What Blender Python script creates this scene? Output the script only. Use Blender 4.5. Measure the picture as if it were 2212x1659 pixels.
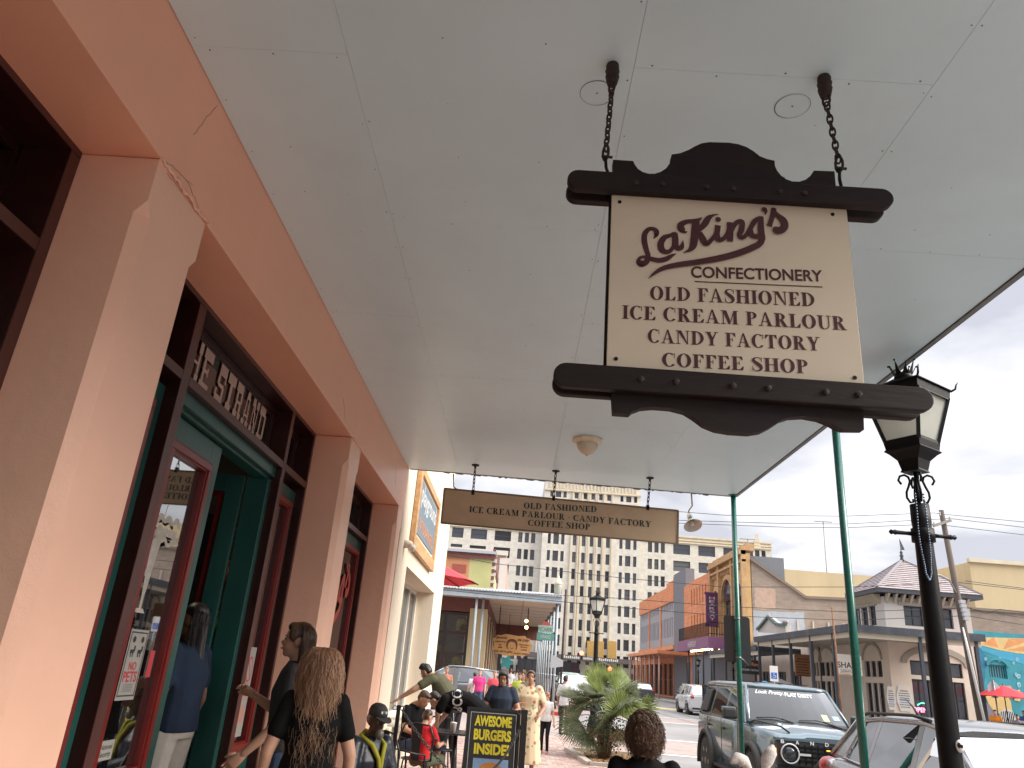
import bpy, bmesh, math, random
from mathutils import Vector, Matrix, noise
R = math.radians
random.seed(7)
C = bpy.context.scene.collection
for o in list(bpy.data.objects): bpy.data.objects.remove(o)
sc = bpy.context.scene

# ---------------------------------------------------------------- camera
CAM = Vector((0, 0, 1.6)); FP = 1600.0; CX, CY = 1106.0, 829.5
_vy = Vector((1.0, 619.5, FP)).normalized()
_vz = Vector((334.0, -4129.5, FP)); _vz = (_vz - _vy * _vz.dot(_vy)).normalized()
_vx = _vy.cross(_vz)
if _vx.x < 0: _vx = -_vx
def ray(x, y):
    d = Vector((x - CX, y - CY, FP)); return Vector((d.dot(_vx), d.dot(_vy), d.dot(_vz)))
def at(x, y, Y):                                 # photo point (2212 wide) on the plane Y = const
    r = ray(x, y); return CAM + r * (Y / r.y)
def atx(x, y, X):
    r = ray(x, y); return CAM + r * (X / r.x)
def atz(x, y, Z):
    r = ray(x, y); return CAM + r * ((Z - CAM.z) / r.z)
cd = bpy.data.cameras.new('camera'); cam = bpy.data.objects.new('camera', cd); C.objects.link(cam)
right = Vector((_vx.x, _vy.x, _vz.x)); down = Vector((_vx.y, _vy.y, _vz.y)); fwd = Vector((_vx.z, _vy.z, _vz.z))
M3 = Matrix((right, -down, -fwd)).transposed()
cam.matrix_world = Matrix.Translation(CAM) @ M3.to_4x4()
cd.sensor_width = 36; cd.lens = FP / 2212 * 36; cd.clip_start = .05; cd.clip_end = 3000
sc.camera = cam

# ---------------------------------------------------------------- sky and sun
SUN_EL, SUN_AZ = R(34), R(104)                   # azimuth measured clockwise from +Y
w = bpy.data.worlds.new('World'); sc.world = w; w.use_nodes = True
nt = w.node_tree; nt.nodes.clear(); N = nt.nodes.new; L = nt.links.new
wo = N('ShaderNodeOutputWorld'); bg = N('ShaderNodeBackground'); L(bg.outputs[0], wo.inputs[0])
sky = N('ShaderNodeTexSky'); sky.sky_type = 'NISHITA'; sky.sun_disc = False
sky.sun_elevation = SUN_EL; sky.sun_rotation = SUN_AZ; sky.dust_density = 3
skm = N('ShaderNodeVectorMath'); skm.operation = 'SCALE'; skm.inputs['Scale'].default_value = .10
L(sky.outputs[0], skm.inputs[0])
tc = N('ShaderNodeTexCoord'); sx = N('ShaderNodeSeparateXYZ'); L(tc.outputs['Generated'], sx.inputs[0])
mz = N('ShaderNodeMath'); mz.operation = 'ADD'; mz.inputs[1].default_value = .16; L(sx.outputs[2], mz.inputs[0])
mx = N('ShaderNodeMath'); mx.operation = 'MAXIMUM'; mx.inputs[1].default_value = .05; L(mz.outputs[0], mx.inputs[0])
dx = N('ShaderNodeMath'); dx.operation = 'DIVIDE'; L(sx.outputs[0], dx.inputs[0]); L(mx.outputs[0], dx.inputs[1])
dy = N('ShaderNodeMath'); dy.operation = 'DIVIDE'; L(sx.outputs[1], dy.inputs[0]); L(mx.outputs[0], dy.inputs[1])
cb = N('ShaderNodeCombineXYZ'); L(dx.outputs[0], cb.inputs[0]); L(dy.outputs[0], cb.inputs[1])
cn = N('ShaderNodeTexNoise'); cn.inputs['Scale'].default_value = 1.35; cn.inputs['Detail'].default_value = 7
cn.inputs['Roughness'].default_value = .52; cn.inputs['Distortion'].default_value = .35; L(cb.outputs[0], cn.inputs['Vector'])
cr = N('ShaderNodeValToRGB'); cr.color_ramp.elements[0].position = .40; cr.color_ramp.elements[1].position = .60
cr.color_ramp.elements[0].color = (.172, .172, .188, 1); cr.color_ramp.elements[1].color = (.30, .294, .30, 1)
L(cn.outputs[0], cr.inputs[0])
el = N('ShaderNodeMapRange'); el.inputs['From Min'].default_value = .55; el.inputs['From Max'].default_value = 1.0   # overcast, its unseen zenith boosted further to light the space under the canopy
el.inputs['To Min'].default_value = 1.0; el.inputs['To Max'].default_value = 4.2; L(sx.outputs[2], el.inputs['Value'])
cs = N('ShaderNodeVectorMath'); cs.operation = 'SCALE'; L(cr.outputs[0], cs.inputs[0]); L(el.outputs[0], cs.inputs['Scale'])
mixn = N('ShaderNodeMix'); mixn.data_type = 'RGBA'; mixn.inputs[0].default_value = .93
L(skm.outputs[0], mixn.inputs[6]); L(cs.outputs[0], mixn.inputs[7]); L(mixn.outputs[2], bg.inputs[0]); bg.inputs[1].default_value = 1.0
sl = bpy.data.lights.new('sun', 'SUN'); sl.energy = 1.5; sl.angle = R(40); sl.color = (1, .95, .87)
so = bpy.data.objects.new('sun', sl); C.objects.link(so)
sd = Vector((math.sin(SUN_AZ) * math.cos(SUN_EL), math.cos(SUN_AZ) * math.cos(SUN_EL), math.sin(SUN_EL)))
so.rotation_euler = sd.to_track_quat('Z', 'Y').to_euler(); so.location = (0, -20, 40)
sc.view_settings.view_transform = 'Standard'; sc.view_settings.look = 'None'; sc.view_settings.gamma = 1
sc.view_settings.exposure = 2.0; sc.view_settings.use_curve_mapping = False
sc.render.engine = 'CYCLES'; sc.cycles.max_bounces = 8; sc.cycles.diffuse_bounces = 6; sc.cycles.glossy_bounces = 4
sc.cycles.transparent_max_bounces = 12; sc.cycles.caustics_reflective = False; sc.cycles.caustics_refractive = False

# ---------------------------------------------------------------- helpers
Wm = {}
def tag(o, label=None, cat=None, group=None, kind=None):
    if label: o['label'] = label
    if cat: o['category'] = cat
    if group: o['group'] = group
    if kind: o['kind'] = kind
    return o
def thing(name, label, cat, loc=(0, 0, 0), rz=0, group=None):
    o = bpy.data.objects.new(name, None); C.objects.link(o); o.empty_display_size = .1
    o.location = loc; o.rotation_euler = (0, 0, rz)
    Wm[o.name] = Matrix.Translation(Vector(loc)) @ Matrix.Rotation(rz, 4, 'Z')
    return tag(o, label, cat, group)
def link(name, me, m, parent=None, local=False):
    if m is not None:
        if isinstance(m, (list, tuple)):
            for k in m: me.materials.append(k)
        elif not me.materials: me.materials.append(m)
    o = bpy.data.objects.new(name, me); C.objects.link(o)
    if parent is not None:
        o.parent = parent
        if not local: o.matrix_parent_inverse = Wm.get(parent.name, Matrix()).inverted()
        Wm[o.name] = Matrix() if not local else Wm.get(parent.name, Matrix())
    return o
def copy_tree(o, parent=None, loc=None, rz=None, label=None):
    c = o.copy(); C.objects.link(c); c.parent = parent
    if loc is not None: c.location = loc
    if rz is not None: c.rotation_euler = (0, 0, rz)
    if label: c['label'] = label
    for ch in list(o.children): copy_tree(ch, c)
    return c
class MB:
    def __init__(s): s.b = bmesh.new()
    def box(s, x0, x1, y0, y1, z0, z1, mi=0):
        v = [s.b.verts.new(p) for p in ((x0,y0,z0),(x1,y0,z0),(x1,y1,z0),(x0,y1,z0),(x0,y0,z1),(x1,y0,z1),(x1,y1,z1),(x0,y1,z1))]
        for f in ((3,2,1,0),(4,5,6,7),(0,1,5,4),(1,2,6,5),(2,3,7,6),(3,0,4,7)):
            s.b.faces.new([v[i] for i in f]).material_index = mi
        return s
    def cbox(s, c, d, mi=0): return s.box(c[0]-d[0]/2,c[0]+d[0]/2,c[1]-d[1]/2,c[1]+d[1]/2,c[2]-d[2]/2,c[2]+d[2]/2,mi)
    def obox(s, p, q, w_, h_, up=(0,0,1), mi=0):   # bar from p to q
        p, q, up = Vector(p), Vector(q), Vector(up); d = (q-p).normalized(); a = d.cross(up)
        if a.length < 1e-4: a = d.cross(Vector((1,0,0)))
        a = a.normalized()*w_/2; b = a.cross(d).normalized()*h_/2
        v = [s.b.verts.new(x) for x in (p-a-b,p+a-b,p+a+b,p-a+b,q-a-b,q+a-b,q+a+b,q-a+b)]
        for f in ((3,2,1,0),(4,5,6,7),(0,1,5,4),(1,2,6,5),(2,3,7,6),(3,0,4,7)):
            s.b.faces.new([v[i] for i in f]).material_index = mi
        return s
    def poly(s, pts, mi=0):
        try: f = s.b.faces.new([s.b.verts.new(p) for p in pts]); f.material_index = mi
        except Exception: pass
        return s
    def prism(s, pts, d, mi=0):                     # closed outline extruded by vector d
        d = Vector(d); a = [s.b.verts.new(p) for p in pts]; b = [s.b.verts.new(Vector(p)+d) for p in pts]; n = len(pts)
        fs = [s.b.faces.new(a[::-1]), s.b.faces.new(b)]
        for i in range(n): fs.append(s.b.faces.new((a[i], a[(i+1)%n], b[(i+1)%n], b[i])))
        for f in fs: f.material_index = mi
        return s
    def loft(s, rings, cap=True, closed=True, smooth=True, mi=0):
        vs = [[s.b.verts.new(p) for p in r] for r in rings]; n = len(rings[0])
        for i in range(len(vs)-1):
            for j in range(n if closed else n-1):
                try: f = s.b.faces.new((vs[i][j], vs[i][(j+1)%n], vs[i+1][(j+1)%n], vs[i+1][j])); f.smooth = smooth; f.material_index = mi
                except Exception: pass
        if cap and closed:
            for r in (vs[0][::-1], vs[-1]):
                try: s.b.faces.new(r).material_index = mi
                except Exception: pass
        return s
    def tube(s, pts, r, n=8, cap=True, mi=0):
        pts = [Vector(p) for p in pts]; rr = r if isinstance(r, (list, tuple)) else [r]*len(pts); rings = []
        t = (pts[1]-pts[0]).normalized(); up = Vector((0,0,1)) if abs(t.z) < .9 else Vector((1,0,0)); a = t.cross(up).normalized()
        for i, p in enumerate(pts):
            t = (pts[min(i+1,len(pts)-1)]-pts[max(i-1,0)]); t = t.normalized() if t.length > 1e-9 else Vector((0,0,1))
            a = (a - t*a.dot(t)); a = a.normalized() if a.length > 1e-6 else t.orthogonal().normalized(); b = t.cross(a)
            rings.append([p + a*math.cos(2*math.pi*k/n)*rr[i] + b*math.sin(2*math.pi*k/n)*rr[i] for k in range(n)])
        return s.loft(rings, cap, True, True, mi)
    def lathe(s, c, prof, n=16, ax='Z', mi=0, rot=0, cap=True):
        rings = []
        for (r, h) in prof:
            rg = []
            for k in range(n):
                a = 2*math.pi*k/n + rot; u, v = r*math.cos(a), r*math.sin(a)
                rg.append(Vector(c) + (Vector((u,v,h)) if ax == 'Z' else Vector((h,u,v)) if ax == 'X' else Vector((v,h,u))))
            rings.append(rg)
        return s.loft(rings, cap, True, n > 8, mi)
    def ball(s, c, r, seg=10, mi=0):
        r = r if isinstance(r, (list, tuple)) else (r,r,r); c = Vector(c); rings = []
        for i in range(seg//2+1):
            t = math.pi*i/(seg//2); q = max(math.sin(t), .02)
            rings.append([c+Vector((r[0]*q*math.cos(2*math.pi*k/seg), r[1]*q*math.sin(2*math.pi*k/seg), -r[2]*math.cos(t))) for k in range(seg)])
        return s.loft(rings, True, True, True, mi)
    def build(s, name, m, parent=None, label=None, cat=None, group=None, kind=None, bevel=0, local=False, smooth=False, recalc=True):
        if recalc: bmesh.ops.recalc_face_normals(s.b, faces=s.b.faces)
        if bevel:
            es = [e for e in s.b.edges if len(e.link_faces) == 2 and e.calc_face_angle(0) > .6]
            bmesh.ops.bevel(s.b, geom=es, offset=bevel, segments=2, profile=.6, affect='EDGES', clamp_overlap=True)
        if smooth:
            for f in s.b.faces: f.smooth = True
        me = bpy.data.meshes.new(name); s.b.to_mesh(me); s.b.free()
        return tag(link(name, me, m, parent, local), label, cat, group, kind)

MT = {}
def mat(name, col, rough=.6, metal=0, var=0, scale=6, bump=0, bscale=40, spec=.5, coat=0, dirt=0, dirtcol=(.08,.06,.05), stretch=(1,1,1), emit=None, es=0, trans=0, alpha=1, sheen=0):
    if name in MT: return MT[name]
    m = bpy.data.materials.new(name); m.use_nodes = True; n = m.node_tree; p = n.nodes['Principled BSDF']; MT[name] = m
    p.inputs['Roughness'].default_value = rough; p.inputs['Metallic'].default_value = metal
    p.inputs['Specular IOR Level'].default_value = spec; p.inputs['Coat Weight'].default_value = coat; p.inputs['Coat Roughness'].default_value = .08
    p.inputs['Base Color'].default_value = (*col, 1)
    if sheen: p.inputs['Sheen Weight'].default_value = sheen
    if trans: p.inputs['Transmission Weight'].default_value = trans
    if alpha < 1: p.inputs['Alpha'].default_value = alpha
    if emit: p.inputs['Emission Color'].default_value = (*emit, 1); p.inputs['Emission Strength'].default_value = es
    if var or bump or dirt:
        t = n.nodes.new('ShaderNodeTexCoord'); mp = n.nodes.new('ShaderNodeMapping'); n.links.new(t.outputs['Object'], mp.inputs[0]); mp.inputs['Scale'].default_value = stretch
        if var or dirt:
            z = n.nodes.new('ShaderNodeTexNoise'); z.inputs['Scale'].default_value = scale; z.inputs['Detail'].default_value = 6; z.inputs['Roughness'].default_value = .6
            n.links.new(mp.outputs[0], z.inputs['Vector'])
            c = n.nodes.new('ShaderNodeValToRGB'); c.color_ramp.elements[0].position = .3; c.color_ramp.elements[1].position = .7
            c.color_ramp.elements[0].color = (*[max(0, k*(1-var)) for k in col], 1); c.color_ramp.elements[1].color = (*[min(1, k*(1+var)) for k in col], 1)
            n.links.new(z.outputs[0], c.inputs[0]); out = c.outputs[0]
            if dirt:
                z2 = n.nodes.new('ShaderNodeTexNoise'); z2.inputs['Scale'].default_value = scale*.37; z2.inputs['Detail'].default_value = 9; z2.inputs['Roughness'].default_value = .75
                n.links.new(mp.outputs[0], z2.inputs['Vector'])
                c2 = n.nodes.new('ShaderNodeValToRGB'); c2.color_ramp.elements[0].position = .52; c2.color_ramp.elements[1].position = .75
                c2.color_ramp.elements[0].color = (0,0,0,1); c2.color_ramp.elements[1].color = (dirt,dirt,dirt,1); n.links.new(z2.outputs[0], c2.inputs[0])
                mxx = n.nodes.new('ShaderNodeMix'); mxx.data_type = 'RGBA'; n.links.new(c2.outputs[0], mxx.inputs[0]); n.links.new(out, mxx.inputs[6]); mxx.inputs[7].default_value = (*dirtcol, 1); out = mxx.outputs[2]
            n.links.new(out, p.inputs['Base Color'])
            rr = n.nodes.new('ShaderNodeMapRange'); rr.inputs['To Min'].default_value = max(.02, rough*.8); rr.inputs['To Max'].default_value = min(1, rough*1.2); n.links.new(z.outputs[0], rr.inputs['Value']); n.links.new(rr.outputs[0], p.inputs['Roughness'])
        if bump:
            z3 = n.nodes.new('ShaderNodeTexNoise'); z3.inputs['Scale'].default_value = bscale; z3.inputs['Detail'].default_value = 5; n.links.new(mp.outputs[0], z3.inputs['Vector'])
            bp = n.nodes.new('ShaderNodeBump'); bp.inputs['Strength'].default_value = bump; bp.inputs['Distance'].default_value = .01; n.links.new(z3.outputs[0], bp.inputs['Height']); n.links.new(bp.outputs[0], p.inputs['Normal'])
    return m
def srgb(r, g, b):
    f = lambda c: (c/255/12.92) if c/255 <= .04045 else ((c/255+.055)/1.055)**2.4
    return (f(r), f(g), f(b))
def brickmat(name, c1, c2, mortar, bw, bh, axes='XY', rough=.85, ms=.02, bump=.5):
    m = bpy.data.materials.new(name); m.use_nodes = True; n = m.node_tree; p = n.nodes['Principled BSDF']; p.inputs['Roughness'].default_value = rough
    t = n.nodes.new('ShaderNodeTexCoord'); s = n.nodes.new('ShaderNodeSeparateXYZ'); c = n.nodes.new('ShaderNodeCombineXYZ'); n.links.new(t.outputs['Object'], s.inputs[0])
    n.links.new(s.outputs['XYZ'.index(axes[0])], c.inputs[0]); n.links.new(s.outputs['XYZ'.index(axes[1])], c.inputs[1])
    b = n.nodes.new('ShaderNodeTexBrick'); n.links.new(c.outputs[0], b.inputs['Vector']); b.inputs['Scale'].default_value = 1
    b.inputs['Color1'].default_value = (*c1, 1); b.inputs['Color2'].default_value = (*c2, 1); b.inputs['Mortar'].default_value = (*mortar, 1)
    b.inputs['Brick Width'].default_value = bw; b.inputs['Row Height'].default_value = bh; b.inputs['Mortar Size'].default_value = ms
    z = n.nodes.new('ShaderNodeTexNoise'); z.inputs['Scale'].default_value = 1.3; z.inputs['Detail'].default_value = 8; n.links.new(t.outputs['Object'], z.inputs['Vector'])
    rp = n.nodes.new('ShaderNodeMapRange'); rp.inputs['To Min'].default_value = .7; rp.inputs['To Max'].default_value = 1.3; n.links.new(z.outputs[0], rp.inputs['Value'])
    mu = n.nodes.new('ShaderNodeVectorMath'); mu.operation = 'SCALE'; n.links.new(b.outputs[0], mu.inputs[0]); n.links.new(rp.outputs[0], mu.inputs['Scale']); n.links.new(mu.outputs[0], p.inputs['Base Color'])
    bp = n.nodes.new('ShaderNodeBump'); bp.inputs['Strength'].default_value = bump; bp.inputs['Distance'].default_value = .01; bp.invert = True; n.links.new(b.outputs['Fac'], bp.inputs['Height']); n.links.new(bp.outputs[0], p.inputs['Normal'])
    MT[name] = m; return m
def glassmat(name, tint=(.9,.93,.92), alpha=.35, rough=.02, spec=.8, base=(.02,.022,.022)):
    if name in MT: return MT[name]
    m = bpy.data.materials.new(name); m.use_nodes = True; n = m.node_tree; n.nodes.clear(); MT[name] = m
    o = n.nodes.new('ShaderNodeOutputMaterial'); g = n.nodes.new('ShaderNodeBsdfGlossy'); g.inputs['Roughness'].default_value = rough
    tr = n.nodes.new('ShaderNodeBsdfTransparent'); tr.inputs[0].default_value = (*tint, 1); d = n.nodes.new('ShaderNodeBsdfDiffuse'); d.inputs[0].default_value = (*base, 1)
    f = n.nodes.new('ShaderNodeLayerWeight'); f.inputs[0].default_value = spec
    m1 = n.nodes.new('ShaderNodeMixShader'); m1.inputs[0].default_value = alpha; n.links.new(tr.outputs[0], m1.inputs[1]); n.links.new(d.outputs[0], m1.inputs[2])
    m2 = n.nodes.new('ShaderNodeMixShader'); n.links.new(f.outputs['Fresnel'], m2.inputs[0]); n.links.new(m1.outputs[0], m2.inputs[1]); n.links.new(g.outputs[0], m2.inputs[2]); n.links.new(m2.outputs[0], o.inputs[0])
    return m

# ---- flat lettering: polygons in (u, v), mapped to the world by a function
def stroke(pts, n=6):                                # Catmull-Rom centreline with widths -> quads
    P_ = [Vector(p) for p in pts]; out = []
    Q = [P_[0]*2-P_[1]] + P_ + [P_[-1]*2-P_[-2]]
    for i in range(1, len(Q)-2):
        a, b, c, d = Q[i-1], Q[i], Q[i+1], Q[i+2]
        for k in range(n):
            t = k/n; out.append(.5*((2*b)+(c-a)*t+(2*a-5*b+4*c-d)*t*t+(3*b-a-3*c+d)*t**3))
    out.append(Q[-2]); Lf, Rt = [], []
    for i, p in enumerate(out):
        t = Vector((out[min(i+1,len(out)-1)][k]-out[max(i-1,0)][k] for k in (0,1)))
        t = t.normalized() if t.length > 1e-9 else Vector((1,0)); nn = Vector((-t.y, t.x))*max(p[2],.0005)/2
        Lf.append((p[0]+nn.x, p[1]+nn.y)); Rt.append((p[0]-nn.x, p[1]-nn.y))
    return [[Lf[i], Lf[i+1], Rt[i+1], Rt[i]] for i in range(len(out)-1)]
def disc(x, y, r, ry=None, n=14):
    ry = ry or r; return [[(x+r*math.cos(2*math.pi*k/n), y+ry*math.sin(2*math.pi*k/n)) for k in range(n)]]
def rect(x0, y0, x1, y1): return [[(x0,y0),(x1,y0),(x1,y1),(x0,y1)]]
def ring(cx, cy, rx, ry, tx, ty, a0=0, a1=360, n=20):
    o = []
    for k in range(n):
        a, b = R(a0+(a1-a0)*k/n), R(a0+(a1-a0)*(k+1)/n)
        o.append([(cx+rx*math.cos(a), cy+ry*math.sin(a)), (cx+rx*math.cos(b), cy+ry*math.sin(b)),
                  (cx+(rx-tx)*math.cos(b), cy+(ry-ty)*math.sin(b)), (cx+(rx-tx)*math.cos(a), cy+(ry-ty)*math.sin(a))])
    return o
T_, H_, S_ = .205, .06, .055                        # thick stem, hairline, serif height
def _stem(x, w_=T_, top=1, bot=1, s=.09):
    o = rect(x, 0, x+w_, 1)
    if bot: o += rect(x-s, 0, x+w_+s, S_)
    if top: o += rect(x-s, 1-S_, x+w_+s, 1)
    return o
def serif_glyph(c):                                   # capitals of a bold book face: polygons, advance
    s = .09
    if c == 'I': return _stem(s), T_+2*s
    if c == 'L': return _stem(s)+rect(s, 0, .62, S_)+[[(.62,0),(.66,.3),(.6,.3),(.44,S_)]], .68
    if c == 'E': return _stem(s)+rect(s,0,.62,S_)+rect(s,1-S_,.6,1)+[[(.64,0),(.68,.28),(.62,.28),(.46,S_)],[(.6,1),(.63,.74),(.58,.74),(.44,1-S_)]]+rect(s,.49,.44,.54)+rect(.41,.38,.45,.65), .7
    if c == 'F': return _stem(s)+rect(s,1-S_,.6,1)+[[(.6,1),(.63,.72),(.58,.72),(.42,1-S_)]]+rect(s,.48,.44,.53)+rect(.41,.36,.45,.65), .64
    if c == 'H': return _stem(s)+_stem(.57)+rect(s,.48,.7,.54), .86
    if c == 'T': return _stem(.27,T_,0,1)+rect(.02,1-S_,.71,1)+[[(.0,.7),(.04,.7),(.2,1-S_),(.02,1)],[(.73,.7),(.69,.7),(.53,1-S_),(.71,1)]], .75
    if c == 'O': return ring(.4,.5,.4,.52,.215,.055), .82
    if c == 'C': return ring(.41,.5,.41,.52,.215,.055,52,320)+rect(.66,.64,.7,1.0), .76
    if c == 'G': return ring(.41,.5,.41,.52,.2,.045,52,300)+rect(.66,.64,.7,1)+rect(.52,.03,.71,.42)+rect(.44,.4,.79,.44), .84
    if c == 'D': return _stem(s)+ring(.28,.5,.5,.5,.2,S_,-90,90)+rect(.1,0,.3,S_)+rect(.1,1-S_,.3,1), .82
    if c == 'P': return _stem(s,T_)+ring(.3,.735,.33,.265,.18,S_,-90,90)+rect(.1,1-S_,.32,1)+rect(.1,.47,.32,.515), .68
    if c == 'R': return _stem(s,T_)+ring(.3,.745,.32,.255,.18,S_,-90,90)+rect(.1,1-S_,.32,1)+rect(.1,.49,.34,.535)+[[(.3,.5),(.5,.5),(.76,0),(.53,0)]]+rect(.5,0,.82,S_), .8
    if c == 'U': return rect(.09,.3,.28,1)+rect(0,1-S_,.37,1)+rect(.63,.3,.69,1)+rect(.53,1-S_,.79,1)+ring(.39,.32,.3,.34,.19,.06,180,270,8)+ring(.39,.32,.3,.34,.06,.06,270,360,8), .8
    if c == 'N': return rect(.11,0,.165,1)+rect(0,0,.27,S_)+rect(0,1-S_,.22,1)+[[(.11,1),(.33,1),(.74,0),(.68,0),(.11,.93)]]+rect(.68,0,.74,1)+rect(.58,1-S_,.84,1), .86
    if c == 'M': return rect(.11,0,.165,1)+rect(0,0,.27,S_)+rect(0,1-S_,.2,1)+[[(.11,1),(.32,1),(.53,.3),(.48,0),(.43,.0)]]+[[(.48,0),(.53,.0),(.8,1),(.74,1)]]+rect(.72,0,.92,1)+rect(.64,0,1.0,S_)+rect(.74,1-S_,1.0,1), 1.02
    if c == 'A': return [[(.36,1.02),(.44,1.02),(.76,0),(.54,0)]]+[[(.36,1.02),(.4,.9),(.16,0),(.1,0)]]+rect(.2,.3,.6,.35)+rect(0,0,.26,S_)+rect(.46,0,.84,S_), .84
    if c == 'Y': return rect(.29,0,.48,.48)+rect(.2,0,.57,S_)+[[(.29,.42),(.48,.5),(.28,1),(.06,1)],[(.4,.5),(.48,.42),(.7,1),(.64,1)]]+rect(0,1-S_,.36,1)+rect(.54,1-S_,.8,1), .8
    if c == 'S': return stroke([(.56,.8,.03),(.44,.97,.05),(.28,.985,.06),(.13,.9,.13),(.13,.73,.19),(.3,.56,.23),(.46,.4,.23),(.52,.24,.18),(.46,.08,.12),(.3,.01,.06),(.16,.03,.05),(.04,.25,.03)])+rect(.52,.66,.56,1)+rect(.03,0,.07,.36), .62
    if c == '.': return disc(.15,.45,.075), .3
    return [], .36
def serif_text(s, track=.06):
    x = 0; out = []
    for c in s:
        g, a = serif_glyph(c); out += [[(p[0]+x, p[1]) for p in q] for q in g]; x += a + (track if c != ' ' else 0)
    return out, x - track
def flat(name, polys, fn, m, parent=None, lift=2e-5, **k):    # fn(u, v, h) -> world point
    b = MB()
    for i, q in enumerate(polys):
        vs = [b.b.verts.new(fn(p[0], p[1], i*lift)) for p in q]
        try: b.b.faces.new(vs)
        except Exception: pass
    return b.build(name, m, parent, recalc=False, **k)
def fit(polys, wd, x0, y0, width, height):
    return [[(x0+p[0]*width/wd, y0+p[1]*height) for p in q] for q in polys]
_tc = {}
def text(name, s, fn, m, parent=None, width=1, height=None, cx=0, y0=0, off=0, depth=0, shear=0, **k):   # built-in face, centred on cx, base at y0
    key = (s, off, shear)
    if key not in _tc:
        cu = bpy.data.curves.new('t', 'FONT'); cu.body = s; cu.size = 1; cu.offset = off; cu.shear = shear; cu.resolution_u = 4
        ob = bpy.data.objects.new('t', cu); C.objects.link(ob); dg = bpy.context.evaluated_depsgraph_get(); me = bpy.data.meshes.new_from_object(ob.evaluated_get(dg))
        vs = [(v.co.x, v.co.y) for v in me.vertices]; fs = [tuple(p.vertices) for p in me.polygons]
        bpy.data.objects.remove(ob); bpy.data.curves.remove(cu); bpy.data.meshes.remove(me); _tc[key] = (vs, fs)
    vs, fs = _tc[key]; xs = [v[0] for v in vs]; ys = [v[1] for v in vs]; x0, x1, ya, yb = min(xs), max(xs), min(ys), max(ys)
    sx_ = width/(x1-x0); sy_ = sx_ if height is None else height/(yb-ya)
    me = bpy.data.meshes.new(name); me.from_pydata([fn(cx+(v[0]-(x0+x1)/2)*sx_, y0+(v[1]-ya)*sy_, depth) for v in vs], [], fs)
    return tag(link(name, me, m, parent), **k)
# ================================================================ ground
concrete = mat('concrete', (.30,.29,.27), .85, var=.18, scale=1.5, bump=.3, bscale=30, dirt=.4)
street_m = mat('street_concrete', (.235,.228,.222), .85, var=.22, scale=.5, bump=.3, bscale=12, dirt=.35, dirtcol=(.12,.11,.1))
brick_side = brickmat('brick_paving', (.30,.19,.16), (.37,.25,.21), (.28,.25,.22), .2, .1, 'XY', ms=.006)
brick_cross = brickmat('brick_crossing', (.31,.25,.22), (.38,.31,.28), (.25,.22,.2), .2, .1, 'XY', ms=.006)
white_line = mat('road_paint', (.72,.72,.70), .7, var=.12, scale=5)
red_paint = mat('red_kerb_paint', (.55,.05,.05), .6, var=.2, scale=3)
def sheet(name, pts, m, z, kind='structure'):
    b = MB(); b.poly([(x, y, z) for x, y in pts]); return b.build(name, m, kind=kind)
sheet('street', [(-900,-300),(1200,-300),(1200,1600),(-900,1600)], street_m, -.15)
def slab(name, pts, m, z0, z1):
    b = MB(); b.prism([(x,y,z0) for x,y in pts], (0,0,z1-z0)); return b.build(name, m, kind='structure', bevel=.01)
slab('sidewalk', [(-12,-8),(3.2,-8),(3.2,20.5),(2.2,23.2),(-12,23.2)], brick_side, -.3, 0)
SWK = bpy.data.objects['sidewalk']
bts = [mat('brick_tone_%d' % i, c, .85, var=.2, scale=9, bump=.3, bscale=60) for i, c in enumerate(((.36,.25,.21),(.42,.31,.27),(.33,.24,.21),(.46,.36,.32)))]
_pr = []
for i in range(4):
    b_ = MB(); b_.box(-.0955,.0955,-.0455,.0455,-.02,.006); bmesh.ops.bevel(b_.b, geom=[e for e in b_.b.edges if all(v.co.z > 0 for v in e.verts)], offset=.004, segments=1, affect='EDGES'); m_ = bpy.data.meshes.new('brick'); b_.b.to_mesh(m_); b_.b.free(); m_.materials.append(bts[i]); _pr.append(m_)
rb = random.Random(77); cand = []; r_ = 0; y = 7.0
while y < 23.1:
    x = -1.62+(.1 if r_ % 2 else 0)
    while x < 3.1:
        if not (1.3 < x < 3.2 and 16.0 < y < 19.0) and not (y > 20.4 and x > 3.15-(y-20.4)*.36): cand.append((x, y))
        x += .2
    y += .1; r_ += 1
near_ = set(sorted([c for c in cand if .2 < c[0] < 1.6 and c[1] > 11.3], key=lambda c: c[1])[:290])
bk = MB()
for (x, y) in cand:
    dz = rb.uniform(-.002,.003)
    if (x, y) in near_:
        o = bpy.data.objects.new('brick', _pr[rb.randrange(4)]); C.objects.link(o); o.parent = SWK; o.location = (x, y, dz); o.rotation_euler = (rb.uniform(-.01,.01), rb.uniform(-.01,.01), rb.uniform(-.015,.015))
    else: bk.box(x-.0955,x+.0955,y-.0455,y+.0455,-.02,.006+dz,rb.randrange(4))
bk.build('paving_bricks', bts, SWK, kind='stuff')
slab('kerb', [(3.2,-8),(3.35,-8),(3.35,20.6),(2.3,23.4),(-12,23.4),(-12,23.2),(2.2,23.2),(3.2,20.5)], concrete, -.3, .004)
slab('far_sidewalk', [(-14,37.2),(2.2,37.2),(3.2,39),(3.2,112),(-14,112)], brick_side, -.3, 0)
slab('far_kerb', [(-14,37),(2.3,37),(3.35,38.9),(3.35,112),(3.2,112),(3.2,39),(2.2,37.2),(-14,37.2)], red_paint, -.3, .004)
slab('opposite_sidewalk', [(15.4,40.5),(16.8,38.9),(60,38.9),(60,145),(15.4,145)], concrete, -.3, 0)
slab('near_opposite_sidewalk', [(14.5,-30),(60,-30),(60,24),(15.8,24),(14.5,22.6)], concrete, -.3, 0)
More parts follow.
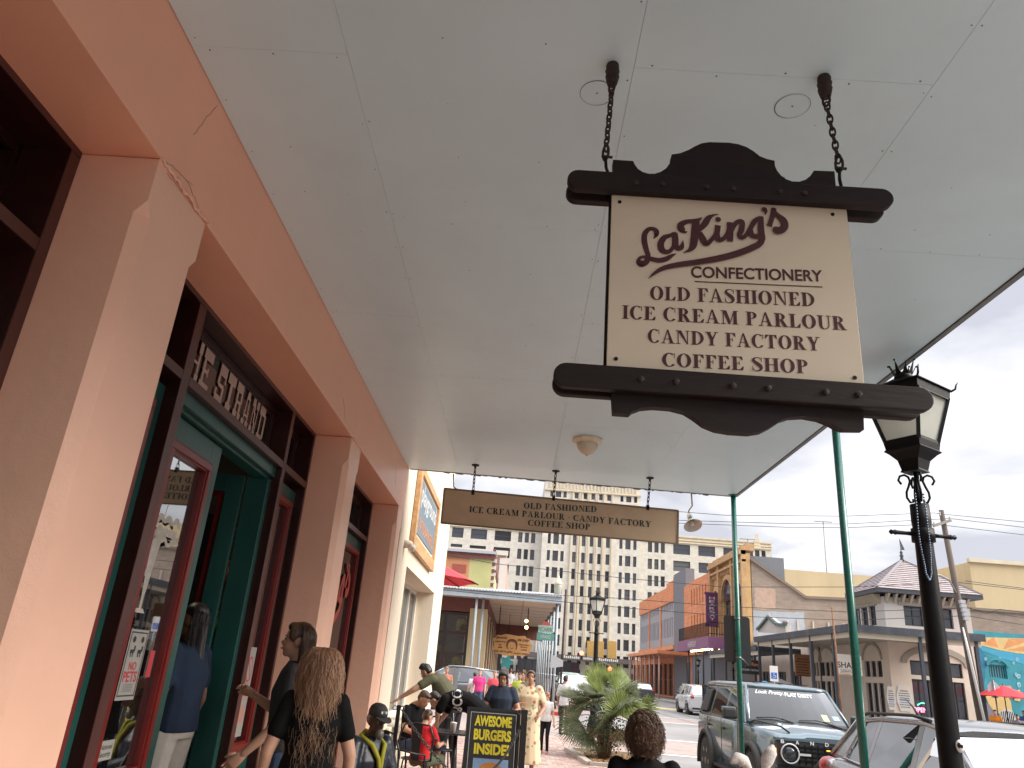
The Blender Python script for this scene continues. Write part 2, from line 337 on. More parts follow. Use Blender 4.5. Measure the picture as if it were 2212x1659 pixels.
slab('end_sidewalk', [(-80,140),(14,140),(14,150),(-80,150)], concrete, -.3, -.02)
sheet('brick_crosswalk', [(3.4,22),(15.4,22),(15.4,26.7),(3.4,26.7)], brick_cross, -.146)
sheet('brick_crossing_street', [(-12,24.6),(2.2,24.6),(2.2,36.4),(-12,36.4)], brick_cross, -.146)
for k, (ya, yb) in enumerate([(21.5,21.8),(26.9,27.2),(38.7,39.0),(44.1,44.4)]):
    sheet('crosswalk_line', [(3.5,ya),(15.2,ya),(15.2,yb),(3.5,yb)], white_line, -.142)
sheet('brick_crosswalk_far', [(3.5,39.1),(15.2,39.1),(15.2,44),(3.5,44)], brick_cross, -.146)
steel = mat('rail_steel', (.2,.2,.2), .4, 1)
for x in (9.2, 10.7):
    MB().box(x-.03,x+.03,-8,140,-.148,-.141).build('tram_rail', steel, kind='structure')
sheet('yellow_marking', [(10.2,58),(12.6,58),(12.6,61.5),(10.2,61.5)], mat('yellow_paint', (.55,.45,.2), .7, var=.2), -.142)

# ================================================================ ice cream parlour building
def wallpaint(name, col, bump=.45):
    m = mat(name, col, .38, var=.03, scale=2.5, bump=bump, bscale=9, spec=.5)
    n = m.node_tree; p = n.nodes['Principled BSDF']; bp = [x for x in n.nodes if x.type == 'BUMP'][0]
    t = n.nodes.new('ShaderNodeTexCoord'); z = n.nodes.new('ShaderNodeTexNoise'); z.inputs['Scale'].default_value = 130; z.inputs['Detail'].default_value = 3; n.links.new(t.outputs['Object'], z.inputs[0])
    b2 = n.nodes.new('ShaderNodeBump'); b2.inputs['Strength'].default_value = .22; b2.inputs['Distance'].default_value = .003; n.links.new(z.outputs[0], b2.inputs['Height']); n.links.new(bp.outputs[0], b2.inputs['Normal']); n.links.new(b2.outputs[0], p.inputs['Normal'])
    return m
pink = wallpaint('salmon_paint', (.92,.48,.325), .30); pinkrough = wallpaint('salmon_plaster', (.90,.55,.41), .45)
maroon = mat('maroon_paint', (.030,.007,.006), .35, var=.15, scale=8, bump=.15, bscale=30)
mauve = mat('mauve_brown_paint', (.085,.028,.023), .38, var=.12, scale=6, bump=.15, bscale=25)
teal = mat('teal_paint', (.016,.082,.073), .33, var=.14, scale=5, bump=.25, bscale=18, stretch=(1,1,.3))
redm = mat('red_moulding_paint', (.17,.013,.010), .3, var=.12, scale=8)
glass = glassmat('shop_glass', alpha=.30, spec=.72)
glassC = glassmat('window_glass', alpha=.35, spec=.70, base=(.05,.045,.04))
B = thing('ice_cream_parlour', 'salmon pink shopfront with maroon and teal doors under the porch canopy', 'building', (-1.7, 6, 0))
XW, XF = -1.7, -2.05
mb = MB(); mb.prism([(XW,-5,3.58),(XW,10.42,3.58),(XW,10.42,4.26),(XW,-5,4.26)], (-.9,0,0)); mb.build('lintel_beam', pink, B)
MB().box(-9,XW-.02,10.2,10.40,0,4.26).build('end_wall', pink, B)
MB().box(-9,XW,-5,10.42,4.5,9.0).build('upper_wall', pink, B)
def pilaster(y0, y1):
    c = .05; z1, z2, zt = 3.30, 3.36, 3.575
    def rg(z, k): return [(-2.35,y0,z),(XW-k,y0,z),(XW,y0+k,z),(XW,y1-k,z),(XW-k,y1,z),(-2.35,y1,z)]
    nb = 12; rings = [rg(z1*i/nb, c) for i in range(nb+1)] + [rg(z2, .003), rg(zt, .003)]
    MB().loft(rings, True, True, False).build('pilaster', pinkrough, B)
for y0, y1 in ((-1.4,-.9),(2.68,3.19),(6.85,7.30),(10.0,10.40)): pilaster(y0, y1)
# the rough ridge and cracks where pilaster and beam meet
rb = random.Random(3)
for y0, y1 in ((2.68,3.19),(6.85,7.30)):
    mb = MB(); pts = []; n = 26
    for i in range(n+1):
        y = y0+(y1-y0)*i/n; pts.append((XW+.003+rb.random()*.006, y, 3.578+rb.uniform(-.008,.012)))
    mb.tube(pts, [rb.uniform(.005,.011) for _ in pts], 6); mb.build('plaster_ridge', pinkrough, B)
mb = MB()
for (y0, z0, y1, z1) in ((2.72,3.6,2.98,3.66),(2.9,3.64,3.12,3.60),(3.0,4.17,2.87,3.86),(6.5,3.62,6.3,3.78),(9.5,3.75,9.42,3.95),(2.75,3.56,3.1,3.57)):
    pts = [(XW+.0012, y0+(y1-y0)*i/9+rb.uniform(-.006,.006), z0+(z1-z0)*i/9+rb.uniform(-.008,.008)) for i in range(10)]
    mb.tube(pts, .0008, 4)
mb.build('crack', maroon, B)
# ---- openings: frames
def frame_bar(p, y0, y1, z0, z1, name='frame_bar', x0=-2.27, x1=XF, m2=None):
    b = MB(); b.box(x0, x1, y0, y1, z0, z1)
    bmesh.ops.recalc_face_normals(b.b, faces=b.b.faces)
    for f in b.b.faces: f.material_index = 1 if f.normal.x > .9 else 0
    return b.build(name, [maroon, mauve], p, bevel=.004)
def mould(p, y0, y1, z0, z1, x=-2.15, t=.055, m=None, name='glass_moulding'):
    m = m or redm; b = MB()
    for (a, b_, c, d) in ((y0,y1,z1-t,z1),(y0,y1,z0,z0+t),(y0,y0+t,z0+t,z1-t),(y1-t,y1,z0+t,z1-t)):
        b.box(x-.03, x+.025, a, b_, c, d); b.box(x-.03, x+.012, a-.012 if b_-a < .1 else a, b_+.012 if b_-a < .1 else b_, c-.012 if d-c < .1 else c, d+.012 if d-c < .1 else d)
    return b.build(name, m, p, bevel=.006)
def pane(p, y0, y1, z0, z1, x=-2.17, g=None, name='glass_pane'):
    return MB().box(x-.004, x, y0, y1, z0, z1).build(name, g or glass, p)
fr = MB().box(-2.32,-2.30,3.19,6.85,3.5,3.58).build('door_surround', maroon, B)
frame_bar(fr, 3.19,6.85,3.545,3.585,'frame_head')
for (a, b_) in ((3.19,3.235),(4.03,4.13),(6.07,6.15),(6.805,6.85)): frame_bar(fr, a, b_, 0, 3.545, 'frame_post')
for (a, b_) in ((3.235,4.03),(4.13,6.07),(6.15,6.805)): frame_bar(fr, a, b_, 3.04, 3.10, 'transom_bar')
tr = MB().box(-2.26,-2.24,4.13,6.07,3.10,3.14).build('strand_transom', maroon, B)
mould(tr, 4.13,6.07,3.10,3.545,-2.215,.05,maroon,'transom_moulding')
pane(tr, 4.16,6.04,3.13,3.52,-2.225, glassmat('transom_glass', alpha=.45, spec=.6, base=(.05,.045,.04)))
for (a, b_) in ((3.235,4.03),(6.15,6.805)):
    t2 = MB().box(-2.26,-2.24,a,b_,3.10,3.14).build('side_transom', maroon, B)
    mould(t2, a, b_, 3.10, 3.545, -2.22, .05, maroon, 'transom_moulding'); pane(t2, a+.03, b_-.03, 3.13, 3.52, -2.235)
# THE STRAND in heavy-footed western letters, seen on the glass
def western(s):
    K = {'T':[(0,1,1,.72,1),(.36,0,.64,.8),(.2,0,.8,.3)],'H':[(0,0,.34,.28),(.66,0,1,.28),(0,.72,.34,1),(.66,.72,1,1),(.1,0,.24,1),(.76,0,.9,1),(.2,.47,.8,.53)],
     'E':[(0,0,1,.26),(0,.74,1,1),(.12,0,.32,1),(.3,.46,.7,.54),(.62,.4,.72,.6)],'S':[(0,0,.9,.28),(.1,.72,1,1),(.1,.5,.3,.8),(.7,.2,.9,.5),(.2,.46,.8,.54),(0,.28,.14,.4),(.86,.6,1,.72)],
     'R':[(0,0,.5,.3),(.62,0,1,.3),(0,.74,.85,1),(.14,0,.34,1),(.72,.52,.9,.9),(.3,.48,.8,.55),(.66,.0,.84,.5)],'A':[(0,0,.42,.27),(.58,0,1,.27),(.32,.78,.68,1),(.2,.2,.3,.5),(.28,.45,.38,.85),(.66,.45,.76,.85),(.72,.2,.84,.5),(.3,.36,.72,.42)],
     'N':[(0,0,.36,.28),(0,.76,.4,1),(.64,.76,1,1),(.12,0,.22,1),(.78,0,.88,1),(.6,0,.9,.2),(.3,.6,.45,.85),(.42,.38,.58,.64),(.54,.16,.7,.42)],'D':[(0,0,.85,.26),(0,.74,.85,1),(.12,0,.3,1),(.76,.2,1,.8)]}
    x = 0; o = []
    for c in s:
        if c == ' ': x += .45; continue
        for q in K[c]:
            q = q if len(q) == 4 else (q[0], q[3], q[1], 1)
            o += rect(x+q[0]*.78, q[1], x+q[2]*.78, q[3])
        x += .95
    return o, x
po, wd = western('THE STRAND')
letm = mat('faded_pink_lettering', (.60,.44,.38), .6, var=.1)
_x = 0
for c_ in 'THE STRAND':
    if c_ == ' ': _x += .45; continue
    q_, _ = western(c_); flat('strand_letter', [[(( p_[0]+_x)*1.72/wd, p_[1]*.33) for p_ in k_] for k_ in q_], lambda u, v, h: Vector((-2.214+h, 4.22+u, 3.165+v)), letm, tr, kind='stuff'); _x += .95
# door head and jambs, teal
dj = MB(); dj.box(-2.26,-2.10,4.13,6.07,2.955,3.04); dj.box(-2.26,-2.14,4.13,6.07,2.93,2.955); dj.box(-2.30,-2.12,6.0,6.07,0,2.93); dj.box(-2.28,-2.16,4.13,4.165,0,2.93)
dj.build('door_frame', teal, B, bevel=.006)
def leaf(name, y0, y1, zt, st, x=-2.18, parent=None, molt=.05, g=None, bot=.85):
    parent = parent or B; b = MB()
    b.box(x-.045,x,y0,y0+st,.03,zt); b.box(x-.045,x,y1-st,y1,.03,zt); b.box(x-.045,x,y0+st,y1-st,zt-st-.01,zt); b.box(x-.045,x,y0+st,y1-st,.03,bot)
    b.box(x-.035,x-.012,y0+st,y1-st,.9,bot)
    o = b.build(name, teal, parent, bevel=.003)
    mould(o, y0+st-.01, y1-st+.01, bot, zt-st, x+.005, molt); pane(o, y0+st, y1-st, bot, zt-st, x-.02, g); return o
d1 = leaf('door', 4.17, 5.11, 2.92, .16, g=glassmat('door_glass', alpha=.25, spec=.86, base=(.03,.03,.03)))
# right leaf stands open into the shop, at a right angle
o = leaf('door', 0, .93, 2.92, .13); 
o.matrix_parent_inverse = Matrix()
o.parent = B; _m = Matrix.Translation((-2.30, 5.97, 0)) @ Matrix.Rotation(R(96), 4, 'Z') @ Matrix.Translation((2.18, 0, 0))
o.matrix_parent_inverse = Wm[B.name].inverted() @ _m
for ch in o.children: ch.matrix_parent_inverse = Matrix()
MB().ball((-2.40,5.86,1.02),.03).build('door_knob', mat('brass', (.5,.35,.12), .3, 1), B)
leaf('side_light', 6.15, 6.805, 2.99, .12, -2.13)
leaf('side_light', 3.235, 4.03, 2.99, .12, -2.13)
# ---- window C and opening A
wc = MB().box(-2.32,-2.30,7.3,10.0,3.5,3.58).build('window_surround', maroon, B)
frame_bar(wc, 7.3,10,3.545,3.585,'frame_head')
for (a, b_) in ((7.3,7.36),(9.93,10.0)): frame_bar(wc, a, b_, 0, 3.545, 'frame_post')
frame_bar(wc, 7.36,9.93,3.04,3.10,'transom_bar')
t3 = MB().box(-2.26,-2.24,7.36,9.93,3.10,3.14).build('window_transom', maroon, B)
mould(t3, 7.36,9.93,3.1,3.545,-2.20,.05,maroon,'transom_moulding'); pane(t3, 7.4,9.9,3.13,3.52,-2.22,glassC)
wl = leaf('shop_window', 7.36, 9.93, 3.03, .14, -2.12, g=glassC, bot=.75)
wa = MB().box(-2.32,-2.30,-.9,2.68,3.5,3.58).build('window_surround', maroon, B)
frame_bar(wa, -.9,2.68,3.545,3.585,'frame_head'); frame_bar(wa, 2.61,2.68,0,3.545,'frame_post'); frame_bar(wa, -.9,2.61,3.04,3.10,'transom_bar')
b = MB(); b.box(-2.45,-2.27,2.58,2.61,0,3.54); b.box(-2.45,-2.27,-.9,2.58,3.50,3.545); b.box(-2.45,-2.27,-.9,2.58,3.0,3.04); b.box(-2.45,-2.27,-.9,2.58,3.10,3.13); b.build('deep_reveal', maroon, B)
t4 = MB().box(-2.46,-2.44,-.9,2.6,3.12,3.14).build('window_transom', maroon, B)
mould(t4, -.9,2.58,3.12,3.51,-2.42,.045,maroon,'transom_moulding'); pane(t4, -.9,2.55,3.14,3.5,-2.43,glassC)
MB().box(-2.36,-2.30,-.9,2.575,0,2.995).build('blind_panel', teal, B)
# shop interior
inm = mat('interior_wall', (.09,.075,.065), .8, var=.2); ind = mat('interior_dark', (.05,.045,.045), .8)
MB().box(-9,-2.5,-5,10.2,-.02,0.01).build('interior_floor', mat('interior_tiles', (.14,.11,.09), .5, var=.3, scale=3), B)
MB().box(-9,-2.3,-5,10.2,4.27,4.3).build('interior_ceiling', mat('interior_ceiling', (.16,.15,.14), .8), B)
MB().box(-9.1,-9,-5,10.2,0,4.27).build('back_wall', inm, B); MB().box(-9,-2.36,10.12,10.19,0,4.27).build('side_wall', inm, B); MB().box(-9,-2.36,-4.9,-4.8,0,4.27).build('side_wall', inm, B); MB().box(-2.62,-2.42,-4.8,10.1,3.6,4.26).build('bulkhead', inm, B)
b = MB()
for k in range(5): b.box(-8.9,-8.5,-3+k*2.6,-1+k*2.6,.1,2.2)
b.box(-5.2,-4.6,5.2,10,0,1.1); b.build('display_counter', mat('counter_wood', (.12,.06,.035), .4, var=.3), B)
pl = MB(); pl.lathe((-3.3,5.98,3.42),[(.0,0),(.12,0),(.15,.02),(.12,.07),(.02,.12),(.01,.8)],16); pl.build('pendant_lamp', mat('lamp_glow', (.9,.85,.7), .4, emit=(1,.88,.65), es=9), B)
# things hung inside the side light: sweets in bags on a display rack
rk = MB()
for k in range(6): rk.box(-2.62,-2.60,6.25,6.85,.7+k*.38,.72+k*.38)
rk.build('display_rack', mat('rack_wire', (.2,.2,.2), .4, .8), B)
cols = [(.6,.5,.12),(.55,.12,.1),(.62,.6,.55),(.25,.4,.2),(.6,.3,.1)]
for k in range(12):
    y = 6.25+(k%3)*.19; z = .8+(k//3)*.42; q = MB(); c = cols[k%5]
    q.loft([[(-2.56+dx*s_, y+dy*s_, z+h) for dx, dy in ((-.05,-.06),(.05,-.06),(.05,.06),(-.05,.06))] for s_, h in ((.7,0),(1,.06),(1,.16),(.35,.22),(.6,.25))], True, True, True)
    q.build('sweet_bag', mat('bag_%d'%(k%5), c, .25, var=.4, scale=30), B)
# notices on the door glass
pw = mat('paper_white', (.34,.33,.31), .7, var=.05); pr = mat('print_red', (.5,.05,.06), .6); pk = mat('print_black', (.03,.03,.03), .6)
def dn(u, v, h): return Vector((-2.178+h, 4.40+u, 1.45+v))
st = MB().box(-2.181,-2.179,4.44,4.66,1.28,1.66).build('door_notice', pw, d1)
flat('notice_frame', rect(.05,-.15,.25,-.143)+rect(.05,.19,.25,.197)+rect(.05,-.15,.057,.197)+rect(.243,-.15,.25,.197), lambda u,v,h: dn(u,v,h+.0005), pk, st)
text('notice_word', 'NO', lambda u,v,h: dn(u,v,h+.0006), pr, st, width=.09, cx=.15, y0=-.01, off=.02)
text('notice_word', 'PETS', lambda u,v,h: dn(u,v,h+.0006), pr, st, width=.16, cx=.15, y0=-.075, off=.02)
o_ = []
for k in range(5): o_ += rect(.09+.01*(k%2),-.125+k*.009,.21,-.121+k*.009)
flat('notice_small_print', o_, lambda u,v,h: dn(u,v,h+.0006), mat('print_grey', (.2,.2,.2), .6), st)
flat('notice_animals', disc(.10,.155,.018)+disc(.2,.155,.018)+rect(.08,.08,.125,.1)+rect(.085,.06,.095,.09)+rect(.11,.06,.12,.09)+rect(.118,.09,.135,.12)+rect(.17,.08,.215,.1)+rect(.175,.06,.185,.09)+rect(.2,.06,.21,.09)+rect(.208,.09,.225,.12), lambda u,v,h: dn(u,v,h+.0006), pk, st)
so_ = MB().box(-2.181,-2.179,4.74,4.80,1.40,1.55).build('round_sticker', pr, d1)
s2 = MB().box(-2.181,-2.179,4.40,4.56,.98,1.08).build('alarm_sticker', pw, d1)
text('sticker_word', 'National', lambda u,v,h: Vector((-2.1784+h,4.48+u,1.035+v)), pk, s2, width=.12, off=.01)
text('sticker_word', 'Security', lambda u,v,h: Vector((-2.1784+h,4.48+u,.99+v)), pk, s2, width=.12, off=.01)
# etched ice cream soda on the door glass
et = mat('etched_white', (.45,.42,.38), .6, var=.2, scale=20)
q = [[(.02,.0),(.16,.0),(.13,.025),(.05,.025)],[(.075,.02),(.105,.02),(.105,.08),(.075,.08)],[(.075,.08),(.105,.08),(.15,.42),(.03,.42)]]+disc(.06,.43,.045)+disc(.12,.44,.045)+disc(.09,.47,.04)+stroke([(.1,.47,.01),(.115,.56,.01),(.13,.64,.01)])
flat('etched_soda', q, lambda u,v,h: Vector((-2.1785+h,4.38+u,1.75+v)), et, d1)
q = stroke([(.0,.05,.02),(.06,.02,.035),(.14,.05,.03),(.2,.0,.03),(.28,.04,.035),(.33,.03,.01)])+stroke([(.02,.14,.02),(.05,.2,.05),(.1,.17,.03),(.15,.2,.06),(.2,.17,.03),(.25,.21,.05),(.3,.15,.02)])+rect(.02,.06,.32,.085)+rect(.05,.085,.28,.12)
flat('etched_logo', q, lambda u,v,h: Vector((-2.1785+h,4.40+u*1.1,2.16+v*.75)), et, d1)
pp = MB().box(-2.141,-2.139,6.38,6.56,.95,1.62).build('no_dogs_notice', pw, B)
flat('notice_ring', ring(.09,.48,.065,.1,.012,.016)+stroke([(.04,.56,.012),(.14,.4,.012)]), lambda u,v,h: Vector((-2.1385+h,6.38+u,.97+v)), pr, pp)
flat('notice_block', rect(.03,.08,.15,.2)+rect(.05,.25,.13,.28), lambda u,v,h: Vector((-2.1385+h,6.38+u,.97+v)), mat('print_pink', (.5,.25,.2), .6), pp)

# ================================================================ canopy
cpaint = mat('ceiling_paint', (.67,.88,.96), .36, var=.035, scale=1.1, bump=.25, bscale=5, spec=.5, dirt=.16, dirtcol=(.45,.44,.41))
CAN = thing('porch_canopy', 'pale blue grey panelled porch canopy over the sidewalk on green posts', 'canopy', (.7, 5, 4.2))
def ye(x): return 10.40+(x+1.7)*.046                 # the far edge runs slightly skew
ZC = 4.2
segs = [(-1.697,-.96,[2.65,6.6-1.22,8.1]),(-.96,.36,[1.3,3.98,6.62,8.46]),(.36,1.71,[-.2,2.63,5.3,7.9]),(1.71,3.03,[1.3,3.99,6.66,9.2])]
g = .0009
for (xa, xb, cuts) in segs:
    ys = [-5]+[c for c in cuts if c > -5]+[99]
    for i in range(len(ys)-1):
        a, b_ = ys[i], ys[i+1]; dz = random.uniform(0,.0015)
        if b_ == 99: pts = [(xa+g,a+g),(xb-g,a+g),(xb-g,ye(xb)),(xa+g,ye(xa))]
        else: pts = [(xa+g,a+g),(xb-g,a+g),(xb-g,b_-g),(xa+g,b_-g)]
        m_ = MB(); m_.prism([(x,y,ZC-dz) for x,y in pts], (0,0,.012)); m_.build('ceiling_panel', cpaint, CAN)
deckm = mat('deck_edge', (.12,.12,.115), .6, var=.3)
b = MB(); b.prism([(-1.7,-5,ZC+.013),(3.04,-5,ZC+.013),(3.04,ye(3.04),ZC+.013),(-1.7,ye(-1.7),ZC+.013)], (0,0,.1)); b.build('roof_deck', deckm, CAN)
b = MB(); b.box(3.035,3.075,-5,ye(3.07),ZC-.012,ZC+.13); b.prism([(-1.68,ye(-1.7),ZC-.004),(3.07,ye(3.07),ZC-.004),(3.07,ye(3.07)+.05,ZC-.004),(-1.68,ye(-1.7)+.05,ZC-.004)], (0,0,.11)); b.build('edge_trim', mat('trim_grey', (.16,.165,.16), .5, var=.3, scale=9), CAN)
# ragged peeling along the far edge
rb = random.Random(5); b = MB(); x = -1.2
while x < 2.6:
    w_ = rb.uniform(.03,.16); d_ = rb.uniform(.003,.014); y = ye(x)+.051
    b.poly([(x,y,ZC-.002),(x+w_,y+.006,ZC-.002),(x+w_*.7,y+.003,ZC-d_-.004),(x+w_*.25,y+.003,ZC-d_*.7-.004)]); x += w_*rb.uniform(.9,1.6)
b.build('peeling_edge', deckm, CAN, recalc=False)
# screws and dimples along the joints
scm = mat('screw_head', (.10,.09,.08), .6); b = MB(); rb = random.Random(9)
def dot(x, y, r=.0045): b.lathe((x,y,ZC-.0025),[(r,0),(r*.7,-.0015)],6)
for X_ in (-.96,.36,1.71):
    y = -1.0
    while y < 10.2:
        for s_ in (-1,1):
            if rb.random() < .8: dot(X_+s_*.022+rb.uniform(-.004,.004), y+rb.uniform(-.02,.02), rb.uniform(.0025,.005))
        y += .41
for (xa, xb, cuts) in segs:
    for c in cuts:
        x = xa+.08
        while x < xb-.04:
            dot(x, c+rb.choice((-1,1))*.02, rb.uniform(.0025,.005)); x += .3
    for mid in (.35,.68):
        y = 1.7
        while y < 10:
            if rb.random() < .55: dot(xa+(xb-xa)*mid+rb.uniform(-.02,.02), y, rb.uniform(.002,.0045))
            y += .41
    y = 1.9
for y in [1.8+.4*k for k in range(21)]: dot(-1.66, y, .0035)
b.build('ceiling_screws', scm, CAN, kind='stuff')
# round cut-outs beside the sign rods
for (x, y) in ((.21,2.80),(1.14,2.81)):
    b = MB(); n = 40
    for k in range(n):
        a, c = 2*math.pi*k/n, 2*math.pi*(k+1)/n; t = .003+.0012*math.sin(a*1.3+x*9)
        p = lambda ang, rr: (x+rr*math.cos(ang), y+rr*math.sin(ang), ZC-.0028)
        b.poly([p(a,.082),p(c,.082),p(c,.082-t),p(a,.082-t)])
    b.build('round_cut', scm, CAN, recalc=False); b = MB(); b.poly([(x+.005*math.cos(k), y+.005*math.sin(k), ZC-.0028) for k in range(6)]); b.build('cover_screw', scm, CAN, recalc=False)
# green posts
pg = mat('post_green', (.007,.115,.085), .28, var=.1, scale=6, coat=.3)
for (x, y) in ((3.0,10.55),(3.0,6.95),(3.0,2.9),(3.0,-1.2)):
    b = MB(); b.tube([(x,y,0),(x,y,4.195)], .036, 20); b.lathe((x,y,0),[(.09,0),(.09,.012),(.05,.02),(.045,.06)],16); b.lathe((x,y,4.18),[(.04,0),(.07,.012),(.07,.018)],16); b.build('canopy_post', pg, CAN)
# ceiling light
LT = thing('ceiling_light', 'cream octagonal glass bowl light on the canopy ceiling', 'light', (.69,8.36,4.2))
MB().lathe((.69,8.36,4.2),[(.17,-.001),(.185,-.012),(.18,-.03),(.15,-.045),(.13,-.06)],8,rot=R(22.5)).build('light_base', mat('cream_plastic', (.75,.66,.50), .5), LT, bevel=.002)
MB().lathe((.69,8.36,4.2),[(.125,-.05),(.122,-.09),(.105,-.13),(.075,-.165),(.035,-.185),(.018,-.19)],24).build('glass_bowl', mat('cream_glass', (.68,.60,.46), .35), LT, smooth=True)
MB().lathe((.69,8.36,4.2),[(.012,-.185),(.02,-.192),(.016,-.205),(.004,-.21)],12).build('finial', mat('cream_plastic', (.75,.66,.50), .5), LT, smooth=True)
# ================================================================ hanging main sign
SY = 2.62
dark = mat('sign_brown_wood', (.013,.0065,.006), .6, var=.28, scale=5, bump=.3, bscale=22, stretch=(.4,1,2), dirt=.15, dirtcol=(.03,.02,.018), spec=.3)
cream = mat('sign_cream', (.64,.56,.44), .38, var=.03, scale=3)
burg = mat('sign_burgundy', (.060,.006,.012), .45, var=.06)
rust = mat('rusty_iron', (.035,.020,.015), .75, var=.5, scale=60, bump=.6, bscale=90)
iron = mat('black_iron', (.006,.006,.0065), .5, var=.2, scale=20, bump=.1, spec=.22)
SG = thing('hanging_shop_sign', 'large cream sign lettered in burgundy hung on rusty chains between dark brown carved boards', 'sign', (.76, SY, 3.1))
MB().box(.275,1.245,SY-.022,SY+.022,2.66,3.53).build('sign_panel', cream, SG, bevel=.002)
MB().prism([(.268,SY,2.66),(.268,SY,3.5),(1.252,SY,3.5),(1.252,SY,2.66)], (0,.03,0)).build('panel_edge', iron, SG)
def board(x0, x1, z0, z1, y0, y1):
    n = 10; r = (z1-z0)/2; zc = (z0+z1)/2; pts = []
    for k in range(n+1): a = math.pi/2+math.pi*k/n; pts.append((x0+r+r*math.cos(a), y0, zc+r*math.sin(a)))
    for k in range(n+1): a = -math.pi/2+math.pi*k/n; pts.append((x1-r+r*math.cos(a), y0, zc+r*math.sin(a)))
    return MB().prism(pts, (0,y1-y0,0))
for (x0,x1,z0,z1) in ((.085,1.425,3.475,3.565),(.075,1.475,2.595,2.69)):
    for (ya, yb) in ((SY-.062,SY-.024),(SY+.024,SY+.062)):
        board(x0,x1,z0,z1,ya,yb).build('cross_board', dark, SG, bevel=.005)
# carved crest and apron, traced as profiles then cut from 40 mm boards
def arc(cx, cz, rx, rz, a0, a1, n=12): return [(cx+rx*math.cos(R(a0+(a1-a0)*k/n)), cz+rz*math.sin(R(a0+(a1-a0)*k/n))) for k in range(n+1)]
crest = [(.285,3.50),(.285,3.635),(.365,3.635)]+arc(.445,3.635,.078,.062,180,360,14)[1:]+[(.527,3.668)]+[(.56,3.675),(.60,3.695),(.64,3.730),(.67,3.757),(.71,3.768),(.79,3.768),(.84,3.758),(.88,3.733),(.92,3.695),(.955,3.67),(.985,3.658)]+arc(1.063,3.632,.078,.07,180,345,14)+[(1.145,3.648),(1.215,3.648),(1.225,3.50)]
PXY = lambda pts: [(p.x, SY-.02, p.z) for p in (at(1188+.5208*x, 108+.5208*y, SY-.02) for x, y in pts)]
cpts = PXY([(262,455),(345,460),(352,475),(365,493),(385,506),(410,513),(435,513),(460,505),(482,490),(497,470),(503,450),(505,433),(540,428),(575,414),(600,400),(628,387),(660,382),(740,384),(780,390),(815,402),(845,420),(870,440),(900,452),(932,459),(933,480),(942,500),(958,520),(980,536),(1005,545),(1035,546),(1060,538),(1080,522),(1095,500),(1180,503),(1188,590),(262,560)])
MB().prism(cpts, (0,.04,0)).build('carved_crest', dark, SG)
ap = [(.292,2.61),(.285,2.545),(.30,2.53),(.36,2.53)]+[(.375,2.545),(.41,2.558),(.46,2.562),(.51,2.555),(.56,2.535),(.60,2.508),(.64,2.485),(.70,2.470),(.76,2.464),(.84,2.468),(.90,2.485),(.94,2.512),(.97,2.535),(1.01,2.55),(1.07,2.552),(1.12,2.54),(1.15,2.52),(1.175,2.508),(1.265,2.508),(1.27,2.52),(1.262,2.61)]
MB().prism(PXY([(255,1400),(262,1505),(330,1510),(345,1497),(380,1484),(430,1480),(500,1485),(560,1500),(600,1525),(640,1555),(690,1575),(750,1585),(830,1590),(880,1582),(920,1562),(960,1535),(1000,1522),(1060,1519),(1120,1530),(1165,1548),(1195,1565),(1220,1574),(1303,1575),(1300,1470)]), (0,.04,0)).build('carved_apron', dark, SG)
for x in (.37,.48,.66,.77,.96,1.06,): MB().lathe((x,SY-.062,3.516),[(.011,0),(.011,-.006),(.004,-.009)],6,'Y').build('bolt', rust, SG)
for x in (.40,.53,.74,.87,1.08,1.20): MB().lathe((x,SY-.062,2.642),[(.013,0),(.013,-.006),(.005,-.010)],6,'Y').build('bolt', rust, SG)
for (x,z) in ((.308,3.445),(1.185,3.47-.02),(.31,2.735),(1.21,2.725)): MB().lathe((x,SY-.022,z),[(.008,0),(.008,-.003)],10,'Y').build('panel_screw', iron, SG)
sf = lambda u, v, h: Vector((u, SY-.0235-h, v))
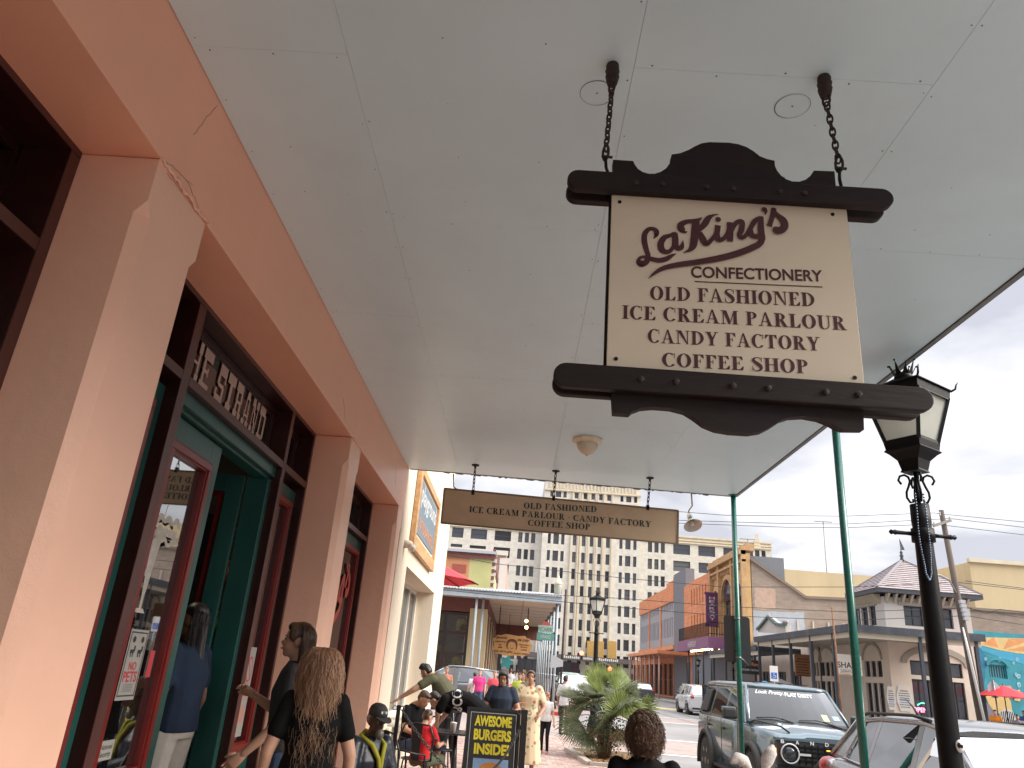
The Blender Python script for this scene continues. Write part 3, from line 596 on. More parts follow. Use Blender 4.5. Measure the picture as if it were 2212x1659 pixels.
# script logo: centrelines in the photo's close-up, carried to the panel plane
def LG(pts):
    o = []
    for (x, y, w_) in pts:
        p = at((2480+.3526*x)/1.852, (780+.3526*y)/1.852, SY-.022); q = at((2480+.3526*(x+100))/1.852, (780+.3526*y)/1.852, SY-.022)
        o.append((p.x, p.z, w_*(q.x-p.x)/100))
    return o
logo = []
for s_ in ([(380,500,6),(412,455,50),(410,410,62),(370,385,50),(320,395,55),(280,450,62),(278,530,66),(298,620,62),(318,690,60),(300,760,66),(245,795,60),(205,765,46),(225,720,38),(270,705,40),(340,725,60),(440,745,64),(520,730,62),(590,690,40),(640,668,6)],
    [(640,440,50),(560,465,50),(500,490,66),(462,560,76),(480,630,76),(545,650,56),(600,600,44),(620,520,60),(618,435,66),(628,500,70),(630,580,74),(665,612,60),(700,590,56),(715,520,6)],
    [(765,420,6),(735,425,36),(690,395,66),(690,345,76),(750,310,58),(830,300,52),(900,282,36),(925,258,5)],
    [(862,300,85),(852,400,90),(842,500,86),(828,580,82),(790,630,46),(715,662,4)],
    [(1114,225,10),(1060,235,26),(1000,270,66),(960,335,74),(900,395,60),(870,420,50)],
    [(900,430,60),(935,500,80),(975,560,66),(1040,510,50),(1095,440,62),(1110,350,66)],
    [(1098,430,62),(1105,500,70),(1140,515,60),(1195,480,50),(1240,400,62),(1240,316,62)],
    [(1245,320,60),(1250,420,70),(1245,535,70)],
    [(1255,420,60),(1300,340,56),(1350,305,56),(1385,320,60),(1375,400,66),(1352,460,60),(1380,495,50),(1430,460,50),(1480,380,56),(1530,300,60),(1595,265,50)],
    [(1600,250,50),(1595,350,70),(1600,440,76),(1610,500,70),(1580,560,74),(1500,605,80),(1350,665,82),(1150,720,80),(900,765,72),(650,800,66),(500,835,56),(400,890,40),(318,960,4)],
    [(1480,400,50),(1490,460,66),(1545,480,60),(1600,450,50)],
    [(1740,160,60),(1738,200,60),(1720,270,56),(1700,330,56),(1688,365,66)],
    [(1745,200,50),(1790,245,60),(1845,295,84),(1865,355,84),(1835,400,90),(1785,420,84),(1752,410,52)],
    [(1635,175,64),(1650,200,36),(1640,240,4)]):
    logo += stroke(LG(s_), 6)
def ldisc(x, y, r):
    p = LG([(x, y, r)])[0]; return disc(p[0], p[1], p[2])
logo += ldisc(1110,288,33)+ldisc(1634,176,32)+ldisc(1740,175,26)+ldisc(412,430,31)+ldisc(700,395,36)+ldisc(1768,405,44)+ldisc(245,775,28)
flat('script_logo', logo, sf, burg, SG, lift=1e-5)
neo = mat('window_script_red', (.42,.05,.03), .5); neo2 = mat('window_script_orange', (.62,.20,.06), .5)
for dx_, mm in ((.0,neo2),(.004,neo)):
    s2_ = 1.0 if mm is neo2 else .985
    flat('window_script', logo, lambda u,v,h: Vector((-2.136+dx_+h, 8.78+(u-.72)*s2_*3.1, 2.05+(v-3.26)*s2_*3.2)), mm, wl)
text('window_word', 'CONFECTIONERY', lambda u,v,h: Vector((-2.134,8.75+u,1.38+v)), neo, wl, width=1.9, height=.16, off=.03)
def sline(s_t, px0, py0, px1, py1, hpx, m, parent, Y, off=.0235, name='lettering', track=.06, lift=2e-5):
    a, b_ = at(px0, py0, Y), at(px1, py1, Y); h_ = abs(at(px0, py0-hpx, Y).z-a.z)
    po, wd = serif_text(s_t, track); sc_ = (b_.x-a.x)/wd; tilt = (b_.z-a.z)/(b_.x-a.x)*1.0
    x = 0
    for c in s_t:
        gq, ad = serif_glyph(c)
        if gq: flat('letter', [[(a.x+(p[0]+x)*sc_, a.z+(p[0]+x)*sc_*tilt+p[1]*h_) for p in q] for q in gq], lambda u,v,h: Vector((u, Y-off-h, v)), m, parent, lift, kind='stuff' if len(gq) > 60 else None)
        x += ad + (track if c != ' ' else 0)
sline('OLD FASHIONED', 1402, 653, 1757, 668, 29, burg, SG, SY)
sline('ICE CREAM PARLOUR', 1342, 694, 1824, 719, 29, burg, SG, SY)
sline('CANDY FACTORY', 1397, 745, 1768, 763, 29, burg, SG, SY)
sline('COFFEE SHOP', 1428, 796, 1743, 812, 29, burg, SG, SY)
a, b_ = at(1490,606,SY), at(1773,615,SY); hh = at(1490,581,SY).z-a.z
text('confectionery_lettering', 'CONFECTIONERY', lambda u,v,h: sf(u, v+(u-a.x)*(b_.z-a.z)/(b_.x-a.x), h), burg, SG, width=b_.x-a.x, height=hh, cx=(a.x+b_.x)/2, y0=a.z, off=.022)
a, b_ = at(1496,614,SY), at(1772,626,SY)
flat('underline', [[(a.x,a.z+.002),(b_.x,b_.z+.002),(b_.x,b_.z-.0025),(a.x+.006,a.z-.0025)]], sf, burg, SG)
# chains, shackles, rods
def chain(p, q, ll, r, name, m, parent, seg=6, ring_n=10):
    p, q = Vector(p), Vector(q); n = max(1, int((q-p).length/ll)); d = (q-p).normalized(); a0 = d.orthogonal().normalized(); b = MB()
    for i in range(n):
        c = p+(q-p)*((i+.5)/n); a = a0 if i % 2 else d.cross(a0); L_ = (q-p).length/n*.72
        pts = [c + d*math.cos(2*math.pi*k/ring_n)*L_ + a*math.sin(2*math.pi*k/ring_n)*r*2.6 for k in range(ring_n)]
        pts += pts[:2]; b.tube(pts, r, 5, False)
    return b.build(name, m, parent)
for (xt, xb, zb) in ((.262,.245,3.69),(1.215,1.243,3.705)):
    b = MB(); b.lathe((xt,SY,4.2),[(.026,0),(.030,-.01),(.028,-.03),(.033,-.04),(.028,-.06),(.032,-.07),(.026,-.1),(.022,-.115)],12); b.build('hanger_cup', rust, SG)
    chain((xt,SY,4.09),(xt*.98+xb*.02,SY,4.045),.05,.006,'shackle',rust,SG)
    chain((xt,SY,4.05),(xb,SY,zb+.03),.033,.0045,'chain',rust,SG)
    chain((xb,SY,zb+.045),(xb,SY,zb-.01),.06,.006,'shackle',rust,SG)
    MB().tube([(xb-.018,SY,zb+.0),(xb+.03,SY,zb-.004)],.006,8).build('shackle_pin', rust, SG)
    s_ = 1 if xb < .7 else -1; xs_ = .272 if xb < .7 else 1.248
    MB().tube([(xb,SY,zb-.01),(xb+s_*.004,SY,zb-.06),(xs_,SY,3.56),(xs_-.001 if s_>0 else xs_+.002,SY,3.0),(xs_,SY,2.69)],.007,8).build('strap', iron, SG)

# ================================================================ far hanging sign
FY = 9.9
tanm = mat('tan_board', (.60,.45,.30), .45, var=.08, scale=3); grn = mat('dark_green_print', (.02,.04,.038), .5)
SF = thing('long_hanging_sign', 'long tan board with dark green lettering hung by short chains at the canopy end', 'sign', (.48,FY,3.6))
ca = [at(960,1055,FY), at(1465,1103,FY), at(1464,1175,FY), at(953,1130,FY)]
MB().prism([(p.x,FY,p.z) for p in ca], (0,.035,0)).build('sign_board', tanm, SF)
b = MB()
for i in range(4): p, q = ca[i], ca[(i+1)%4]; b.obox((p.x,FY-.004,p.z),(q.x,FY-.004,q.z),.012,.02)
b.build('board_edge', mat('tan_edge', (.22,.16,.1), .5), SF)
sline('OLD FASHIONED', 1131, 1098.5, 1289, 1107, 13, grn, SF, FY, .006, lift=1e-4)
sline('ICE CREAM PARLOUR . CANDY FACTORY', 1013, 1106+.5, 1407, 1139, 13, grn, SF, FY, .006, lift=1e-4)
sline('COFFEE SHOP', 1140, 1135.5, 1275, 1145, 13, grn, SF, FY, .006, lift=1e-4)
for (x1, y1, x2, y2) in ((1026,1017,1022,1062),(1200,1030,1196,1074),(1404,1048,1399,1095)):
    p = at(x1,y1,FY+.02); q = at(x2,y2,FY+.02)
    MB().lathe((p.x,FY+.02,4.2),[(.055,-.001),(.05,-.012),(.02,-.016),(.012,-.05)],14).build('ceiling_rose', rust, SF)
    chain((p.x,FY+.02,4.15),(q.x,FY+.02,q.z+.02),.05,.006,'chain',rust,SF,ring_n=8)
    MB().box(q.x-.02,q.x+.02,FY-.01,FY+.045,q.z-.05,q.z+.02).build('hanger_clip', rust, SF)

# ================================================================ gas style street lamps
def frosted():
    if 'frosted_lantern_glass' in MT: return MT['frosted_lantern_glass']
    m = mat('frosted_lantern_glass', (.72,.73,.68), .5, var=.10, scale=7); n = m.node_tree; p = n.nodes['Principled BSDF']; t = n.nodes.new('ShaderNodeBsdfTranslucent'); t.inputs[0].default_value = (.85,.86,.82,1); x = n.nodes.new('ShaderNodeMixShader'); x.inputs[0].default_value = .6
    n.links.new(p.outputs[0], x.inputs[1]); n.links.new(t.outputs[0], x.inputs[2]); tr = n.nodes.new('ShaderNodeBsdfTransparent'); x2 = n.nodes.new('ShaderNodeMixShader'); x2.inputs[0].default_value = .25; n.links.new(x.outputs[0], x2.inputs[1]); n.links.new(tr.outputs[0], x2.inputs[2]); n.links.new(x2.outputs[0], n.nodes['Material Output'].inputs[0]); return m
def lamp_parts(T, x, y, zt, big=1, wm_=1.0, sm=1.0):
    """lantern whose crown top is at zt, shaft down to the ground"""
    z = lambda d: zt-d*big
    sq = lambda h, hw, rot=0: [(x+hw*wm_*big*c_*math.sqrt(2)*1.0, y+hw*wm_*big*s_*math.sqrt(2), z(h)) for c_, s_ in [(math.cos(R(a+rot)), math.sin(R(a+rot))) for a in (45,135,225,315)]]
    RT = 33
    b = MB(); n = 4
    for k in range(8):                                # crown leaves
        a = R(k*45+RT); cs_, sn = math.cos(a), math.sin(a); r0 = .062*big
        t1 = R(k*45+RT-20); t2 = R(k*45+RT+20)
        b.prism([(x+r0*math.cos(t1), y+r0*math.sin(t1), z(.115)), (x+r0*math.cos(t2), y+r0*math.sin(t2), z(.115)), (x+.095*big*cs_, y+.095*big*sn, z(.015 if k%2==0 else .045))], (-.006*cs_,-.006*sn,0))
        b.ball((x+.098*big*cs_, y+.098*big*sn, z(.012 if k%2==0 else .042)), .009*big, 6)
    b.lathe((x,y,zt),[(.055*big,-.10*big),(.066*big,-.13*big),(.06*big,-.155*big)],12)
    b.build('crown', iron, T)
    b = MB(); b.loft([sq(.145,.05,RT),sq(.19,.105,RT),sq(.235,.200,RT),sq(.245,.205,RT)],True,True,False); b.loft([sq(.246,.190,RT),sq(.30,.185,RT)],True,True,False); b.build('lantern_roof', iron, T)
    b = MB()
    for k in range(4):
        p, q = sq(.30,.178,RT)[k], sq(.66,.107,RT)[k]; b.obox(p,q,.022*big,.022*big)
        for d_, hw_ in ((.245,.198),): 
            c = Vector(sq(d_,hw_,RT)[k]); dr = (c-Vector((x,y,c.z))).normalized()
            b.tube([c-dr*.01, c+dr*.025+Vector((0,0,.02)), c+dr*.035+Vector((0,0,.055)), c+dr*.05+Vector((0,0,.075))], [.009*big,.008*big,.006*big,.003*big], 6)
    for h_, hw in ((.30,.178),(.645,.110)):
        q = sq(h_,hw,RT)
        for k in range(4): b.obox(q[k], q[(k+1)%4], .014*big, .026*big)
    b.build('lantern_frame', iron, T)
    gm = frosted()
    for k in range(4):
        a0, a1, b1, b0 = sq(.31,.168,RT)[k], sq(.31,.168,RT)[(k+1)%4], sq(.65,.100,RT)[(k+1)%4], sq(.65,.100,RT)[k]
        c = Vector((x,y,0)); nn = ((Vector(a0)+Vector(a1))/2-c); nn.z = 0; nn = nn.normalized()*-.004
        MB().prism([a0,a1,b1,b0], nn).build('lantern_pane', gm, T)
    b = MB(); b.loft([sq(.655,.118,RT),sq(.70,.112,RT),sq(.715,.122,RT),sq(.735,.10,RT),sq(.78,.068,RT),sq(.85,.055,RT),sq(.865,.062,RT)],True,True,False); b.build('lantern_base', iron, T)
    b = MB(); b.tube([(x,y,z(.86)),(x,y,z(1.13))],.014*big,8)
    for k in range(4):
        a = R(k*90+RT+45); e = lambda r_, h_: (x+r_*big*math.cos(a), y+r_*big*math.sin(a), z(h_))
        b.tube([e(.085,.93),e(.075,.915),e(.09,.90),e(.112,.905),e(.118,.93),e(.10,.955)][::-1][0:1]+[e(.118,.925),e(.105,.895),e(.075,.885),e(.05,.90),e(.042,.93),e(.055,.97),e(.072,1.01),e(.074,1.05),e(.055,1.085),e(.035,1.08),e(.035,1.06)], .0085*big, 6)
    b.build('scroll_bracket', iron, T)
    b = MB(); b.lathe((x,y,0),[(.062*big,z(1.10)),(.064*big,z(1.22)),(.066*big*sm,z(1.30)),(.067*big*sm,z(1.42)),(.074*big*sm,2.0),(.080*big*sm,1.1),(.084*big*sm,.9),(.12*big,.75),(.13*big,.6),(.11*big,.5),(.16*big,.35),(.18*big,.15),(.2*big,.1),(.2*big,0)],24); b.build('lamp_shaft', iron, T, recalc=True)
    b = MB(); b.lathe((x,y,0),[(.072*big,z(1.27)),(.074*big,z(1.27)),(.076*big,z(1.36)),(.072*big,z(1.36))],20)
    ux, uy = math.cos(R(5)), math.sin(R(5))
    for s_ in (-1,1):
        pts = [(x+s_*d_*ux*big, y+s_*d_*uy*big, z(1.31)) for d_ in (.07,.12,.19,.2,.215,.23,.245)]
        b.tube(pts, [.016*big,.013*big,.015*big,.019*big,.013*big,.018*big,.004*big], 8)
    b.build('ladder_bar', iron, T)
    return T
T1 = thing('street_lamp', 'black street lamp nearest the camera with crowned lantern and bead string beside the big sign', 'street lamp', (2.94,5.5,0), group='black lantern street lamps')
lamp_parts(T1, 2.95, 5.5, 4.15, 1.06, 1.13, .86)
st_ = MB().lathe((0,0,0),[(.0001,0),(.036,0),(.036,.0015)],20,'Y')
st_.build('oval_sticker', mat('sticker_white', (.7,.7,.68), .4), T1).matrix_parent_inverse = Wm[T1.name].inverted() @ Matrix.Translation((2.975,5.412,1.36)) @ Matrix.Diagonal((.8,1,1.1,1))
st_ = MB().ball((2.968,5.408,1.365),(.014,.003,.018),8); st_.ball((2.985,5.409,1.36),(.009,.003,.012),8); st_.build('sticker_print', iron, T1)
bd = MB(); pth = []
for k in range(70):
    t = k/69; s_ = -1 if t < .5 else 1; u = abs(t-.5)*2
    px = 2.905+s_*(.028+.008*math.sin(t*9))*(1 if u > .12 else u/.12); pz = 2.42+(u**1.25)*.62
    pth.append(Vector((px, 5.5-.098-.004*math.sin(t*20), pz)))
for p in pth[:]: bd.ball(p, .0082, 6)
BD = bd.build('bead_string', mat('pearl_beads', (.10,.14,.22), .15, .7, coat=.5), label='string of shiny blue grey beads looped over the nearest lamp post', cat='beads')
T2 = thing('street_lamp', 'black street lamp with crowned lantern rising behind the fan palm', 'street lamp', (2.7,26,0), group='black lantern street lamps')
lamp_parts(T2, 2.7, 26, 4.35, 1.05)
# ================================================================ walls with recessed windows
dglass = mat('far_window_glass', (.045,.05,.065), .12, spec=.8)
dframe = mat('window_frame_dark', (.05,.05,.06), .5)
_wm = {}
def window(T, fn, ua, ub, va, vb, w_, mull=1, rail=1, gm=None, fm=None, name='window', frame=.06):
    """a frame with its pane, built in (u, v, w) and mapped by fn"""
    def bx(b, a0, a1, c0, c1, d0, d1):
        p = [fn(u, v, ww) for u, v, ww in ((a0,c0,d0),(a1,c0,d0),(a1,c1,d0),(a0,c1,d0),(a0,c0,d1),(a1,c0,d1),(a1,c1,d1),(a0,c1,d1))]
        vs = [b.b.verts.new(q) for q in p]
        for f in ((3,2,1,0),(4,5,6,7),(0,1,5,4),(1,2,6,5),(2,3,7,6),(3,0,4,7)): b.b.faces.new([vs[i] for i in f])
    b = MB(); f_ = frame
    bx(b, ua, ub, va, va+f_, w_, w_+f_); bx(b, ua, ub, vb-f_, vb, w_, w_+f_); bx(b, ua, ua+f_, va+f_, vb-f_, w_, w_+f_); bx(b, ub-f_, ub, va+f_, vb-f_, w_, w_+f_)
    for k in range(1, mull): u = ua+(ub-ua)*k/mull; bx(b, u-f_*.5, u+f_*.5, va+f_, vb-f_, w_, w_+f_*.9)
    for k in range(1, rail): v = va+(vb-va)*k/rail; bx(b, ua+f_, ub-f_, v-f_*.5, v+f_*.5, w_+.01, w_+f_*.85)
    o = b.build(name, fm or dframe, T)
    b = MB(); bx(b, ua+f_*.5, ub-f_*.5, va+f_*.5, vb-f_*.5, w_+f_*.6, w_+f_*.6+.02); b.build('pane', gm or dglass, o); return o
def gridwall(T, fn, u0, u1, v0, v1, cols, rows, depth, m, name='wall', skip=()):
    b = MB()
    def bx(a0, a1, c0, c1):
        if a1-a0 < 1e-3 or c1-c0 < 1e-3: return
        vs = [b.b.verts.new(fn(u, v, ww)) for u, v, ww in ((a0,c0,0),(a1,c0,0),(a1,c1,0),(a0,c1,0),(a0,c0,depth),(a1,c0,depth),(a1,c1,depth),(a0,c1,depth))]
        for f in ((3,2,1,0),(4,5,6,7),(0,1,5,4),(1,2,6,5),(2,3,7,6),(3,0,4,7)): b.b.faces.new([vs[i] for i in f])
    u = u0
    for i, (a, c) in enumerate(cols):
        bx(u, a, v0, v1); v = v0
        for j, (va, vb) in enumerate(rows):
            if (i, j) in skip: continue
            bx(a, c, v, va); v = vb
        bx(a, c, v, v1); u = c
    bx(u, u1, v0, v1); return b.build(name, m, T)
FX = lambda X: (lambda u, v, w_: Vector((X+w_, u, v)))      # facade facing -X
FY_ = lambda Y: (lambda u, v, w_: Vector((u, Y+w_, v)))     # facade facing -Y
# ---------------- cream building next door
creamw = mat('cream_stucco', (.70,.60,.47), .75, var=.10, scale=.9, bump=.3, bscale=25, dirt=.35, dirtcol=(.36,.29,.21), stretch=(1,1,.25))
CB = thing('stucco_bar_building', 'cream stucco building with one tall curtained window beyond the salmon shopfront', 'building', (-1.7,14,0))
g = lambda u, v, w_: Vector((-1.7-w_, u, v))
gridwall(CB, g, 10.42,17.35,0,8.6,[(11.4,15.6)],[(.72,2.95)],.42,creamw)
MB().box(-8,-2.35,10.45,17.35,0,8.6).build('wall_mass', creamw, CB)
MB().box(-2.1,-1.64,11.3,15.7,.60,.735).build('window_sill', creamw, CB, bevel=.02)
whitew = mat('white_wood', (.66,.64,.6), .5, var=.06)
wf = window(CB, g, 11.4,15.6,.72,2.95,.34,4,1,glassmat('curtain_glass', alpha=.1, spec=.5),whitew,'window',.07)
b = MB(); pts = []
y = 11.5
n = 150
for i in range(n): pts.append((-2.115+.018*math.sin(i*1.1)+.007*math.sin(i*2.3), 11.45+4.1*i/(n-1)))
for i in range(n-1): b.b.faces.new([b.b.verts.new(p) for p in ((pts[i][0],pts[i][1],.78),(pts[i+1][0],pts[i+1][1],.78),(pts[i+1][0],pts[i+1][1],2.9),(pts[i][0],pts[i][1],2.9))])
b.build('curtain', mat('curtain_cloth', (.62,.6,.57), .8, var=.08), CB, recalc=False)
PB = thing('bar_wall_sign', 'wood framed slate blue sign reading playground on the cream wall behind the long tan sign', 'sign', (-1.66,12.8,3.8))
pts = [(-1.64,)+tuple(atx(x,y,-1.64))[1:] for x,y in ((915,1020),(957,1086),(940,1228),(898,1180))]
z0,z1,y0,y1 = 3.22,4.52,11.3,14.35
woodp = mat('pine_wood', (.45,.26,.12), .6, var=.3, scale=12, stretch=(1,.2,1))
b = MB(); b.box(-1.69,-1.62,y0,y1,z0,z0+.2); b.box(-1.69,-1.62,y0,y1,z1-.12,z1); b.box(-1.69,-1.62,y0,y0+.18,z0+.2,z1-.12); b.box(-1.69,-1.62,y1-.18,y1,z0+.2,z1-.12); b.build('sign_frame', woodp, PB)
MB().box(-1.685,-1.66,y0+.18,y1-.18,z0+.2,z1-.12).build('sign_margin', creamw, PB)
MB().box(-1.66,-1.645,y0+.3,y1-.28,z0+.28,z1-.18).build('sign_face', mat('slate_board', (.13,.18,.22), .5, var=.1), PB)
text('sign_word', 'playground', lambda u,v,h: Vector((-1.643+h,12.85+u,3.92+v*1)), mat('print_white', (.6,.6,.58), .5), PB, width=2.2, height=.40, off=.01)
text('sign_word', 'PATIO BAR & GRILL', lambda u,v,h: Vector((-1.643+h,12.85+u,3.58+v)), mat('print_orange', (.6,.22,.06), .5), PB, width=2.1, height=.2, off=.01)
# dome camera on the wall
DC = MB(); DC.lathe((-1.70,10.9,3.2),[(.06,0),(.06,.05),(.05,.09),(.03,.12),(.005,.13)],14,'X'); DC.ball((-1.58,10.9,3.15),.055,10)
DC.build('security_camera', mat('camera_white', (.6,.55,.48), .4), label='small cream security camera on the cream wall beside the salmon pier', cat='camera', smooth=True)
def gooseneck(x, y, z, tilt, label, ax=1):
    T = thing('gooseneck_lamp', label, 'lamp', (x,y,z), group='gooseneck lamps at the canopy end')
    gal = mat('galvanised', (.42,.42,.40), .4, .6, var=.2, scale=30)
    M_ = Matrix.Translation((x,y,z)) @ Matrix.Rotation(tilt[0], 4, 'X') @ Matrix.Rotation(tilt[1], 4, 'Y')
    def tr(b):
        bmesh.ops.transform(b.b, matrix=M_, verts=b.b.verts); return b
    tr(MB().lathe((0,0,0),[(.03,.16),(.035,.14),(.04,.05),(.045,.04),(.13,-.04),(.135,-.045),(.13,-.042),(.045,.032),(.03,.05)],20)).build('shade', mat('shade_cream', (.62,.58,.5), .4, var=.15), T, smooth=True)
    tr(MB().lathe((0,0,0),[(.038,.04),(.042,.1),(.04,.15),(.028,.17),(.02,.19)],14)).build('lamp_socket', gal, T)
    tr(MB().ball((0,0,.0),(.035,.035,.045),12)).build('bulb', mat('bulb_glass', (.7,.68,.6), .2), T)
    tp = M_ @ Vector((0,0,.19)); MB().tube([tp, tp+Vector((0,-.005,.04)), (x-.01,y-.06,4.0), (x-.03,y-.10,4.18)], .011, 8).build('lamp_arm', gal, T)
gooseneck(2.42, 10.62, 3.76, (R(-32), R(-8)), 'gooseneck lamp with shallow cream shade hanging right of the long tan sign')
gooseneck(-1.02, 10.55, 3.80, (R(-30), R(50)), 'gooseneck lamp with cream shade partly behind the left end of the tan sign')
# brown sign back strapped to the corner post
SB = thing('sign_back', 'blank dark brown metal sign seen from behind strapped to the far green post', 'sign', (3.02,10.62,2.1))
def plate(x0,x1,z0,z1,y,r,t):
    P_ = []
    for cx_, cz, a0 in ((x1-r,z1-r,0),(x0+r,z1-r,90),(x0+r,z0+r,180),(x1-r,z0+r,270)):
        for k in range(5): a = R(a0+22.5*k); P_.append((cx_+r*math.cos(a), y, cz+r*math.sin(a)))
    return MB().prism(P_, (0,t,0))
bm_ = mat('brown_sheet', (.035,.026,.022), .45, var=.15)
plate(2.83,3.03,1.93,2.53,10.61,.04,.004).build('sign_plate', bm_, SB)
b = plate(3.05,3.20,1.90,2.53,10.66,.04,.004); b.build('sign_plate', mat('dark_sheet', (.02,.02,.022), .4), SB)
b = MB(); b.lathe((3.0,10.55,2.48),[(.038,0),(.041,0),(.041,.02),(.038,.02)],16); b.lathe((3.0,10.55,1.98),[(.038,0),(.041,0),(.041,.02),(.038,.02)],16); b.tube([(3.02,10.57,2.0),(3.1,10.64,1.96),(3.16,10.65,1.90)],.006,6); b.build('strap', steel, SB)

# ---------------- the big pale tower block
YT = 150
TX = lambda px: at(px, 1200, YT).x
TZ = lambda py: at(1415, py, YT).z
hot = brickmat('pale_tower_brick', (.58,.55,.485), (.62,.59,.52), (.53,.50,.44), 1.2, .4, 'XZ', ms=.015, bump=.15)
trimt = mat('terracotta_trim', (.60,.52,.38), .8, var=.12, scale=.6)
TB = thing('tower_block', 'tall pale cream brick office tower with rows of dark windows filling the skyline', 'building', (13,YT,0))
rows = []
for k in range(8, -1, -1):
    zt = TZ(1080+.2604*(352+138.5*k)); rows.append((zt-2.0, zt))
fnT = FY_(YT)
z6 = lambda x: TX(810+.2685*x); z4 = lambda x: TX(1350+.2604*x)
LW = [(600,694),(755,887),(950,1083),(1143,1176),(1196,1229),(1247,1281)]
LC = [(1381,1405),(1426,1470),(1489,1515)]
CC = [(1583,1612),(1656,1684),(1720,1748),(1784,1812),(1850,1881)]
RC = [(1958,1983),(2006,2048),(2070,2096)]
RW = [(190,225),(244,279),(297,331),(401,541),(609,749),(817,958),(1027,1063),(1080,1117),(1133,1168)]
colsW = [(z6(a),z6(b_)) for a,b_ in LW]; colsC = [(z6(a),z6(b_)) for a,b_ in LC+CC+RC]; colsR = [(z4(a),z4(b_)) for a,b_ in RW]
xl, xr = z6(520), TX(1667); xc0, xc1 = z6(1335), z6(2125)
ztop = TZ(1153)
xl = TX(940)
gridwall(TB, fnT, xl, xc0, 0, ztop, colsW, rows, .5, hot); gridwall(TB, fnT, xc1, xr, 0, ztop, colsR, rows, .5, hot)
fnC = FY_(YT-1.2)
rowsC = rows+[(at(1240,918+.2685*600,YT).z, at(1240,918+.2685*553,YT).z)]
ztc = at(1280, 1052, YT).z+1.6
midrows = []
k_ = rows[-1][1]
while k_+3.3 < rowsC[-1][0]: midrows.append((k_+1.35, k_+3.35)); k_ += 3.35
rowsC = rows+[r_ for r_ in midrows if r_[1] < rowsC[-1][0]-.8]+rowsC[-1:]
gridwall(TB, fnC, xc0, xc1, 0, ztc, colsC, rowsC, .5, hot)
_rw = random.Random(8); _pg = [dglass, mat('far_glass_blind', (.12,.125,.13), .3), mat('far_glass_black', (.02,.022,.028), .1)]
for cols_, rws, fn_ in ((colsW,rows,fnT),(colsR,rows,fnT),(colsC,rowsC,fnC)):
    for (a, c) in cols_:
        protos_ = {}
        for (va, vb) in rws:
            k_ = _rw.choice((0,0,1,2))
            if k_ not in protos_: protos_[k_] = (window(TB, fn_, a, c, va, vb, .22, 4 if c-a > 5 else 1, 2, _pg[k_], frame=.10), va)
            else:
                q = copy_tree(protos_[k_][0], TB)
                q.matrix_parent_inverse = protos_[k_][0].matrix_parent_inverse @ Matrix.Translation((0,0,va-protos_[k_][1]))
MB().box(xl, xr, YT+.5, YT+18, 0, ztop).build('wing_mass', dframe, TB); MB().box(xc0, xc1, YT-.7, YT+20, 0, ztc).build('tower_mass', hot, TB)
b = MB()
for z in (ztop-.35, ztop-1.0, ztop-1.5): b.box(xc1, xr+.1, YT-.25, YT, z, z+.28); b.box(xl, xc0, YT-.25, YT, z, z+.28)
for z in (ztc-.3, ztc-3.2): b.box(xc0-.1, xc1+.1, YT-1.5, YT-1.2, z, z+.35)
for k in range(11):
    x = xc0+.8+(xc1-xc0-1.6)*k/10
    if all(abs(x-(a+c)/2) > .9 for a, c in colsC): b.box(x-.2, x+.2, YT-1.5, YT-1.2, 4.5, ztc+.7)
for (a, c) in colsC[3:8]:
    for s_ in (a-.35, c+.35): b.box(s_-.12, s_+.12, YT-1.42, YT-1.2, 5, ztc-3.2)
for k in range(5): x = xr-2.9; b.box(x-(.25+.12*k), x+(.25+.12*k), YT-.35, YT-.2, ztop-2.8+.5*k if 0 else ztop+.9-.6*k, ztop+1.4-.6*k)
for k in range(26): x = xc0+1+(xc1-xc0-2)*k/25; b.box(x-.12,x+.12,YT-1.36,YT-1.2, ztc-2.7, ztc-1.2 if k%3 else ztc-.6)
b.build('terracotta_trim', trimt, TB)
b = MB(); b.box(xl, xc1+18, YT-4.4, YT-1.25, 4.3, 5.1); b.build('entrance_canopy', mat('canopy_brown', (.10,.08,.075), .6), TB)
pol = []
for k in range(28): pol += rect(k*.36, 0, k*.36+.24, .34+.1*((k*7)%3==0))
flat('canopy_lettering', pol, lambda u,v,h: Vector((z6(1587)-1+u, YT-4.42-h, 4.55+v)), mat('print_white', (.6,.6,.58), .5), TB, lift=1e-3)
for k in range(6):
    x = xl+3+k*7.4
    window(TB, FY_(YT-1.25), x, x+4.2, .1, 3.9, -.1, 3, 2, name='shop_window', frame=.12)
b = MB()
for px, py in ((1277,1408),(1295,1408),(1322,1408)):
    p = at(px, py, YT-1.6); b.box(p.x-.8,p.x+.8,YT-1.6,YT-1.3,p.z-1.9,p.z+1.9)
b.build('ochre_panel', mat('ochre', (.45,.28,.08), .6, var=.2), TB)
# ---------------- yellow parking structure far right
pk_ = mat('ochre_concrete', (.54,.43,.26), .85, var=.14, scale=.15, dirt=.25, dirtcol=(.33,.26,.16), stretch=(1,1,.3))
PG = thing('parking_garage', 'long plain yellow ochre concrete building rising behind the brown brick wall', 'building', (50,96,0))
p1, p2, p3, p4, p5 = at(1600,1222,95), at(2016,1253,95), at(2068,1253,95), at(2068,1229,95), at(2103,1220,92)
b = MB(); b.prism([(p1.x,95,0),(p3.x,95,0),(p3.x,95,p2.z-.1),(p1.x,95,p1.z)], (0,30,0)); b.build('long_wall', pk_, PG)
b = MB(); b.box(p3.x,p3.x+40,92,130,0,p5.z+.3); b.build('end_block', pk_, PG)
b = MB(); b.box(p3.x-.1,p3.x+40.2,91.7,92.3,p5.z+.3,p5.z+.75); b.box(p1.x,p3.x,94.7,95.0,p1.z-3.6,p1.z-3.3); b.box(p3.x,p3.x+40,91.8,92,p5.z-7.2,p5.z-6.8); b.build('coping', trimt, PG)
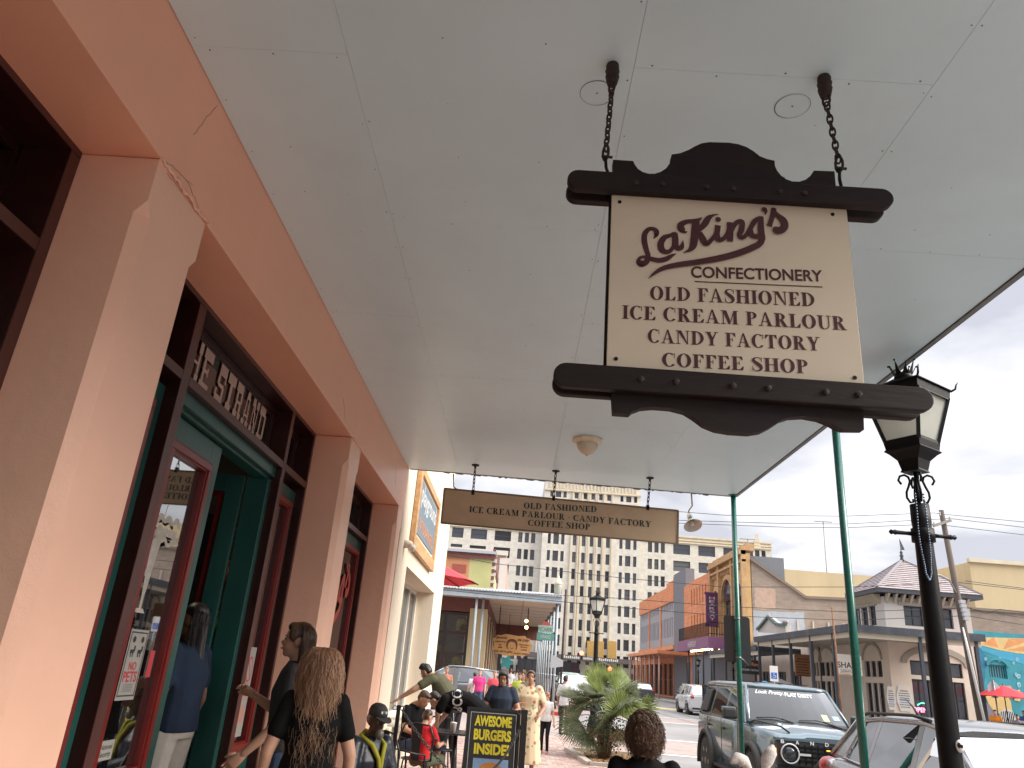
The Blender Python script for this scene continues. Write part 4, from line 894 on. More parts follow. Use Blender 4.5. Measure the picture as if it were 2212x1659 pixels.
def mastlight(x, y, zb, zt, w_, label, g_='light masts above the garage'):
    b = MB(); b.tube([(x,y,zb),(x,y,zt)],[.14,.08],8); b.obox((x-w_,y,zt),(x+w_,y,zt+.02),.25,.12)
    b.build('light_mast', mat('mast_grey', (.25,.26,.28), .5), label=label, cat='light mast', group=g_)
p = at(1778,1127,118); q = at(1790,1240,118); mastlight(p.x,118,10,p.z,1.4,'tall thin light mast standing alone on the parking garage roof')
p = at(1615,1165,118); mastlight(p.x,118,5,p.z,1.2,'light mast rising in front of the right end of the tower wing')

# ---------------- terrace across the street: facades on X = FXX
FXX = 19.25
F = lambda x, y: atx(x, y, FXX)
def yz(x, y): p = F(x, y); return p.y, p.z
brownb = brickmat('brown_party_wall', (.25,.19,.15), (.30,.235,.19), (.26,.22,.18), .5, .14, 'XZ', ms=.02, bump=.3)
orange = brickmat('orange_blocks', (.62,.24,.11), (.66,.27,.13), (.50,.19,.09), 1.6, .42, 'YZ', ms=.02, bump=.3)
grey = mat('grey_cladding', (.30,.30,.32), .6, var=.08, scale=1)
# grey and orange department store
GS = thing('grey_orange_store', 'grey clad store with orange cornice, slot windows and an orange arcade canopy', 'building', (FXX,108,0))
ya, za = yz(1383,1302); yb, zb_ = yz(1457,1250); zc = yz(1442,1270)[1]
yq = yz(1442,1270)[0]
zg0 = yz(1383,1330)[1]; zb0 = yz(1383,1405)[1]
cols = []; nb = 24
for k in range(nb):
    u0 = yb+1+(ya-yb-2)*k/nb; cols.append((u0+.25, u0+.62))
rws = [(zb0+1.0, zb0+3.3),(zb0+4.2, zb0+6.6)]
gridwall(GS, FX(FXX), yb, ya, zb0, zg0, cols, rws, .35, grey, 'cladding')
for i, (a, c) in enumerate(cols):
    for j, (va, vb) in enumerate(rws):
        if j == 0 and i == 0: P0 = window(GS, FX(FXX), a, c, va, vb, .2, 1, 1, frame=.05)
        else:
            q = copy_tree(P0, GS); q.matrix_parent_inverse = P0.matrix_parent_inverse @ Matrix.Translation((0,a-cols[0][0],va-rws[0][0]))
b = MB(); b.prism([(FXX-.15,ya,zg0),(FXX-.15,ya,za),(FXX-.15,yq,za),(FXX-.15,yq,zb_-.2),(FXX-.15,yb,zb_-.2),(FXX-.15,yb,zg0)], (.8,0,0)); b.build('orange_cornice', orange, GS)
b = MB()
for k in (1,2): u = yb+(ya-yb)*k/3; b.box(FXX-.12,FXX,u-.3,u+.3,zb0,zg0)
b.box(FXX-.2,FXX,yb,ya,zb0-.5,zb0); b.build('orange_pier', orange, GS)
b = MB(); b.box(FXX+.4,FXX+.9,yb,ya,0,zg0); b.build('store_mass', grey, GS)
b = MB()
for k in range(30): u = yb+(ya-yb)*k/30; b.box(FXX-2.0,FXX-.2,u+.1,u+.7,zb0-.95,zb0-.8)
b.box(FXX-2.1,FXX-1.9,yb,ya,zb0-1.0,zb0-.75); b.build('louvre_awning', mat('white_metal', (.55,.55,.55), .5), GS)
b = MB(); b.box(FXX-.1,FXX,yb-3,ya,4.6,zb0-1.1); b.build('orange_fascia', orange, GS)
slabm = mat('dark_grey_render', (.16,.17,.19), .7, var=.1)
ys0, zs0 = yz(1456,1230+4); ys1, zs1 = yz(1483,1231)
b = MB(); b.box(FXX-.1,FXX+.9,ys1,yb+.0,0,zs1+.2); b.build('tall_grey_slab', slabm, GS)
cX, cz = 15.5, 4.55
cA, cB = atx(1420,1413,cX), atx(1356,1419,cX)
b = MB(); b.box(cX,FXX-.1,cA.y,cB.y,cz,cz+.35); b.build('arcade_canopy', orange, GS)
for k in range(8): y = cA.y+.5+(cB.y-cA.y-1)*k/7; MB().tube([(cX+.3,y,0),(cX+.3,y,cz)],.09,8).build('arcade_post', mat('post_pink', (.45,.28,.22), .6), GS)
gridwall(GS, FX(FXX-.05), cA.y, ya, 0, 4.5, [(cA.y+.6+k*3.2, cA.y+3.4+k*3.2) for k in range(13)], [(.2,3.9)], .4, orange, 'shopfront')
for k in range(13):
    a = cA.y+.6+k*3.2; window(GS, FX(FXX-.05), a, a+2.8, .2, 3.9, .2, 2, 2, name='shop_window', frame=.09)
# orange bar building
OB = thing('orange_bar_building', 'bright orange block building with slot windows and a purple vertical sign', 'building', (FXX,82,0))
yo1, zo1 = yz(1483,1268); yo0, zo0 = yz(1547,1233)
scols = [(yo0+1.6+k*1.28, yo0+2.0+k*1.28) for k in range(7)]
gridwall(OB, FX(FXX-.3), yo0, yo1, 4.6, zo1-.6, scols, [(6.6,8.6),(9.6,11.3)], .3, orange)
for (a, c) in scols:
    for (va, vb) in ((6.6,8.6),(9.6,11.3)): window(OB, FX(FXX-.3), a, c, va, vb, .18, 1, 1, frame=.05)
b = MB(); b.box(FXX-.3,FXX+3,yo0,yo1-3,zo1-.6,zo0); b.box(FXX-.3,FXX+3,yo1-3,yo1,zo1-.6,zo1); b.build('parapet', orange, OB)
MB().box(FXX,FXX+3,yo0,yo1,0,zo1-.6).build('bar_mass', slabm, OB)
pur = mat('purple_sign', (.12,.035,.10), .5); purf = mat('purple_fascia', (.22,.085,.17), .55, var=.12, scale=1)
VS = thing('vertical_bar_sign', 'tall narrow purple sign with white letters projecting from the orange facade', 'sign', (FXX-1,76,8))
p, q = atx(1537,1287,FXX-1.3), atx(1546,1345,FXX-1.3)
yS = p.y; xs0 = p.x-.55
MB().box(xs0,xs0+1.1,yS-.1,yS+.1,q.z-.1,p.z+.1).build('sign_board', pur, VS)
b = MB(); b.box(xs0-.1,xs0+1.2,yS-.13,yS+.13,q.z-.3,q.z-.1); b.box(xs0-.1,xs0+1.2,yS-.13,yS+.13,p.z+.1,p.z+.3); b.box(xs0+1.1,FXX-.3,yS-.05,yS+.05,p.z-.5,p.z-.4); b.box(xs0+1.1,FXX-.3,yS-.05,yS+.05,q.z+.4,q.z+.5); b.build('sign_bracket', pur, VS)
for i, c_ in enumerate('HEARSAY'):
    h_ = (p.z-q.z-.3)/7; text('sign_letter', c_, lambda u,v,h: Vector((xs0+.55+u, yS-.13-h, v)), mat('print_white', (.6,.6,.58), .5), VS, width=.5, height=h_*.75, cx=0, y0=p.z-.1-h_*(i+1)+.08)
# ochre arched building and its brown flank
AB = thing('ochre_arched_building', 'ornate ochre facade with tall arches and a bare brown brick flank', 'building', (FXX,69,0))
ochre = mat('ochre_stone', (.50,.31,.13), .7, var=.16, scale=1.5, bump=.2, bscale=6); ochred = mat('ochre_cornice', (.47,.29,.14), .7, var=.2, scale=2)
yr, zr = yz(1620,1205); yl = yo0; W_ = yl-yr
flank = [(FXX,0)]+[(at(x,y,yr).x, at(x,y,yr).z) for x, y in ((1622,1208),(1728,1282),(1740,1290),(1826,1294),(2300,1330))]; flank = flank+[(flank[-1][0],0)]
MB().prism([(x,yr,z) for x,z in flank], (0,.5,0)).build('brick_flank', brownb, AB)
def patch(pts, m, nm):
    P_ = [at(x,y,yr-.004) for x,y in pts]; b = MB(); b.poly([(p.x,yr-.006,p.z) for p in P_]); b.build(nm, m, AB)
rb = random.Random(11)
def ragged(x0,y0,x1,y1):
    P_ = []
    for (a,b_,c,d,n) in ((x0,y0,x1,y0+4,14),(x1,y0+4,x1,y1,8),(x1,y1,x0,y1,3),(x0,y1,x0,y0,8)):
        for k in range(n): t = k/n; P_.append((a+(c-a)*t+rb.uniform(-1.2,1.2), b_+(d-b_)*t+rb.uniform(-1.2,1.2)))
    return P_
patch(ragged(1630,1268,1675,1316), mat('faded_peach_paint', (.42,.30,.23), .8, var=.15, scale=3, dirt=.4, dirtcol=(.28,.2,.16)), 'peach_paint_patch')
patch(ragged(1628,1319,1738,1385), mat('faded_blue_paint', (.34,.37,.40), .8, var=.12, scale=2, dirt=.35, dirtcol=(.28,.23,.2)), 'blue_paint_patch')
b = MB()
for k in range(14): x = 22.9+k*1.25; b.box(x-.05,x+.05,yr-.1,yr,6.4,7.2)
b.build('wall_anchor', mat('anchor_pale', (.5,.45,.38), .7), AB)
b = MB()
for i in range(len(flank)-2): b.obox((flank[i+1 if 0 else i][0] if i else FXX, yr+.2, flank[i][1] if i else zr), (flank[i+1][0], yr+.2, flank[i+1][1]), .7, .2) if i else None
b.build('flank_coping', mat('coping_brown', (.2,.15,.12), .8), AB)
za_ = [(yr+W_*a, yr+W_*c, h_) for a, c, h_ in ((.06,.26,9.4),(.34,.66,10.2),(.74,.94,9.4))]
gridwall(AB, FX(FXX-.35), yr, yl, 4.6, 12.3, [(a,c) for a,c,_ in za_], [(5.2,9.0)], .35, ochre)
for (a, c, h_) in za_:
    window(AB, FX(FXX-.35), a, c, 5.2, 9.0, .22, 2, 3, frame=.1)
    r_ = (c-a)/2; cy_ = (a+c)/2
    for rr, tt, dd in ((r_+.45,.35,.16),(r_+.12,.14,.26)):
        b = MB(); n = 12
        for k in range(n):
            a0, a1 = math.pi*k/n, math.pi*(k+1)/n
            b.prism([(FXX-.35-dd, cy_+q*math.cos(t), 9.0+q*math.sin(t)) for q, t in ((rr,a0),(rr,a1),(rr-tt,a1),(rr-tt,a0))], (dd,0,0))
        b.build('arch_moulding', ochred, AB)
    b = MB(); b.prism([(FXX-.36, cy_+(r_-.02)*math.cos(math.pi*k/12), 9.0+(r_-.02)*math.sin(math.pi*k/12)) for k in range(13)], (.008,0,0)); b.build('arch_window', dglass, AB)
b = MB()
for (z, t, d_) in ((12.2,.35,.55),(11.6,.2,.35),(4.8,.3,.3)): b.box(FXX-.35-d_,FXX-.35,yr,yl,z,z+t)
for a in (.0,.29,.69,.97): b.box(FXX-.75,FXX-.35,yr+W_*a,yr+W_*a+.35,4.8,12.9)
for k in range(22): u = yr+.2+(W_-.6)*k/21; b.box(FXX-.6,FXX-.36,u,u+.14,11.2,11.58)
b.box(FXX-.35,FXX+.4,yr,yl,12.55,13.1 if zr < 12.6 else zr); b.build('cornice', ochred, AB)
MB().box(FXX,FXX+3,yr+.5,yl,0,12.2).build('front_mass', slabm, AB)
# purple awning with bulbs and a railed balcony
PA = thing('purple_awning', 'purple flat awning edged with warm bulbs and a black balcony rail on top', 'awning', (17,70,5))
pc = atx(1530,1390,16.0); pf = atx(1473,1403,16.0)
MB().box(16.0,FXX-.36,pc.y,pf.y+2,4.55,5.5).build('fascia', purf, PA, bevel=.02)
text('awning_word', 'HEARSAY', lambda u,v,h: Vector((15.99-h, pc.y+6.0-u, 4.8+v)), mat('print_white', (.6,.6,.58), .5), PA, width=3.2, height=.5)
blb = mat('warm_bulb', (.9,.7,.4), .4, emit=(1,.6,.2), es=5); b = MB()
for k in range(14): b.ball((16.1, pc.y+.2+k*.5, 4.48), .08, 6)
for k in range(5): b.ball((16.3+k*.6, pc.y+.05, 4.48), .08, 6)
b.build('bulb_string', blb, PA)
b = MB()
for z in (5.7,6.6): b.box(16.05,16.1,pc.y,pf.y+1.8,z,z+.05); b.box(16.05,19,pc.y,pc.y+.05,z,z+.05)
y = pc.y
while y < pf.y+1.8: b.box(16.06,16.09,y,y+.03,5.5,6.6); y += .22
x = 16.05
while x < 19: b.box(x,x+.03,pc.y+.01,pc.y+.04,5.5,6.6); x += .22
b.build('balcony_rail', iron, PA, kind='stuff')
for k in range(4): y = pc.y+.3+k*2.8; MB().tube([(16.3,y,0),(16.3,y,4.55)],.07,8).build('awning_post', mat('post_dark', (.03,.035,.045), .5), PA)
# ---------------- corner building with the pyramid roofed turret
YFC, XLC = 40.6, 19.25
bei = mat('beige_stucco', (.66,.56,.47), .8, var=.08, scale=1.0, bump=.25, bscale=12, dirt=.22, dirtcol=(.33,.28,.24)); beid = mat('beige_trim', (.34,.30,.25), .8, var=.1)
white_st = mat('white_stucco', (.56,.52,.48), .8, var=.05, scale=1, dirt=.12, dirtcol=(.4,.36,.32))
slate = mat('slate_paint', (.045,.05,.065), .55, var=.2, scale=3)
CBD = thing('corner_taco_building', 'beige stucco corner building with a pyramid roofed upper storey and a wraparound porch', 'building', (XLC,YFC,0))
def P(px, py, Y=YFC): q = at(px, py, Y); return q.x, q.z
wl_ = P(1966,1437)[0]; wr_ = P(2080,1455)[0]; XE = P(2112,1400)[0]
zw = [P(1975,1545)[1], P(1968,1470)[1], P(1965,1464)[1], P(1962,1432)[1]]
z_a0 = 1.0; z_a1 = 2.75; z_b0 = 2.95; z_b1 = 3.65
gridwall(CBD, FY_(YFC), XLC, XE, 0, 5.1, [(wl_,wr_)], [(z_a0,z_a1),(z_b0,z_b1)], .35, bei)
dkf = mat('black_window_frame', (.025,.027,.032), .5)
window(CBD, FY_(YFC), wl_, wl_+(wr_-wl_)*.3, z_a0, z_a1, .1, 2, 2, None, dkf); window(CBD, FY_(YFC), wl_+(wr_-wl_)*.7, wr_, z_a0, z_a1, .1, 2, 2, None, dkf)
dr_ = window(CBD, FY_(YFC), wl_+(wr_-wl_)*.33, wl_+(wr_-wl_)*.67, z_a0-.9, z_a1, .1, 2, 2, None, dkf, 'door')
window(CBD, FY_(YFC), wl_, wr_, z_b0, z_b1, .1, 4, 1, None, dkf)
def archm(T, fn, uc, vc, ru, rv, t, d_, a0=0, a1=180, m=None):
    b = MB(); n = 12
    for k in range(n):
        q0, q1 = R(a0+(a1-a0)*k/n), R(a0+(a1-a0)*(k+1)/n)
        P_ = [fn(uc+(ru+e)*math.cos(q), vc+(rv+e)*math.sin(q), -d_) for e, q in ((t,q0),(t,q1),(0,q1),(0,q0))]
        dd = fn(0,0,d_)-fn(0,0,0); b.prism(P_, dd)
    b.build('arch_moulding', m or beid, T)
archm(CBD, FY_(YFC), (wl_+wr_)/2, z_b1-.15, (wr_-wl_)/2*1.12, .62, .3, .06)
# side facing the street: tall doors and transoms under arches
sidec = []
for (pa, pb) in ((1772,1804),(1868,1906)):
    a, c = atx(pb,1450,XLC).y, atx(pa,1450,XLC).y; sidec.append((a, c))
sidec = sorted(sidec+[(49.6,51.0)])
gridwall(CBD, FX(XLC), YFC+.35, 52.4, 0, 5.1, sidec, [(.15,2.45),(2.75,3.55)], .35, bei, 'side_wall')
for (a, c) in sidec:
    for k in range(3):
        u0 = a+(c-a)*k/3+.06; u1 = a+(c-a)*(k+1)/3-.06
        window(CBD, FX(XLC), u0, u1, .15, 2.45, .1, 1, 3 if k != 1 else 1, None, dkf, 'window' if k != 1 else 'door', .07); window(CBD, FX(XLC), u0, u1, 2.75, 3.55, .1, 2, 1, None, dkf, 'window', .07)
    b = MB()
    for k in (1,2): u = a+(c-a)*k/3; b.box(XLC+.02,XLC+.3,u-.06,u+.06,.15,3.55)
    b.build('door_pier', bei, CBD)
    archm(CBD, FX(XLC), (a+c)/2, 3.6, (c-a)/2, .75, .16, .05)
MB().box(XLC+.36,XE,YFC+.36,52.4,0,5.1).build('ground_floor_mass', mat('interior_dim', (.1,.09,.08), .8), CBD)
# upper storey
TXR = P(2094,1303)[0]; TYL = atx(1850,1290,XLC).y; z_u1 = 6.75
uw = [(P(2005,1300)[0]-2.2+.0, 0)]
ux0 = P(1951,1300)[0]; ux1 = P(2055,1300)[0]
gridwall(CBD, FY_(YFC+.05), XLC+.05, TXR, 4.9, z_u1, [(ux0,ux0+1.0),(ux0+1.1,ux0+1.6),(ux1-1.0,ux1)], [(5.35,6.35)], .3, white_st, 'upper_wall')
for (a, c) in ((ux0,ux0+1.0),(ux0+1.1,ux0+1.6),(ux1-1.0,ux1)): window(CBD, FY_(YFC+.05), a, c, 5.35, 6.35, .12, 2, 2, None, dkf)
vs_ = [(YFC+1.1+k*.95, YFC+1.9+k*.95) for k in range(3)]
gridwall(CBD, FX(XLC+.05), YFC+.35, TYL, 4.9, z_u1, vs_, [(5.35,6.35)], .3, white_st, 'upper_wall')
for (a, c) in vs_: window(CBD, FX(XLC+.05), a, c, 5.35, 6.35, .12, 2, 2, None, dkf)
MB().box(XLC+.36,TXR,YFC+.36,TYL,4.9,z_u1).build('upper_mass', white_st, CBD)
b = MB(); b.box(ux0-.25,ux1+.25,YFC-.01,YFC+.05,6.38,6.6); b.box(XLC-.01,XLC+.05,vs_[0][0]-.2,vs_[2][1]+.2,6.38,6.6); b.build('window_band', beid, CBD)
ex0, ex1, ey0, ey1, ez = XLC-.45, TXR+.5, YFC-.45, TYL+.45, 6.9
for k in range(11): x = XLC+.2+k*(TXR-XLC-.4)/10; MB().prism([(x-.05,YFC+.05,6.4),(x-.05,YFC-.38,6.88),(x-.05,YFC+.05,6.88)], (.1,0,0)).build('eave_bracket', trimt, CBD)
for k in range(13): y = YFC+.4+k*(TYL-YFC-.6)/12; MB().prism([(XLC+.05,y,6.4),(XLC-.38,y,6.88),(XLC+.05,y,6.88)], (0,.1,0)).build('eave_bracket', trimt, CBD)
MB().box(ex0,ex1,ey0,ey1,ez,ez+.2).build('eave', slate, CBD)
apx = ((ex0+ex1)/2-.25, (ey0+ey1)/2, 8.95)
tilem = brickmat('roof_tiles', (.28,.25,.255), (.33,.30,.30), (.24,.17,.17), .42, .1, 'XY', ms=.01, bump=.8)
cor = [(ex0,ey0),(ex1,ey0),(ex1,ey1),(ex0,ey1)]
rf = MB()
for i in range(4): p, q = cor[i], cor[(i+1)%4]; rf.poly([(p[0],p[1],ez+.2),(q[0],q[1],ez+.2),apx])
RF = rf.build('roof', mat('roof_under', (.3,.23,.22), .8), CBD)
rowm = mat('clay_tile_pale', (.33,.285,.285), .75, var=.18, scale=4)
for i in (0,3):
    p, q = Vector((*cor[i],ez+.2)), Vector((*cor[(i+1)%4],ez+.2)); A_ = Vector(apx); n = 15; b = MB(); nrm = (q-p).cross(A_-p).normalized()
    if nrm.z < 0: nrm = -nrm
    for k in range(n):
        t0, t1 = k/n, (k+1.12)/n; t1 = min(t1, .999)
        a0, a1, b1, b0 = p.lerp(A_,t0), q.lerp(A_,t0), q.lerp(A_,t1), p.lerp(A_,t1); L_ = (a1-a0).length; m_ = max(2, int(L_/.42)); off = .5*(k%2)
        for j in range(m_+1):
            s0, s1 = max(0,(j-off)/m_), min(1,(j+1-off)/m_)
            if s1 <= s0: continue
            P4 = [a0.lerp(a1,s0)+nrm*.05, a0.lerp(a1,s1)+nrm*.05, b0.lerp(b1,s1)+nrm*.012, b0.lerp(b1,s0)+nrm*.012]
            b.prism([x_ for x_ in P4], -nrm*.02)
    b.build('roof_tiles', rowm, RF, kind='stuff')
b = MB()
for i in range(4): b.obox((*cor[i],ez+.24),(apx[0],apx[1],apx[2]+.05),.12,.08)
b.build('hip_ridge', mat('hip_grey', (.28,.26,.27), .7), RF)
b = MB(); b.lathe((apx[0],apx[1],apx[2]),[(.14,-.1),(.1,.1),(.07,.2),(.12,.28),(.05,.36),(.09,.45),(.03,.55),(.02,.95)],10); b.prism([(apx[0]-.02,apx[1],apx[2]+.6),(apx[0]+.22,apx[1],apx[2]+.62),(apx[0]-.02,apx[1],apx[2]+1.25)], (0,.02,0)); b.build('weathervane', slate, RF)
# wraparound porch
PX, PY = 15.8, 37.0; pxe = at(2126,1387,PY).x; pye = atx(1631,1390,PX).y; zt_ = 4.72
slm = mat('porch_fascia', (.04,.047,.06), .6, var=.35, scale=2, dirt=.3, dirtcol=(.35,.38,.42)); crm = mat('porch_cream', (.52,.46,.36), .6, var=.06)
PR = thing('corner_porch', 'dark edged wraparound porch roof on slate posts around the beige corner building', 'porch', (PX,PY,0))
b = MB(); b.box(PX,pxe,PY,YFC,zt_-.16,zt_+.1); b.box(PX,XLC,YFC,pye,zt_-.161,zt_+.099); b.build('porch_roof', slate, PR)
b = MB(); b.box(PX-.06,pxe+.06,PY-.06,PY,zt_-.18,zt_+.16); b.box(PX-.06,PX,PY,pye,zt_-.18,zt_+.16); b.build('edge_fascia', slm, PR)
b = MB(); b.box(PX+.1,pxe-.1,PY+.1,PY+.2,zt_-.42,zt_-.17); b.box(PX+.1,PX+.2,PY+.2,pye-.1,zt_-.42,zt_-.17); b.build('beam', crm, PR)
b = MB(); b.box(PX+.2,pxe-.1,PY+.2,YFC-.02,zt_-.24,zt_-.17); b.box(PX+.2,XLC-.02,YFC,pye,zt_-.24,zt_-.17); b.build('soffit', beid, PR)
pp_ = [(PX+.15,atx(x,1420,PX+.15).y) for x in (1641,1671,1709,1754,1803)]+[(PX+.15,PY+.15),(at(1993,1440,PY+.15).x,PY+.15),(at(2114,1440,PY+.15).x,PY+.15)]
for (x, y) in pp_: MB().box(x-.075,x+.075,y-.075,y+.075,0,zt_-.17).build('porch_post', slate, PR)
# mission parapet building beyond
MBd = thing('mission_parapet_building', 'low white building with a small stepped gable parapet behind the slate porch', 'building', (FXX,57,0))
mc = [(53.2,54.8),(56.2,57.8),(59.2,61.5)]
gridwall(MBd, FX(XLC+.02), 52.4, yr-.05, 0, 5.0, mc, [(.1,3.0)], .35, bei)
for (a, c) in mc: window(MBd, FX(XLC+.02), a, c, .1, 3.0, .1, 3, 2, None, dkf)
MB().box(XLC+.4,XLC+8,52.42,yr-.05,0,5.0).build('building_mass', white_st, MBd)
gp = [atx(x,y,XLC) for x,y in ((1640,1366),(1640,1360),(1648,1352),(1664,1333),(1681,1348),(1700,1350),(1700,1370))]
b = MB(); b.prism([(XLC-.1,p.y,max(5.0,p.z)) for p in gp], (.4,0,0)); b.box(XLC-.1,XLC+.3,52.5,yr-.1,5.0,5.35); b.build('gable_parapet', white_st, MBd)
b = MB()
for i in (1,2,3,4): p, q = gp[i], gp[i+1]; b.obox((XLC-.12,p.y,p.z),(XLC-.12,q.y,q.z),.3,.16)
b.build('green_coping', mat('coping_green', (.08,.15,.14), .6), MBd)
b = MB()
for i in (2,3):
    p, q = gp[i], gp[i+1]
    for k in range(9): t = k/9; b.ball((XLC-.15, p.y+(q.y-p.y)*t, p.z+(q.z-p.z)*t+.12), .1, 6)
for k in range(3): p = atx(1697+k*3,1344,XLC); b.ball((XLC-.1,p.y,p.z),.16,6)
b.build('clay_beads', mat('clay_tile_pale', (.33,.285,.285), .75), MBd)
b = MB(); b.box(15.9,FXX-.4,pye+.2,pc.y-.4,4.05,4.35); b.build('second_canopy', slm, MBd); MB().box(16.0,16.1,pye+.2,pc.y-.4,3.78,4.04).build('second_beam', crm, MBd)
for k in range(4): y = pye+1+k*3.6; MB().box(16.0,16.14,y,y+.14,0,3.78).build('canopy_post', slate, MBd)
# signs under the porches
def board_sign(name, label, Tloc, x0, x1, z0, z1, y, m, rows_, group=None, t=.08):
    T = thing(name, label, 'sign', Tloc, group=group); MB().box(x0,x1,y,y+t,z0,z1).build('sign_board', m, T, bevel=.02)
    for (s_, cz_, wd, hh, mm, off) in rows_: text('sign_lettering', s_, lambda u,v,h: Vector(((x0+x1)/2+u, y-.006-h, v)), mm, T, width=wd, height=hh, y0=cz_, off=off)
    return T
p, q = at(1716,1412,46), at(1752,1462,46)
WB = board_sign('wooden_menu_sign', 'carved brown wooden board hanging under the slate porch', (p.x,46,3), p.x, q.x, q.z, p.z, 46, mat('carved_wood', (.24,.11,.05), .6, var=.3, scale=9), [])
po = []
for k in range(7): w_ = (.34,.46,.3,.4,.34,.44,.36)[k]; po += rect(-w_, -k*.15, w_, -k*.15+.07)
flat('carved_text', po, lambda u,v,h: Vector(((p.x+q.x)/2+u*.9, 45.99-h, p.z-.3+v)), mat('carved_dark', (.12,.05,.02), .7), WB, lift=1e-3)
p, q = at(1806,1412,37.9), at(1864,1461,37.9); blk = mat('print_black', (.03,.03,.03), .6); ors = mat('print_rust', (.4,.15,.06), .6)
board_sign('taco_shop_sign', 'white sign with a black word and rusty lines beneath, hung at the porch corner', (p.x,37.9,3), p.x, q.x, q.z, p.z, 37.9, mat('board_offwhite', (.55,.5,.44), .6, var=.05),
    [('SHARK', p.z-.62, 1.15, .28, blk, .02),('TACO BAR', p.z-.75, .95, .08, blk, 0),('Cantina & Bar', p.z-.95, .95, .13, ors, 0),('HAPPY HOUR', q.z+.10, .85, .08, blk, 0)])
p, q = at(1644,1427,52), at(1690,1462,52)
TQ = board_sign('tequila_bar_sign', 'black signboard with orange lettering beyond the slate porch posts', (p.x,52,3), p.x-1.4, q.x-1.4, q.z, p.z, 52, mat('board_black', (.02,.02,.022), .5),
    [('Tequila Ranch', p.z-.45, 1.3, .3, mat('print_orange', (.6,.22,.06), .5), .01),('KITCHEN  CANTINA', q.z+.2, 1.1, .12, mat('print_white', (.6,.6,.58), .5), 0)])
# oval wall plaques, neon OPEN
def plaque(xc, zc, w_, h_, label):
    T = thing('wall_plaque', label, 'plaque', (xc,YFC,zc), group='white scrolled plaques on the corner wall'); P_ = []
    for k in range(36):
        a = 2*math.pi*k/36; r_ = 1+.06*math.cos(6*a); P_.append((xc+w_*.5*r_*math.copysign(abs(math.cos(a))**.7, math.cos(a)), YFC-.03, zc+h_*.5*r_*math.copysign(abs(math.sin(a))**.8, math.sin(a))))
    MB().prism(P_, (0,.03,0)).build('plaque_board', mat('board_white', (.62,.6,.58), .6), T)
    for k in range(8):
        m_ = (ors, blk, blk, blk, mat('print_blue', (.08,.12,.35), .6), mat('print_blue', (.08,.12,.35), .6), blk, blk)[k]; ww = w_*(.25,.34,.36,.3,.34,.3,.36,.3)[k]; z = zc+h_*.26-k*h_*.085
        flat('plaque_lettering', [q for j in range(7) for q in rect(-ww+j*ww*2/7, 0, -ww+(j+.75)*ww*2/7, .05*h_ if k in (0,4) else .028*h_)], lambda u,v,h: Vector((xc+u, YFC-.034-h, z+v)), m_, T, lift=1e-4)
plaque(P(1954,1510)[0], P(1954,1509)[1], .78, 1.25, 'wide white scrolled plaque on the corner wall left of the big window')
plaque(P(1925,1508)[0], P(1925,1508)[1], .42, 1.15, 'narrow white scrolled plaque nearest the building corner')
NO = thing('neon_open_sign', 'red neon OPEN sign with a green curve in the corner shop window', 'neon sign', (21,YFC,1.2)); p = P(1989,1533)
text('neon_letters', 'OPEN', lambda u,v,h: Vector((p[0]+u, YFC+.07-h, p[1]+v)), mat('neon_red', (.8,.1,.15), .5, emit=(1,.12,.2), es=2.2), NO, width=.72, height=.22, y0=-.12, off=.012)
MB().tube([(p[0]-.1+.45*t, YFC+.06, p[1]+.20+.12*math.sin(t*2.6)) for t in [k/8 for k in range(9)]], .014, 6).build('neon_curve', mat('neon_green', (.1,.8,.4), .5, emit=(.1,.9,.45), es=1.8), NO)
# ---------------- mural building on the far right
MU = thing('mural_building', 'turquoise mural wall with a painted fish below a band of yellow and orange triangles', 'building', (XE+6,YFC+.4,0))
YM = YFC+.5; x0m = XE+.02; x1m = x0m+14; mw = mat('mural_turquoise', (.035,.27,.33), .7, var=.25, scale=1.2)
wmL, wmR = at(2137,1450,YM).x, at(2178,1470,YM).x; wz0, wz1 = at(2160,1466,YM).z, at(2150,1436,YM).z
gridwall(MU, FY_(YM), x0m, x1m, 0, 5.4, [(wmL,wmR)], [(wz0,wz1)], .3, mw)
window(MU, FY_(YM), wmL, wmR, wz0, wz1, .12, 7, 1, None, mat('mural_window_frame', (.05,.3,.36), .6), 'window', .05)
archm(MU, FY_(YM), (wmL+wmR)/2, wz1-.05, (wmR-wmL)/2, .28, .14, .08, m=mw)
MB().box(x0m,x1m,YM+.32,YM+14,0,5.4).build('mural_mass', slabm, MU)
def mural(pts, col, nm='mural_paint'):
    b = MB(); mural.k += 1; y = YM-.002-mural.k*.0008
    b.poly([(at(1836+.1699*x,1323+.1699*y_,YM).x, y, at(1836+.1699*x,1323+.1699*y_,YM).z) for x,y_ in pts])
    b.build(nm, mat('mural_%d%d%d' % tuple(int(99*c) for c in col), col, .7, var=.12, scale=3), MU)
mural.k = 0
mural([(1530,310),(2260,330),(2260,530),(2140,520),(1900,480),(1700,425),(1530,420)], (.62,.46,.20))
for t_ in ([(1690,400),(1830,310),(1890,450)],[(1950,470),(2010,335),(2160,400)],[(1990,480),(2260,420),(2260,500)],[(2030,330),(2200,330),(2260,360),(2160,400)]): mural(t_, (.62,.27,.10))
mural([(1640,430),(1900,490),(2212,535),(2212,660),(1950,590),(1650,470)], (.05,.33,.50))
mural([(1600,430),(1640,430),(1740,560),(1700,1000),(1640,1000)], (.02,.17,.30))
rb = random.Random(4)
